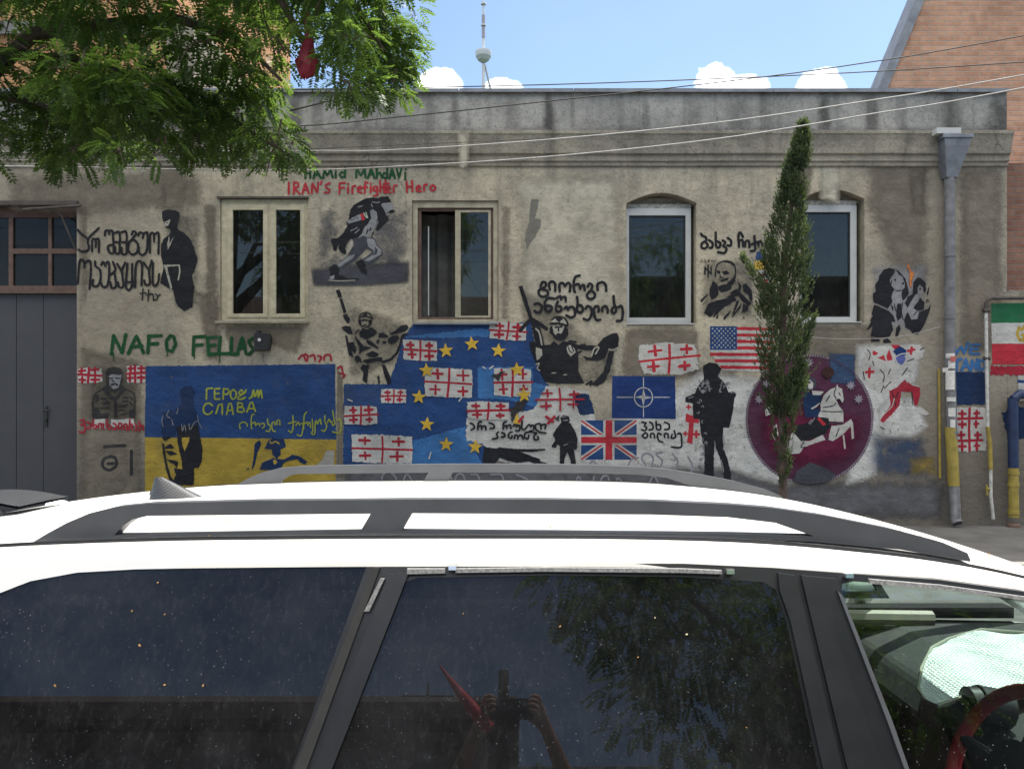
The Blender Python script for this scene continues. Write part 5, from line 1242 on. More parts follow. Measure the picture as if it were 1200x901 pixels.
# ------------------------------------------------------------------ parked white estate car
YC = 2.1                      # its centre line
car = empty('parked_car', (0.3, YC, 0), 'white estate car with grey roof rails and dark tinted rear windows parked in the foreground', 'car')
ZR = 1.508
_dx = [-2.3, -2.0, -1.75, -1.6, -1.45, -1.27, -1.0, -.7, -.3, .2, .5, .84, 1.05, 1.27, 1.45, 1.7]
_dz = [.34, .23, .135, .095, .062, .036, .015, .004, 0, 0, .008, .042, .085, .15, .225, .35]
def drop(x):
    # smoothed piecewise curve
    return float(np.mean(np.interp(np.linspace(x - .12, x + .12, 9), _dx, _dz)))
def roofz(x, t):   # t = distance from the centre line
    return ZR - .06 * t * t - drop(x)
TILT = math.tan(R(21.3))
def gy(z, off=0):      # near glass plane: y at height z
    return 1.45 - (1.452 - z) * TILT - off
def G(px, py):         # point of the near glass plane seen at a photo pixel
    a, b = (px - 600) / 900, (py - 475) / 900
    y = (1.45 - (1.452 - H) * TILT) / (1 + TILT * b)
    return (a * y, H - b * y)
def side(loops, off0, off1, name, mat, parent, bevel=0, both=True, label=None):
    """outlines given in photo pixels, laid on the sloping side plane of the body; mirrored to the far side"""
    res = []
    for mir in ((False, True) if both else (False,)):
        L = [[G(*p) for p in l] for l in loops]
        g = MB(); g.plate(L, 0, 1)
        vs_ = []
        for (x, a, z) in g.v:
            y = gy(z, off0 if a == 0 else off1)
            z2 = z - drop(x) * 0
            vs_.append((x, y if not mir else 2 * YC - y, z2))
        g.v = vs_
        o = g.build(name, mat, parent, bevel=bevel)
        if label: o['label'] = label
        res.append(o)
    return res
# roof skin with crown, ditch moulding and cant rail
xs = np.linspace(-1.62, 1.30, 90)
half = [(0.655, -.116 + .0), (.648, -.106), (.63, -.094), (.60, -.0838), (.592, -.0802)]
g = MB()
prof = [(t, None) for t in (0, .08, .16, .24, .32, .40, .48, .54, .575)]
def rz(x, t):
    if t <= .58: return roofz(x, t)
    tab = [(.58, -.0202), (.60, -.0235), (.62, -.0288), (.635, -.0360), (.645, -.0445), (.651, -.0525), (.655, -.061)]
    return ZR - drop(x) + float(np.interp(t, [a for a, b in tab], [b for a, b in tab]))
ts = [-.655, -.653, -.651, -.648, -.645, -.640, -.635, -.62, -.60, -.585, -.575, -.54, -.48, -.40, -.32, -.24, -.16, -.08, 0]
ts = ts + [-t for t in ts[:-1][::-1]]
g.grid([[(x, YC + t, rz(x, abs(t))) for x in xs] for t in ts])
roof = g.build('roof', M['white_roof'], car, smooth=True, recalc=True)
for sg in (-1, 1):
    g = MB()
    for (t0, t1, dz) in ((.578, .584, .003), (.566, .572, .003)):
        g.grid([[(x, YC + sg * t, rz(x, t) + d) for x in np.linspace(-1.25, 1.28, 60)] for t, d in ((t0, .0005), (t0, dz), (t1, dz), (t1, .0005))])
    g.build('roof_moulding', M['trim'], car, smooth=True)
# roof rails: a bar with solid swept feet, cut by two long openings
def railpt(p):
    y = 1.565
    return ((p[0] - 600) / 900 * y, H - (p[1] - 475) / 900 * y)
ro = [(40, 636), (60, 624), (84, 611), (110, 600), (140, 592.5), (180, 588.5), (300, 585.5), (480, 584), (640, 584), (760, 585.5), (850, 589.5), (900, 593.5), (960, 602), (1040, 618), (1100, 634), (1128, 646), (1132, 655)]
rb = [(1130, 656), (1050, 642), (950, 633), (850, 628), (600, 625), (300, 627), (140, 632), (60, 638), (40, 639)]
h1 = [(139, 625.5), (148, 615), (160, 607), (178, 603), (436, 600.5), (424, 621)]
h2 = [(484, 600), (760, 601.5), (850, 604.5), (905, 611), (950, 626.5), (850, 624), (472, 620.5)]
for sg in (-1, 1):
    g = MB(); L = [[(x_, z_ - (.011 if sg > 0 else 0)) for x_, z_ in map(railpt, l)] for l in (ro + rb, h1, h2)]
    g.plate(L, YC + sg * .518, YC + sg * .552)
    g.build('roof_rail', M['rail'], car, bevel=.006)
# shark-fin and stub aerials, rear spoiler vanes
cf_m, t_, o_ = newmat('woven_carbon'); k_ = NT(t_)
ch = k_.n('ShaderNodeTexChecker'); ch.inputs['Scale'].default_value = 260
mp = k_.n('ShaderNodeMapping'); mp.inputs['Rotation'].default_value = (R(20), R(30), R(45)); k_.l(k_.pos(), mp.inputs[0]); k_.l(mp.outputs[0], ch.inputs[0])
k_.l(k_.bsdf(k_.mix(ch.outputs['Fac'], (.012, .013, .016), (.07, .073, .08)), .45, coat=.15), o_.inputs[0])
def fin(x0, x1, y, hh, w, lean=.35):
    g = MB(); rows = []
    for i in range(9):
        v = i / 8; L = (x1 - x0) * (1 - v * .86); xa = x0 + (x1 - x0) * .012 * i
        row = []
        for j in range(16):
            a = 2 * math.pi * j / 16
            row.append((xa + L * (.5 - .5 * math.cos(a)), y + w * (1 - v * .8) * math.sin(a) * .5, roofz((x0 + x1) / 2, abs(y - YC)) - .006 + hh * v))
        rows.append(row + [row[0]])
    g.grid(rows); g.add(rows[-1][:-1], [tuple(range(16))]); return g
fin(-1.002, -.838, 2.12, .062, .07).build('aerial_fin', cf_m, car, smooth=True)
g = MB(); g.lathe([(.034, 0), (.03, .012), (.02, .024)], (-1.05, 2.30, roofz(-1.05, .2) - .003), 14); g.build('stub_aerial', M['black'], car, smooth=True)
g = MB()
def wz(x, y):
    u = (x + 1.62) / .34
    return roofz(-1.40, abs(y - YC)) + .035 + .030 * math.sin(max(0, min(1, u)) * 2.6) - .012 * u
wing = [[(x, y, wz(x, y)) for x in np.linspace(-1.62, -1.27, 16)] for y in np.linspace(1.98, 2.20, 10)]
g.grid(wing); g.grid([[(x, y, z - .007) for (x, y, z) in r_] for r_ in wing])
g.build('roof_spoiler', cf_m, car, smooth=True)
for x in (-1.52, -1.43, -1.34):
    g = MB(); g.tube([(x + .02, 2.01, roofz(x, .1) - .005), (x - .01, 1.99, wz(x - .01, 1.99))], .006, 6)
    g.build('spoiler_strut', M['rail'], car)

# side glass, pillars and frames (near side measured from the photograph, far side mirrored)
q_out = [(-330, 901 + 40), (-300, 770), (-180, 715), (-80, 700), (0, 694), (30, 682), (80, 672), (160, 664), (300, 661), (429, 661), (330, 925)]
q_out = [(-250, 960), (-240, 780), (-150, 730), (-40, 705), (0, 694), (36, 681), (90, 671), (160, 666.5), (300, 661), (431, 660), (320, 960)]
r_out = [(352, 960), (460, 700), (474, 681), (490, 676), (640, 673), (800, 675), (895, 681), (909, 690), (921, 725), (972, 960)]
f_out = [(1082, 960), (1040, 840), (984, 697), (986, 683), (1000, 680), (1100, 688), (1200, 702), (1330, 733), (1560, 960)]
side([q_out], -.006, -.002, 'rear_quarter_glass', M['tint'], car)
side([r_out], -.003, .001, 'rear_door_glass', M['tint'], car)
side([f_out], -.003, .001, 'front_door_glass', M['clear'], car)
# black frames around the panes
side([[(431, 660.5), (480, 662), (640, 659.5), (800, 660), (905, 665), (985, 671), (1100, 679), (1200, 693), (1345, 727), (1600, 985), (250, 985), (320, 960)],
      [(352.6, 960), (460.6, 700), (474.6, 681.5), (490, 676.6), (640, 673.6), (800, 675.6), (894.5, 681.6), (908.4, 690.5), (920.4, 725.4), (971.4, 959.5)],
      [(1082.6, 959.5), (1040.6, 840), (984.6, 697), (986.6, 683.6), (1000, 680.6), (1100, 688.6), (1200, 702.6), (1329.5, 733.6), (1557, 959.5)]], .002, -.02, 'door_frame', M['trim'], car)
# glossy pillar covers and seals standing a little proud
side([[(438, 664), (446, 664), (338, 960), (322, 960)]], .008, .003, 'pillar_seal', M['rubber'], car)
side([[(456, 672), (480, 669), (366, 960), (344, 960)]], .009, .003, 'pillar_cover', M['trim'], car)
side([[(910, 670), (930, 673), (1000, 960), (976, 960), (924, 724), (912, 690)]], .009, .003, 'pillar_cover', M['trim'], car)
side([[(937, 673), (978, 677), (1062, 902), (1079, 960), (1006, 960)]], .0085, .003, 'pillar_cover', M['trim'], car)
side([[(978, 690), (984, 696), (1041, 840), (1083, 960), (1079, 962), (1036, 842)]], .014, .009, 'pillar_seal', M['rail'], car)
dusty = simple('dusty_strip', (.20, .20, .20), .8, .5, 220)
side([[(478, 665), (522, 665), (522, 670), (478, 671)]], .012, .003, 'rain_deflector', dusty, car, both=False)
side([[(534, 665), (640, 663.5), (800, 665), (844, 667), (844, 671), (800, 669.5), (640, 668), (534, 669.5)]], .012, .003, 'rain_deflector', dusty, car, both=False)
side([[(1016, 677), (1100, 684), (1200, 698), (1330, 730), (1328, 733), (1200, 702), (1100, 688.5), (1016, 682)]], .012, .003, 'rain_deflector', dusty, car, both=False)
side([[(447, 676), (452, 676), (434, 714), (428, 714)]], .0125, .009, 'rain_deflector', dusty, car, both=False)
for px, py in ((531, 660.5), (853, 665), (991, 669.5)):
    side([[(px - 4.5, py), (px + 4.5, py), (px + 4.5, py + 5), (px - 4.5, py + 5)]], .018, .002, 'deflector_clip', M['chrome'], car, both=False)
# lower body: lofted hull, open above the belt inside the cabin
def hull():
    st = [(-1.98, .62, .62, .66, .45), (-1.93, .78, .42, .94, .5), (-1.75, .86, .30, 1.0, .6), (-1.2, .905, .28, .985, .6), (-.4, .915, .25, .97, .6), (.4, .915, .25, .955, .6), (1.2, .905, .25, .94, .6), (1.9, .89, .27, .93, .6), (2.3, .87, .28, .90, .6), (2.62, .78, .30, .82, .55), (2.8, .60, .36, .66, .5)]
    rows = []
    for (x, hw, zb, zt, zm) in st:
        half_ = [(hw * .9, zb), (hw * .985, zb + .12), (hw, zm + .05), (hw * .985, zt - .16), (hw * .955, zt - .03), (hw * .925, zt)]
        rows.append([(x, YC - y, z) for y, z in half_] + [(x, YC + y, z) for y, z in half_[::-1]])
    return rows
rows = hull(); g = MB(); g.grid([r_[:6] for r_ in rows]); g.grid([r_[6:] for r_ in rows])
n = len(rows[0])
for i in range(len(rows) - 1):
    x0, x1 = rows[i][0][0], rows[i + 1][0][0]
    if x1 <= -1.7 or x0 >= 1.85: b = len(g.v); g.add([rows[i][5], rows[i + 1][5], rows[i + 1][6], rows[i][6]], [(0, 1, 2, 3)])
    g.add([rows[i][0], rows[i + 1][0], rows[i + 1][-1], rows[i][-1]], [(0, 1, 2, 3)])
g.add(rows[0], [tuple(range(n))]); g.add(rows[-1], [tuple(range(n))])
g.build('body', M['white'], car, smooth=True)
g = MB()
for sg in (-1, 1):
    g.box(-1.7, 1.9, YC + sg * .842 - .035, YC + sg * .842 + .035, .945, .985)
g.build('belt_moulding', M['trim'], car)
# hood bulge, screens
g = MB(); g.grid([[(x, YC + t, .93 + .06 * (1 - (t / .8) ** 2) - .11 * max(0, x - 1.9) ** 1.7) for x in np.linspace(1.84, 2.7, 12)] for t in np.linspace(-.76, .76, 15)])
g.build('bonnet', M['white'], car, smooth=True)
g = MB(); g.grid([[(1.28 + (1.98 - 1.28) * u, YC + t * (1 + .2 * u), rz(1.28, abs(t) * .9) + (.98 - rz(1.28, abs(t) * .9)) * u - .02 * u * (1 - u)) for u in np.linspace(0, 1, 10)] for t in np.linspace(-.6, .6, 13)])
g.build('windscreen', M['clear'], car, smooth=True, recalc=False)
g = MB(); g.grid([[(-1.6 - .26 * u, YC + t * (1 + .18 * u), rz(-1.6, abs(t)) + (1.0 - rz(-1.6, abs(t))) * u) for u in np.linspace(0, 1, 6)] for t in np.linspace(-.56, .56, 9)])
g.build('rear_screen', M['tint'], car, smooth=True, recalc=False)
for sg in (-1, 1):
    g = MB(); g.tube([(1.28, YC + sg * .63, rz(1.28, .63)), (1.6, YC + sg * .71, 1.21), (2.0, YC + sg * .80, .965)], [.03, .035, .04], 8); g.build('windscreen_pillar', M['white'], car, smooth=True)
    g = MB(); g.tube([(-1.6, YC + sg * .62, rz(-1.6, .62)), (-1.74, YC + sg * .71, 1.2), (-1.86, YC + sg * .78, .98)], [.05, .07, .08], 8); g.build('tail_pillar', M['white'], car, smooth=True)
# body panel between the quarter glass and the roof at the tail
side([[(-330, 985), (-320, 780), (-230, 705), (-60, 672), (0, 664), (80, 658.5), (160, 656), (230, 657), (310, 662), (310, 664.5), (230, 665.3), (160, 666.6), (90, 670.6), (36, 680.6), (0, 694.6), (-40, 705.6), (-150, 730.6), (-239, 780), (-249, 985)]], .0015, -.02, 'quarter_panel', M['white'], car)
# door mirrors
for sg in (-1, 1):
    mx, my, mz = 1.36, YC + sg * .97, 1.03
    g = MB(); g.tube([(mx + .07, my, mz), (mx + .05, my, mz), (mx, my, mz), (mx - .05, my, mz)], [.035, .07, .085, .08], 14); 
    g.v = [(x, my + (y - my) * 1.15, z) for x, y, z in g.v]
    mo = g.build('door_mirror', M['white'], car, smooth=True)
    g = MB(); g.tube([(mx - .051, my, mz), (mx - .054, my, mz)], .07, 14); g.build('mirror_glass', M['chrome'], mo)
    g = MB(); g.tube([(mx, my - sg * .05, mz - .05), (mx, YC + sg * .85, mz - .07)], .02, 8); g.build('mirror_arm', M['trim'], mo)
# wheels
for x in (-1.15, 1.72):
    for sg in (-1, 1):
        y0 = YC + sg * .83
        g = MB(); pr = [(.22, -.1), (.30, -.11), (.325, -.08), (.33, 0), (.325, .08), (.30, .11), (.22, .1)]
        rows_ = [[(x + r_ * math.cos(a), y0 + w_, .33 + r_ * math.sin(a)) for a in np.linspace(0, 2 * math.pi, 33)] for r_, w_ in pr]
        g.grid(rows_); wh = g.build('wheel', M['tyre'], car, smooth=True)
        g = MB(); g.tube([(x, y0 + sg * .07, .33), (x, y0 + sg * .095, .33)], .225, 28)
        for i in range(5):
            a = 2 * math.pi * i / 5; g.tube([(x, y0 + sg * .10, .33), (x + .2 * math.cos(a), y0 + sg * .105, .33 + .2 * math.sin(a))], [.04, .028], 6)
        g.build('rim', M['zinc'], wh)
for sg in (-1, 1):
    g = MB(); g.box(2.45, 2.66, YC + sg * .64 - .1, YC + sg * .64 + .1, .68, .80); g.build('headlamp', M['lamp'], car, bevel=.02)
    g = MB(); g.box(-1.965, -1.86, YC + sg * .70 - .07, YC + sg * .70 + .07, .72, .98); g.build('tail_lamp', M['redlamp'], car, bevel=.02)
# cabin
g = MB(); g.box(-1.7, 1.9, YC - .80, YC + .80, .30, .36); g.build('cabin_floor', M['cabin'], car)
for sg in (-1, 1):
    g = MB(); g.box(-1.7, 1.85, YC + sg * .80 - .03, YC + sg * .80 + .03, .36, .93); g.build('door_lining', M['cabin'], car, bevel=.01)
g = MB(); g.grid([[(x, YC + t, roofz(x, abs(t)) - .045) for x in np.linspace(-1.6, 1.2, 40)] for t in np.linspace(-.6, .6, 15)]); g.build('headliner', M['liner'], car, smooth=True)
g = MB(); g.tube([(-.0, YC + .735, .985), (.8, YC + .735, .975), (1.55, YC + .735, .965)], .028, 8); g.build('sill_trim', M['beige'], car, smooth=True)
for (xb, xt) in ((.62, .50), (-.52, -.30)):
    g = MB(); g.tube([(xb, YC + .72, .96), ((xb + xt) / 2, YC + .66, 1.2), (xt, YC + .585, 1.42)], [.06, .05, .045], 8); g.build('pillar_trim', M['beige'], car, smooth=True)
def seat(x, y, w=.48):
    s_ = MB(); s_.box(x - .05, x + .48, y - w / 2, y + w / 2, .42, .58); so_ = s_.build('seat', M['seat'], car, bevel=.05)
    Mx = Matrix.Translation((x, y, .56)) @ Matrix.Rotation(R(-16), 4, 'Y')
    b_ = MB(); b_.box(-.13, .02, -w / 2, w / 2, 0, .56, Mx); b_.build('backrest', M['seat'], so_, bevel=.05)
    h_ = MB(); h_.box(-.10, .0, -.13, .13, .62, .80, Mx); h_.build('headrest', M['seat'], so_, bevel=.045)
    p_ = MB(); p_.tube([Mx @ Vector((-.05, -.05, .55)), Mx @ Vector((-.05, -.05, .64))], .007, 6); p_.tube([Mx @ Vector((-.05, .05, .55)), Mx @ Vector((-.05, .05, .64))], .007, 6); p_.build('post', M['chrome'], so_)
seat(.42, YC - .36); seat(.42, YC + .36); seat(-.55, YC - .40, .44); seat(-.55, YC + .40, .44); seat(-.55, YC, .34)
g = MB(); g.box(.555, .60, 1.475, 1.50, .96, 1.075); g.build('belt_anchor', M['redtrim'], car, bevel=.008)
# dashboard, binnacle, steering wheel with red cover
g = MB()
dp_ = [(1.30, .62), (1.20, .82), (1.26, .90), (1.42, .945), (1.95, .955), (1.95, .5), (1.4, .5)]
g.plate([dp_], YC - .74, YC + .74); g.build('dashboard', M['cabin'], car, bevel=.02)
g = MB(); g.tube([(1.20, 2.02, .965), (1.225, 2.02, .965)], .045, 18); g.tube([(1.222, 2.02, .965), (1.30, 2.02, .95)], .05, 14); g.build('air_vent', M['black'], car, smooth=True)
wc = Vector((1.12, 1.72, .925)); ax = Vector((-.90, 0, .42)).normalized(); u_ = Vector((0, 1, 0)); w__ = ax.cross(u_)
g = MB(); g.tube([wc + (u_ * math.cos(a) + w__ * math.sin(a)) * .19 for a in np.linspace(0, 2 * math.pi, 41)], .0175, 10); sw_ = g.build('steering_wheel', M['redtrim'], car, smooth=True)
g = MB()
for a in (.0, math.pi, math.pi * 1.5, ): g.tube([wc - ax * .02, wc + (u_ * math.cos(a) + w__ * math.sin(a)) * .185], [.022, .014], 8)
g.tube([wc - ax * .05, wc + ax * .008], [.06, .075], 16); g.build('spoke', M['cabin'], sw_, smooth=True)
g = MB(); g.tube([wc - ax * .03, wc - ax * .3], .03, 8); g.build('column', M['cabin'], sw_)
# folding silver sun shade lying against the windscreen
sm_, t_, o_ = newmat('silver_quilt'); k_ = NT(t_)
vo_ = k_.n('ShaderNodeTexVoronoi'); vo_.inputs['Scale'].default_value = 85; vo_.inputs['Randomness'].default_value = .15; k_.l(k_.pos(), vo_.inputs['Vector'])
hh_ = k_.math('ADD', vo_.outputs['Distance'], k_.math('MULTIPLY', k_.noise(9, 4), 1.5))
k_.l(k_.bsdf((.74, .79, .78), .40, .35, k_.bump(hh_, .7, .01)), o_.inputs[0])
sp = [(1076, 806), (1080, 782), (1092, 760), (1112, 746), (1150, 739), (1200, 740), (1224, 743), (1236, 760), (1236, 806), (1224, 814), (1200, 812), (1130, 815), (1098, 826), (1084, 820)]
def shade_pt(p):
    v = (p[1] - 738) / 85
    y = 2.52 - .52 * v
    x = (p[0] - 600) / 900 * y; z = H - (p[1] - 475) / 900 * y
    return Vector((x, y, z + .012 * math.sin(x * 26) * .5))
P0 = [Vector((*p, 0)) for p in sp]
Q = []
cx0 = np.linspace(1076, 1236, 30); 
def yr(px):
    ys = []
    for i in range(len(sp)):
        a, b = sp[i], sp[(i + 1) % len(sp)]
        if (a[0] - px) * (b[0] - px) <= 0 and a[0] != b[0]: ys.append(a[1] + (b[1] - a[1]) * (px - a[0]) / (b[0] - a[0]))
    return (min(ys), max(ys)) if ys else (780, 781)
rows = []
for v in np.linspace(0, 1, 12):
    rows.append([shade_pt((px, yr(px)[0] + (yr(px)[1] - yr(px)[0]) * v)) for px in cx0])
ssh = empty('sun_shade', (1.3, 2.25, .96), 'silver quilted folding sun shade lying behind the car windscreen', 'sun shade')
g = MB(); g.grid(rows); g.grid([[p + Vector((.0, 0, -.006)) for p in r_] for r_ in rows]); g.build('panel', sm_, ssh, smooth=True)
edge = [shade_pt(p) for p in sp] ; g = MB(); g.tube(edge + [edge[0]], .005, 6); g.build('piping', M['beige'], ssh, smooth=True)
# ------------------------------------------------------------------ trees
class Leaves:
    def __init__(s): s.v = []; s.f = []; s.t = []
    def quad(s, p, d, n, L, w, tone, fold=.0):
        b = len(s.v); u = d.cross(n).normalized()
        s.v += [p, p + d * (L * .45) + u * w, p + d * L, p + d * (L * .45) - u * w]
        s.f.append((b, b + 1, b + 2, b + 3)); s.t += [tone] * 4
    def build(s, name, mat, parent):
        me = bpy.data.meshes.new(name); me.from_pydata([tuple(v) for v in s.v], [], s.f); me.materials.append(mat)
        a = me.attributes.new('tone', 'FLOAT', 'POINT'); a.data.foreach_set('value', np.clip(np.array(s.t, np.float32), 0, 1))
        o = bpy.data.objects.new(name, me); COL.objects.link(o); o.parent = parent; o.matrix_parent_inverse = parent.matrix_world.inverted()
        return o
def rv(): 
    while True:
        v = Vector((random.uniform(-1, 1), random.uniform(-1, 1), random.uniform(-1, 1)))
        if .01 < v.length < 1: return v
def pinnate(lv, p, d, L, tone):
    """one feather-shaped compound leaf drooping along d"""
    k = random.randint(6, 8); d = d.normalized()
    sidev = d.cross(Vector((0, 0, 1)) + rv() * .4).normalized()
    nrm = sidev.cross(d).normalized()
    q = p.copy(); step = L / k
    for i in range(k):
        d = (d + Vector((0, 0, -.07))).normalized(); q = q + d * step
        ll = L * .33 * (1 - .35 * abs(i / k - .45)); t = tone + random.uniform(-.12, .12)
        for sg in (-1, 1):
            dd = (d * .45 + sidev * sg + rv() * .18).normalized()
            lv.quad(q, dd, (nrm + rv() * .35).normalized(), ll, ll * .24, t)
    lv.quad(q, d, nrm, L * .3, L * .05, tone)
random.seed(21)
def street_tree(name, loc, label, clumps, limbs, trunk, seed, mat=M['leaf'], dens=1.0, big=1.0):
    random.seed(seed)
    t = empty(name, loc, label, 'tree')
    g = MB(); g.tube(*trunk, n=14); 
    tk = g.build('trunk', M['bark'], t, smooth=True)
    for li in limbs:
        g = MB(); g.tube(li[0], li[1], 7); g.build('limb', M['bark'], t, smooth=True)
    lv = Leaves(); tw_ = MB()
    for (x, y, z, r_, den) in clumps:
        c = Vector((x, y, z)); n_ = int(270 * den * dens * (r_ / .4) ** 2)
        base = random.uniform(.0, .85)
        for i in range(n_):
            v = rv(); v = v * (v.length ** -.35)
            p = c + Vector((v.x * r_, v.y * r_, v.z * r_ * .8))
            d = Vector((v.x, v.y, v.z * .4 - .35)) + rv() * .7
            pinnate(lv, p, d, random.uniform(.10, .175) * big, base + random.uniform(-.25, .35))
        for i in range(max(2, int(5 * den * r_ / .4))):
            a = c + rv() * r_ * .3; v = rv() * r_ * 1.05
            tw_.tube([a, a + v * .5 + Vector((0, 0, .03)), a + v + Vector((0, 0, -.06))], [.010, .006, .003], 5)
    b0 = len(lv.v); nf = len(lv.f)
    lv.v += [Vector(v) for v in tw_.v]; lv.t += [0] * len(tw_.v); lv.f += [tuple(i + b0 for i in f) for f in tw_.f]
    o = lv.build('crown', mat, t); o.data.materials.append(M['bark'])
    mi = np.zeros(len(lv.f), np.int32); mi[nf:] = 1; o.data.polygons.foreach_set('material_index', mi)
    return t
def cp(px, py, Y, r_px, den=1.0): return (fx(px, Y), Y, fz(py, Y), r_px / 900 * Y, den)
def LP(*pts): return [Vector((fx(px, Y), Y, fz(py, Y))) for px, py, Y in pts]
random.seed(33)
cl = []
for (px, py, r_, den) in ((20, 10, 50, .35), (25, 120, 50, .6), (105, 60, 55, 1.0), (120, 120, 45, 1.1), (60, 150, 42, 1.2), (130, 152, 36, 1.2), (85, 115, 50, 1.1), (150, 105, 48, 1.0), (205, 120, 50, 1.1), (255, 95, 50, 1.0), (225, 150, 38, 1.0),
                           (290, 130, 46, 1.1), (262, 160, 30, .9), (318, 165, 32, 1.0), (338, 172, 20, .8), (300, 85, 36, .7), (235, 40, 50, .45), (300, 20, 46, .8), (345, -8, 40, .8), (380, 5, 34, .7), (415, 20, 44, 1.0), (440, 60, 44, 1.2), (425, 95, 28, 1.0), (462, 55, 32, 1.1), (480, 72, 16, .8), (465, 95, 22, .8),
                           (455, 10, 38, 1.0), (400, 100, 24, .7), (405, 45, 34, .8), (150, 20, 46, .3), (200, -10, 60, .8), (100, -20, 70, .9), (20, -40, 70, .5), (280, -50, 70, 1.0), (380, -60, 70, 1.0), (450, -50, 50, 1.0), (-70, 60, 80, .6), (-60, 150, 60, .9), (-160, 40, 90, .9), (-120, -60, 100, 1.0), (60, -110, 100, 1.0), (220, -130, 100, 1.0), (370, -140, 80, 1.0), (120, -170, 110, 1.1), (-40, -150, 110, 1.1), (250, -210, 110, 1.0), (40, -240, 120, 1.0), (180, 95, 40, .9), (90, 90, 45, .9), (330, 60, 26, .4), (375, 75, 18, .4), (80, 178, 24, .8), (138, 178, 20, .8), (190, 168, 24, .7), (30, 60, 30, .25)):  # highest clumps, out of view, added to shade the left of the crown
    cl.append(cp(px, py, random.uniform(5.3, 7.0), r_, den))
tb_ = Vector((-5.7, 6.3, PZ * 0))
trunk = ([tb_, tb_ + Vector((.05, 0, 1.2)), tb_ + Vector((.2, 0, 2.6)), tb_ + Vector((.45, -.05, 4.0)), tb_ + Vector((.6, -.1, 6.5))], [.24, .19, .17, .14, .07])
fork = tb_ + Vector((.35, -.03, 3.4))
limbs = [([fork] + LP((40, 40, 6.2), (200, 20, 6.1), (280, 45, 6.1), (330, 95, 6.0)), [.09, .055, .04, .028, .012]),
         ([fork] + LP((-60, 60, 6.4), (90, 70, 6.5), (230, 110, 6.4), (310, 165, 6.2), (350, 188, 6.1)), [.08, .05, .035, .024, .014, .006]),
         ([fork + Vector((.1, 0, .6))] + LP((60, -80, 6.0), (240, -50, 6.0), (330, 0, 5.9), (360, 60, 5.9), (378, 80, 5.9)), [.09, .06, .045, .035, .018, .008]),
         (LP((240, -50, 6.0), (340, -45, 6.0), (420, 10, 6.2), (450, 60, 6.2)), [.045, .035, .024, .01]),
         ([fork + Vector((-.05, 0, -.3))] + LP((-40, 110, 6.2), (40, 120, 6.2), (110, 150, 6.1)), [.06, .04, .025, .01]),
         (LP((310, 120, 6.2), (280, 165, 6.1), (262, 210, 6.0)), [.008, .005, .002]), (LP((330, 140, 6.2), (322, 180, 6.1), (332, 205, 6.05), (350, 200, 6.0)), [.008, .005, .004, .002]),
         (LP((340, 130, 6.1), (390, 118, 6.0), (420, 130, 5.95)), [.007, .004, .002])]
street_tree('street_tree', tb_, 'leafy street tree with feathery leaves hanging over the top left of the facade', cl, limbs, trunk, 40)

# columnar cypress in front of the facade
YT = 8.75
random.seed(9)
ct = empty('columnar_cypress', (fx(916, YT), YT, PZ), 'slim dark green columnar cypress standing in front of the round emblem', 'tree')
g = MB(); g.tube([(fx(917, YT), YT, PZ - .02), (fx(918, YT), YT, fz(540, YT)), (fx(916, YT), YT, fz(430, YT)), (fx(920, YT), YT, fz(300, YT)), (fx(938, YT), YT, fz(170, YT))], [.05, .045, .042, .032, .008], 10)
g.build('trunk', M['bark2'], ct, smooth=True)
lv = Leaves()
env = [(150, 940, 943), (170, 933, 946), (190, 926, 945), (220, 916, 942), (260, 906, 941), (300, 897, 945), (330, 893, 946), (360, 891, 944), (390, 889, 944), (420, 890, 945), (450, 894, 944), (475, 899, 937), (492, 905, 930)]
ey = [e[0] for e in env]
def sprig(p, up, L, tone, n=5):
    d = up.normalized()
    for i in range(n):
        q = p + d * (L * i / n)
        for sg in range(2):
            dd = (d + rv() * .75).normalized()
            lv.quad(q, dd, rv().normalized(), random.uniform(.022, .042), random.uniform(.0045, .008), tone + random.uniform(-.2, .2))
for i in range(5600):
    py = 492 - (492 - 150) * (random.random() ** .9)
    a = np.interp(py, ey, [e[1] for e in env]); b = np.interp(py, ey, [e[2] for e in env])
    hw = (b - a) / 2 / 900 * YT; cxm = fx((a + b) / 2, YT)
    lump = 1 + .22 * noise.noise((py * .045, 3, 0)) 
    an = random.uniform(0, 2 * math.pi); rr = hw * lump * random.random() ** .42 * (1.0 if random.random() < .9 else 1.25)
    p = Vector((cxm + rr * math.cos(an), YT + rr * math.sin(an), fz(py, YT)))
    if noise.noise((p.x * 5, p.y * 5, p.z * 4)) < -.24: continue
    out_v = Vector((math.cos(an), math.sin(an), 0))
    tone = .25 + .5 * noise.noise((p.x * 3.3, p.y * 3.3, p.z * 2.6)) + random.uniform(-.1, .2) + (.25 if py < 200 else 0)
    sprig(p, Vector((0, 0, 1)) + out_v * random.uniform(.15, .7) + rv() * .25, random.uniform(.05, .14), tone)
def bough(p0, p1, spread, n, tone):
    a, b = LP(p0)[0], LP(p1)[0]
    g = MB(); g.tube([a, a.lerp(b, .5) + Vector((0, 0, .02)), b], [.008, .006, .002], 5); g.build('limb', M['bark2'], ct)
    for i in range(n):
        t = random.random(); q = a.lerp(b, t) + rv() * spread * (1.2 - .8 * t)
        sprig(q, (b - a).normalized() + rv() * .5, .06, tone + random.uniform(-.2, .25), 4)
bough((905, 355, YT - .12), (871, 302, YT - .15), .085, 150, .85)
bough((935, 420, YT - .1), (954, 372, YT - .12), .07, 160, .75)
bough((930, 455, YT - .15), (938, 425, YT - .2), .12, 190, .6)
bough((925, 475, YT - .15), (936, 440, YT - .2), .11, 190, .65)
bough((920, 545, YT - .05), (930, 490, YT - .1), .05, 50, .55)
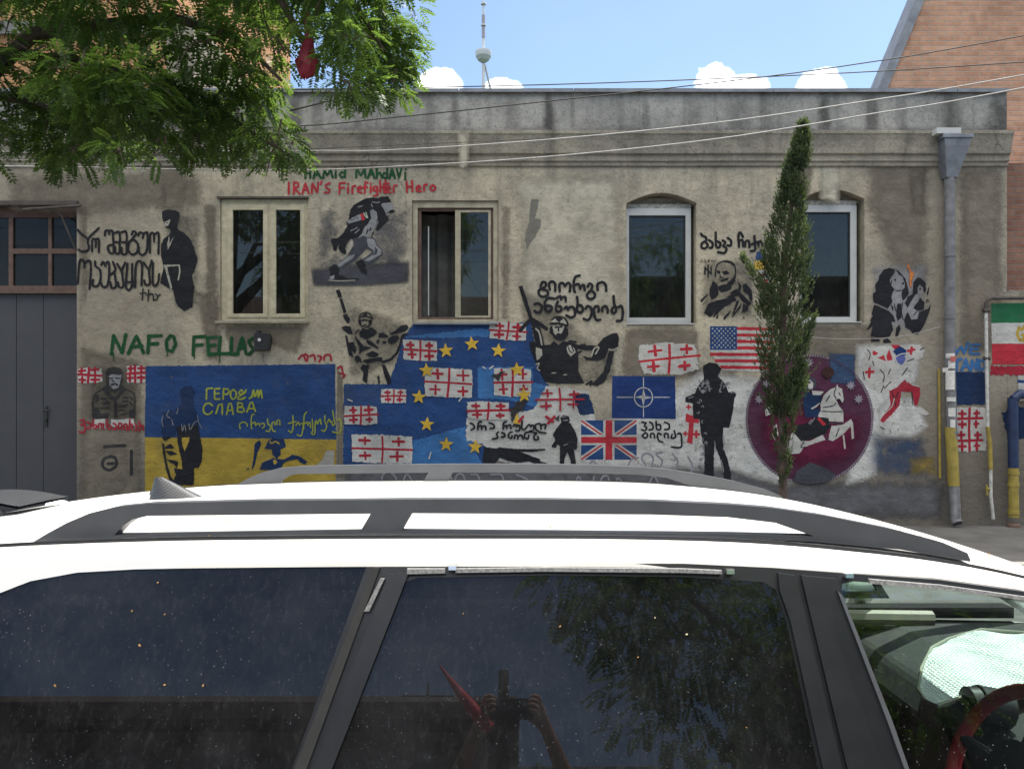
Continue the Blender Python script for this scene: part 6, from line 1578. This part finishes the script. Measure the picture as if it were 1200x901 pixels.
bough((914, 540, YT - .05), (905, 495, YT - .1), .05, 40, .5)
bough((918, 520, YT - .05), (921, 500, YT - .08), .04, 30, .6); bough((919, 562, YT - .05), (926, 540, YT - .08), .04, 40, .8); bough((917, 570, YT - .05), (912, 548, YT - .08), .02, 12, .6)
lv.build('foliage', M['leaf2'], ct)

# red plastic bag caught in the branches
YBG = 5.5
bagm, t_, o_ = newmat('red_film'); k_ = NT(t_)
tr_ = k_.n('ShaderNodeBsdfTranslucent'); tr_.inputs[0].default_value = (.55, .06, .10, 1)
nn_ = k_.bump(k_.noise(24, 5, .6), .8, .01)
k_.l(nn_, tr_.inputs['Normal'])
k_.l(k_.mixsh(.55, k_.bsdf((.40, .045, .075), .45, normal=nn_), tr_.outputs[0]), o_.inputs[0])
bg_ = empty('plastic_bag', (fx(360, YBG), YBG, fz(89, YBG)), 'red plastic bag caught among the branches above the parapet', 'bag')
g = MB(); rows = []
for (py, hw) in ((40, 1.5), (44, 4), (50, 6.5), (57, 8), (64, 9.5), (71, 12), (78, 12.5), (84, 11), (89, 8), (92, 2)):
    rows.append([(fx(360 + hw * math.cos(a) * (1 + .55 * noise.noise((2 * math.cos(a), 2 * math.sin(a), py * .09))) + 1.1 * noise.noise((9 * math.cos(a), 9 * math.sin(a), py * .12)) + 4.5 * noise.noise((py * .07, 0, 2)), YBG), YBG + hw / 900 * YBG * .6 * math.sin(a), fz(py + 3 * noise.noise((2.5 * math.cos(a), 2.5 * math.sin(a), py * .1)), YBG)) for a in np.linspace(0, 2 * math.pi, 41)])
g.grid(rows); g.build('sack', bagm, bg_, smooth=True)
g = MB(); g.tube(LP((360, 42, YBG), (357, 30, YBG), (361, 14, YBG)), .006, 5); g.tube(LP((360, 42, YBG), (364, 32, YBG), (361, 14, YBG)), .005, 5); g.build('handle', bagm, bg_)

# ------------------------------------------------------------------ overhead cables
def cable(label, pts, Y, r_, mat):
    P = [Vector((fx(a, Y), Y, fz(b, Y))) for a, b in pts]; Q = []
    E = [P[0] * 2 - P[1]] + P + [P[-1] * 2 - P[-2]]
    for i in range(1, len(E) - 2):
        for j in range(8):
            t = j / 8; p0, p1, p2, p3 = E[i - 1:i + 3]
            Q.append(.5 * ((2 * p1) + (p2 - p0) * t + (2 * p0 - 5 * p1 + 4 * p2 - p3) * t * t + (3 * p1 - p0 - 3 * p2 + p3) * t ** 3))
    g = MB(); g.tube(Q + [P[-1]], r_, 6)
    tag(g.build('overhead_cable', mat, smooth=True), label, 'cable', 'cables strung across the facade')
cable('thin dark cable rising steeply to the right across parapet and sky', [(-700, 168), (0, 160), (330, 149), (460, 138), (640, 119), (840, 97), (1000, 76), (1200, 42), (1900, -90)], 8.3, .0062, M['cable_b'])
cable('thin dark cable running nearly level just above the parapet', [(-700, 100), (0, 108), (484, 103), (840, 92.5), (1200, 73), (1900, 20)], 8.5, .006, M['cable_b'])
cable('pale cable crossing the cornice and climbing to the brick gable', [(-700, 175), (0, 178), (360, 177), (460, 176), (640, 164), (840, 144), (1020, 118), (1200, 88), (1900, -40)], 8.0, .007, M['cable_g'])
cable('lowest pale cable crossing the top of the cypress', [(-700, 190), (0, 195), (180, 198), (330, 200), (460, 195.5), (640, 184), (840, 163), (1020, 134), (1200, 103), (1900, -35)], 8.0, .0072, M['cable_g'])
cable('thin dark cable along the cornice at the left', [(-700, 182), (0, 186), (240, 180), (470, 170), (700, 160)], 9.9, .004, M['cable_b'])
cable('thin pale wire sagging from the cypress to the drainpipe', [(938, 394), (980, 397), (1040, 396), (1075, 390), (1102, 383)], D - .14, .0035, M['cable_g'])

# gas pipes at the right end
e = empty('gas_pipe', (fx(1163, D - .08), D - .08, PZ), 'thin white and yellow gas pipe climbing the wall beside the striped flag', 'gas pipe')
Yp = D - .08
def V3(px, py, Y=Yp): return Vector((fx(px, Y), Y, fz(py, Y)))
g = MB(); g.tube([V3(1155.5, 366), V3(1156, 420), V3(1157.5, 500)], .022, 10); g.build('riser', M['pipe_white'], e, smooth=True)
g = MB(); g.tube([V3(1157.5, 500), V3(1160, 520), V3(1161, 550)], .028, 10); g.build('riser', M['pipe_yellow'], e, smooth=True)
g = MB(); g.tube([V3(1161, 550), V3(1161, 580), V3(1164, 608)], .022, 10); g.build('riser', M['pipe_white'], e, smooth=True)
g = MB(); g.tube([V3(1155.5, 367), V3(1155.5, 355), V3(1158, 351), V3(1163, 349.5), V3(1290, 349)], .024, 10); g.tube([V3(1152, 364), V3(1159, 364)], .03, 8); g.tube([V3(1153, 420), V3(1160, 420)], .026, 8); g.build('bend', M['oldwood'], e, smooth=True)
g = MB(); g.tube([V3(1155.5, 572), V3(1162, 574)], .018, 8); g.tube([V3(1156, 568), V3(1157, 580)], .012, 8); g.build('valve', M['pipe_yellow'], e, smooth=True)
e = empty('gas_pipe', (fx(1190, D - .12), D - .12, PZ), 'thick gas pipe painted blue above and yellow below at the right edge', 'gas pipe')
Yp2 = D - .12
g = MB(); g.tube([V3(1187, 466, Yp2), V3(1187, 490, Yp2), V3(1187.5, 548, Yp2)], .062, 14); g.tube([V3(1188, 468, Yp2), V3(1194, 462, Yp2), V3(1260, 461, Yp2)], .062, 14); g.build('upper_pipe', M['pipe_blue'], e, smooth=True)
g = MB(); g.tube([V3(1187.5, 548, Yp2), V3(1187.8, 580, Yp2), V3(1188, 606, Yp2)], .060, 14)
for py in (552, 566, 598): g.tube([V3(1187.6, py, Yp2), V3(1187.7, py + 4, Yp2)], .069, 14)
g.build('lower_pipe', M['pipe_yellow'], e, smooth=True)
g = MB(); g.lathe([(.09, 0), (.085, .03), (.07, .05)], (fx(1188, Yp2), Yp2, PZ), 12); g.build('foot', M['rust'], e)

# ------------------------------------------------------------------ petals and bits fallen on the car
random.seed(4)
pm = simple('fallen_petal', (.50, .27, .09), .8, .3, 60)
pmw = simple('pale_petal', (.62, .55, .38), .8, .3, 60)
def petal(p, n, s_, roofq):
    t = n.cross(rv()).normalized(); b = n.cross(t)
    g = MB(); q = [p + n * .0012 + t * s_, p + n * .003 + b * s_ * .6, p + n * .0012 - t * s_, p + n * .002 - b * s_ * .55]
    g.add(q + [v + n * .0012 for v in q], [(0, 1, 2, 3), (4, 5, 6, 7), (0, 1, 5, 4), (1, 2, 6, 5), (2, 3, 7, 6), (3, 0, 4, 7)])
    o = g.build('fallen_petal', pm if random.random() < .7 else pmw)
    tag(o, 'tiny dry yellow petal fallen on the white car roof' if roofq else 'tiny dry petal stuck to the dark side glass of the white car', 'petal', 'petals fallen on the car roof' if roofq else 'petals stuck to the side glass')
gn = Vector((0, -math.cos(R(21.3)), math.sin(R(21.3))))
for (px, py) in ((186, 683), (194, 720), (165, 756), (194, 802), (239, 803), (156, 716), (66, 803), (543, 719), (656, 734), (767, 724), (804, 743), (874, 852), (996, 834), (747, 770), (370, 848)):
    x, z = G(px, py); petal(Vector((x, gy(z), z)) + gn * .002, gn, random.uniform(.0016, .003), False)
for i in range(46):
    x = random.uniform(-1.1, 1.15); t = random.choice((random.uniform(-.56, -.1), random.uniform(-.3, -.2)))
    petal(Vector((x, YC + t, roofz(x, abs(t)))), Vector((0, -.1, 1)).normalized(), random.uniform(.002, .0045), True)

# ------------------------------------------------------------------ the street behind the camera (seen in the glass)
oh = empty('opposite_house', (-6.5, -8, 0), 'low rendered house with dark eaves across the street, reflected in the car glass', 'building')
g = MB(); g.box(-14, -.35, -14, -8, 0, 4.5); g.build('wall', simple('grey_render', (.52, .50, .47), .95, .4, 9, bump=.6, bscale=30), oh)
g = MB(); g.plate([[(-7.5, 4.5), (-7.5, 4.72), (-11, 6.2), (-14.6, 4.72), (-14.6, 4.5)]], -14.6, .1, ax='x'); g.build('roof', simple('dark_roof', (.06, .04, .035), .9, .25, 3), oh)
g = MB(); g.box(-3.4, -2.9, -10.5, -10, 4.4, 5.35); g.box(-6.2, -5.8, -10.5, -10.1, 4.4, 5.2); g.build('chimney', M['brick_d'], oh)
g = MB(); g.tube([(-1.3, -9, 4.5), (-1.3, -9, 5.6)], .02, 6); g.tube([(-1.7, -9, 5.4), (-.9, -9, 5.4)], .015, 6); g.build('aerial', M['black'], oh)
for x in (-11, -7.5, -4):
    g = MB(); g.box(x, x + 1.2, -7.99, -7.93, 1.3, 2.9); wf = g.build('window', M['pvc'], oh); g = MB(); g.box(x + .08, x + 1.12, -7.928, -7.92, 1.38, 2.82); g.build('pane', M['black'], wf)
lg = empty('flat_roofed_garage', (1.6, -8.5, 0), 'low garage with a pale flat fascia across the street, reflected in the car glass', 'building')
g = MB(); g.box(-.2, 4.6, -13, -8.6, 0, 3.85); g.build('wall', simple('dark_render', (.07, .07, .065), .95, .25, 3), lg)
g = MB(); g.box(-.3, 2.2, -13.1, -8.3, 3.852, 4.15); g.build('fascia', simple('pale_fascia', (.5, .5, .47), .8, .1, 3), lg)
bh = empty('opposite_house', (12, -8.4, 0), 'dark brown house across the street at the right, mirrored in the front door glass', 'building')
g = MB(); g.box(4.8, 24, -15, -8.4, 0, 6.4); g.build('wall', simple('brown_render', (.07, .05, .042), .95, .25, 3, bump=.4), bh)
g = MB(); g.box(4.6, 24.2, -15.2, -8.2, 6.402, 6.6); g.build('eaves', M['oldwood'], bh)
for x in (6.2, 9.0, 12.0, 15.0):
    g = MB(); g.box(x, x + 1.1, -8.39, -8.34, 3.6, 5.2); wf = g.build('window', M['oldwood'], bh); g = MB(); g.box(x + .08, x + 1.02, -8.338, -8.33, 3.68, 5.12); g.build('pane', M['black'], wf)
e = empty('utility_pole', (-.12, -8.0, PZ), 'dark utility pole across the street, reflected in the car glass', 'pole')
g = MB(); g.tube([(-.12, -8.0, PZ), (-.12, -8.0, 5.35)], [.10, .075], 10); g.build('shaft', M['oldwood'], e, smooth=True)
g = MB(); g.box(-.3, .06, -8.05, -7.95, 4.2, 4.45); g.build('junction_box', M['black'], e)
cl2 = []
random.seed(77)
for i in range(26):
    cl2.append((random.uniform(1.6, 6.5), random.uniform(-8, -5.0), random.uniform(4.2, 7.8), random.uniform(.7, 1.1), .22))
for (x, z) in ((1.0, 6.4), (.8, 5.7), (1.3, 5.2), (2, 4.6), (3, 4.3)): cl2.append((x, -6, z, .6, .4))
tb2 = Vector((4.2, -6.4, 0))
street_tree('street_tree', tb2, 'big leafy tree across the street, reflected in the rear door glass', cl2, [([tb2 + Vector((0, 0, 2.8)), tb2 + Vector((-1, .2, 4.5)), tb2 + Vector((-2.4, .3, 6))], [.14, .08, .03]), ([tb2 + Vector((0, 0, 3.2)), tb2 + Vector((1, -.2, 5)), tb2 + Vector((1.8, -.3, 6.6))], [.13, .08, .03])], ([tb2, tb2 + Vector((.05, 0, 1.6)), tb2 + Vector((0, 0, 3.2)), tb2 + Vector((-.2, 0, 5.6))], [.28, .22, .19, .10]), 55, dens=.28, big=1.8)
for (x, sd, lab) in ((-8.5, 91, 'broad leafy tree behind the low house across the street, mirrored in the casement window'), (2.5, 92, 'broad leafy tree behind the garage across the street, mirrored in the arched windows')):
    random.seed(sd); c3 = [(x + random.uniform(-4, 4), -17 + random.uniform(-2, 2), random.uniform(3.4, 6.4), random.uniform(1.0, 1.4), .05) for i in range(24)]
    tb3 = Vector((x, -17, 0)); street_tree('street_tree', tb3, lab, c3, [([tb3 + Vector((0, 0, 3)), tb3 + Vector((1.5, 0, 5.5)), tb3 + Vector((2.2, 0, 6))], [.15, .1, .04])], ([tb3, tb3 + Vector((0, 0, 3)), tb3 + Vector((.2, 0, 6))], [.3, .22, .08]), sd, big=2.6)

# ------------------------------------------------------------------ person taking the picture, seen mirrored in the car glass
def skin_chain(verts, edges, radii, name, mat, parent, sub=2, root=0):
    me = bpy.data.meshes.new(name); me.from_pydata([tuple(v) for v in verts], edges, [])
    o = bpy.data.objects.new(name, me); COL.objects.link(o)
    sk = o.modifiers.new('skin', 'SKIN'); sk.use_smooth_shade = True
    for i, r_ in enumerate(radii):
        me.skin_vertices[0].data[i].radius = (r_, r_) if isinstance(r_, (int, float)) else r_
    me.skin_vertices[0].data[root].use_root = True
    s2 = o.modifiers.new('sub', 'SUBSURF'); s2.levels = sub; s2.render_levels = sub
    me.materials.append(mat); o.parent = parent; o.matrix_parent_inverse = parent.matrix_world.inverted()
    return o
skinm = simple('skin', (.50, .29, .20), .5, .1, 12); clothm = simple('dark_shirt', (.05, .055, .07), .9, .25, 14); hairm = simple('dark_hair', (.02, .014, .01), .6, .3, 60)
jeans = simple('blue_jeans', (.06, .09, .16), .9, .25, 20)
py_ = -.46
pe = empty('person', (0, py_, 0), 'person in a dark shirt raising a phone with both hands, mirrored in the glass', 'person')
V_, E_, R_ = [], [], []
def vv(p, r_, prev=None):
    V_.append(Vector(p)); R_.append(r_)
    if prev is not None: E_.append((prev, len(V_) - 1))
    return len(V_) - 1
hip = vv((0, py_, .86), (.15, .11))
wst = vv((0, py_, 1.02), (.125, .095), hip); cst = vv((0, py_, 1.2), (.15, .105), wst); nb_ = vv((0, py_, 1.31), (.085, .075), cst); nk = vv((0, py_ + .01, 1.385), .05, nb_)
jaw = vv((0, py_ + .035, 1.43), (.06, .065), nk); hd = vv((0, py_ + .02, 1.50), (.078, .092), jaw); tp = vv((0, py_ + .01, 1.56), (.055, .065), hd); ns = vv((0, py_ + .118, 1.475), .013, jaw)
for sg in (-1, 1):
    sh_ = vv((sg * .15, py_, 1.29), .06, nb_); s2_ = vv((sg * .205, py_ + .02, 1.27), .052, sh_); el = vv((sg * .27, py_ + .15, 1.40), .04, s2_); fa = vv((sg * .205, py_ + .25, 1.54), .036, el); wr = vv((sg * .125, py_ + .385, 1.69), .024, fa)
    pa = vv((sg * .098, py_ + .425, 1.722), (.034, .017), wr); pb = vv((sg * .09, py_ + .44, 1.752), (.030, .014), pa)
    for k in range(4):
        base = Vector((sg * (.098 - .004 * k), py_ + .438 + .003 * k, 1.770 - .017 * k)); Lf = (.9, 1.0, .95, .75)[k]
        f0 = vv(base, .0095, pb if k < 2 else pa); f1 = vv(base + Vector((-sg * .004, .026 * Lf, .008)), .009, f0); f2 = vv(base + Vector((-sg * .020, .034 * Lf, .010)), .008, f1); f3 = vv(base + Vector((-sg * .038 * Lf, .028, .008)), .007, f2)
    t0 = vv((sg * .082, py_ + .40, 1.715), .013, pa); t1 = vv((sg * .062, py_ + .412, 1.725), .011, t0); t2 = vv((sg * .045, py_ + .425, 1.735), .009, t1)
    hp = vv((sg * .085, py_, .80), .085, hip); kn = vv((sg * .10, py_ + .02, .45), .055, hp); an = vv((sg * .105, py_ - .01, .09), .038, kn); to = vv((sg * .115, py_ + .14, .035), (.04, .028), an)
skin_chain(V_, E_, R_, 'body', skinm, pe, 2, 0)
def garment(pts, radii, name, mat, edges=None): return skin_chain([Vector(p) for p in pts], edges or [(i, i + 1) for i in range(len(pts) - 1)], radii, name, mat, pe, 2, 0)
garment([(0, py_, .84), (0, py_, 1.02), (0, py_, 1.2), (0, py_, 1.30), (-.15, py_, 1.29), (-.212, py_ + .03, 1.275), (-.24, py_ + .09, 1.335), (.15, py_, 1.29), (.212, py_ + .03, 1.275), (.24, py_ + .09, 1.335)], [(.165, .125), (.14, .11), (.165, .12), (.10, .088), .072, .064, .058, .072, .064, .058], 'shirt', clothm, [(0, 1), (1, 2), (2, 3), (3, 4), (4, 5), (5, 6), (3, 7), (7, 8), (8, 9)])
garment([(0, py_, .86), (-.085, py_, .78), (-.10, py_ + .02, .45), (-.105, py_ - .01, .10), (.085, py_, .78), (.10, py_ + .02, .45), (.105, py_ - .01, .10)], [(.158, .12), .098, .068, .055, .098, .068, .055], 'trousers', jeans, [(0, 1), (1, 2), (2, 3), (0, 4), (4, 5), (5, 6)])
g = MB()
rows = []
for i in range(9):
    v = i / 8; th = v * 1.9
    rows.append([(.094 * math.sin(th) * math.cos(a), py_ + .005 + .108 * math.sin(th) * math.sin(a) * (1 if math.sin(a) < 0 else max(.2, 1 - v * 1.15)), 1.50 + .098 * math.cos(th)) for a in np.linspace(0, 2 * math.pi, 25)])
g.grid(rows); g.build('hair', hairm, pe, smooth=True)
for sg in (-1, 1):
    g = MB(); g.lathe([(.004, -.007), (.011, -.003), (.011, .003), (.004, .007)], (sg * .03, py_ + .105, 1.505), 10); g.build('eye', M['pvc'], pe, smooth=True)
ph = empty('mobile_phone', (0, -.012, 1.74), 'dark phone held sideways in both hands, mirrored in the car door glass', 'phone')
g = MB(); g.box(-.076, .076, -.020, -.011, 1.705, 1.781); g.build('case', M['black'], ph, bevel=.003)
g = MB(); g.box(-.07, .07, -.0225, -.0205, 1.710, 1.776); g.build('screen', M['lamp'], ph)
g = MB(); g.tube([(.045, -.0105, 1.757), (.045, -.0085, 1.757)], .009, 14); g.build('lens', M['chrome'], ph)
g = MB(); g.tube([(-.075, -.03, 1.68), (-.13, -.025, 1.735), (-.185, -.02, 1.80), (-.235, -.015, 1.86), (-.265, -.012, 1.90)], [.022, .024, .017, .008, .003], 10)
tag(g.build('rolled_pennant', M['redtrim'], smooth=True), 'red tapering rolled pennant held beside the phone, mirrored in the glass', 'pennant')
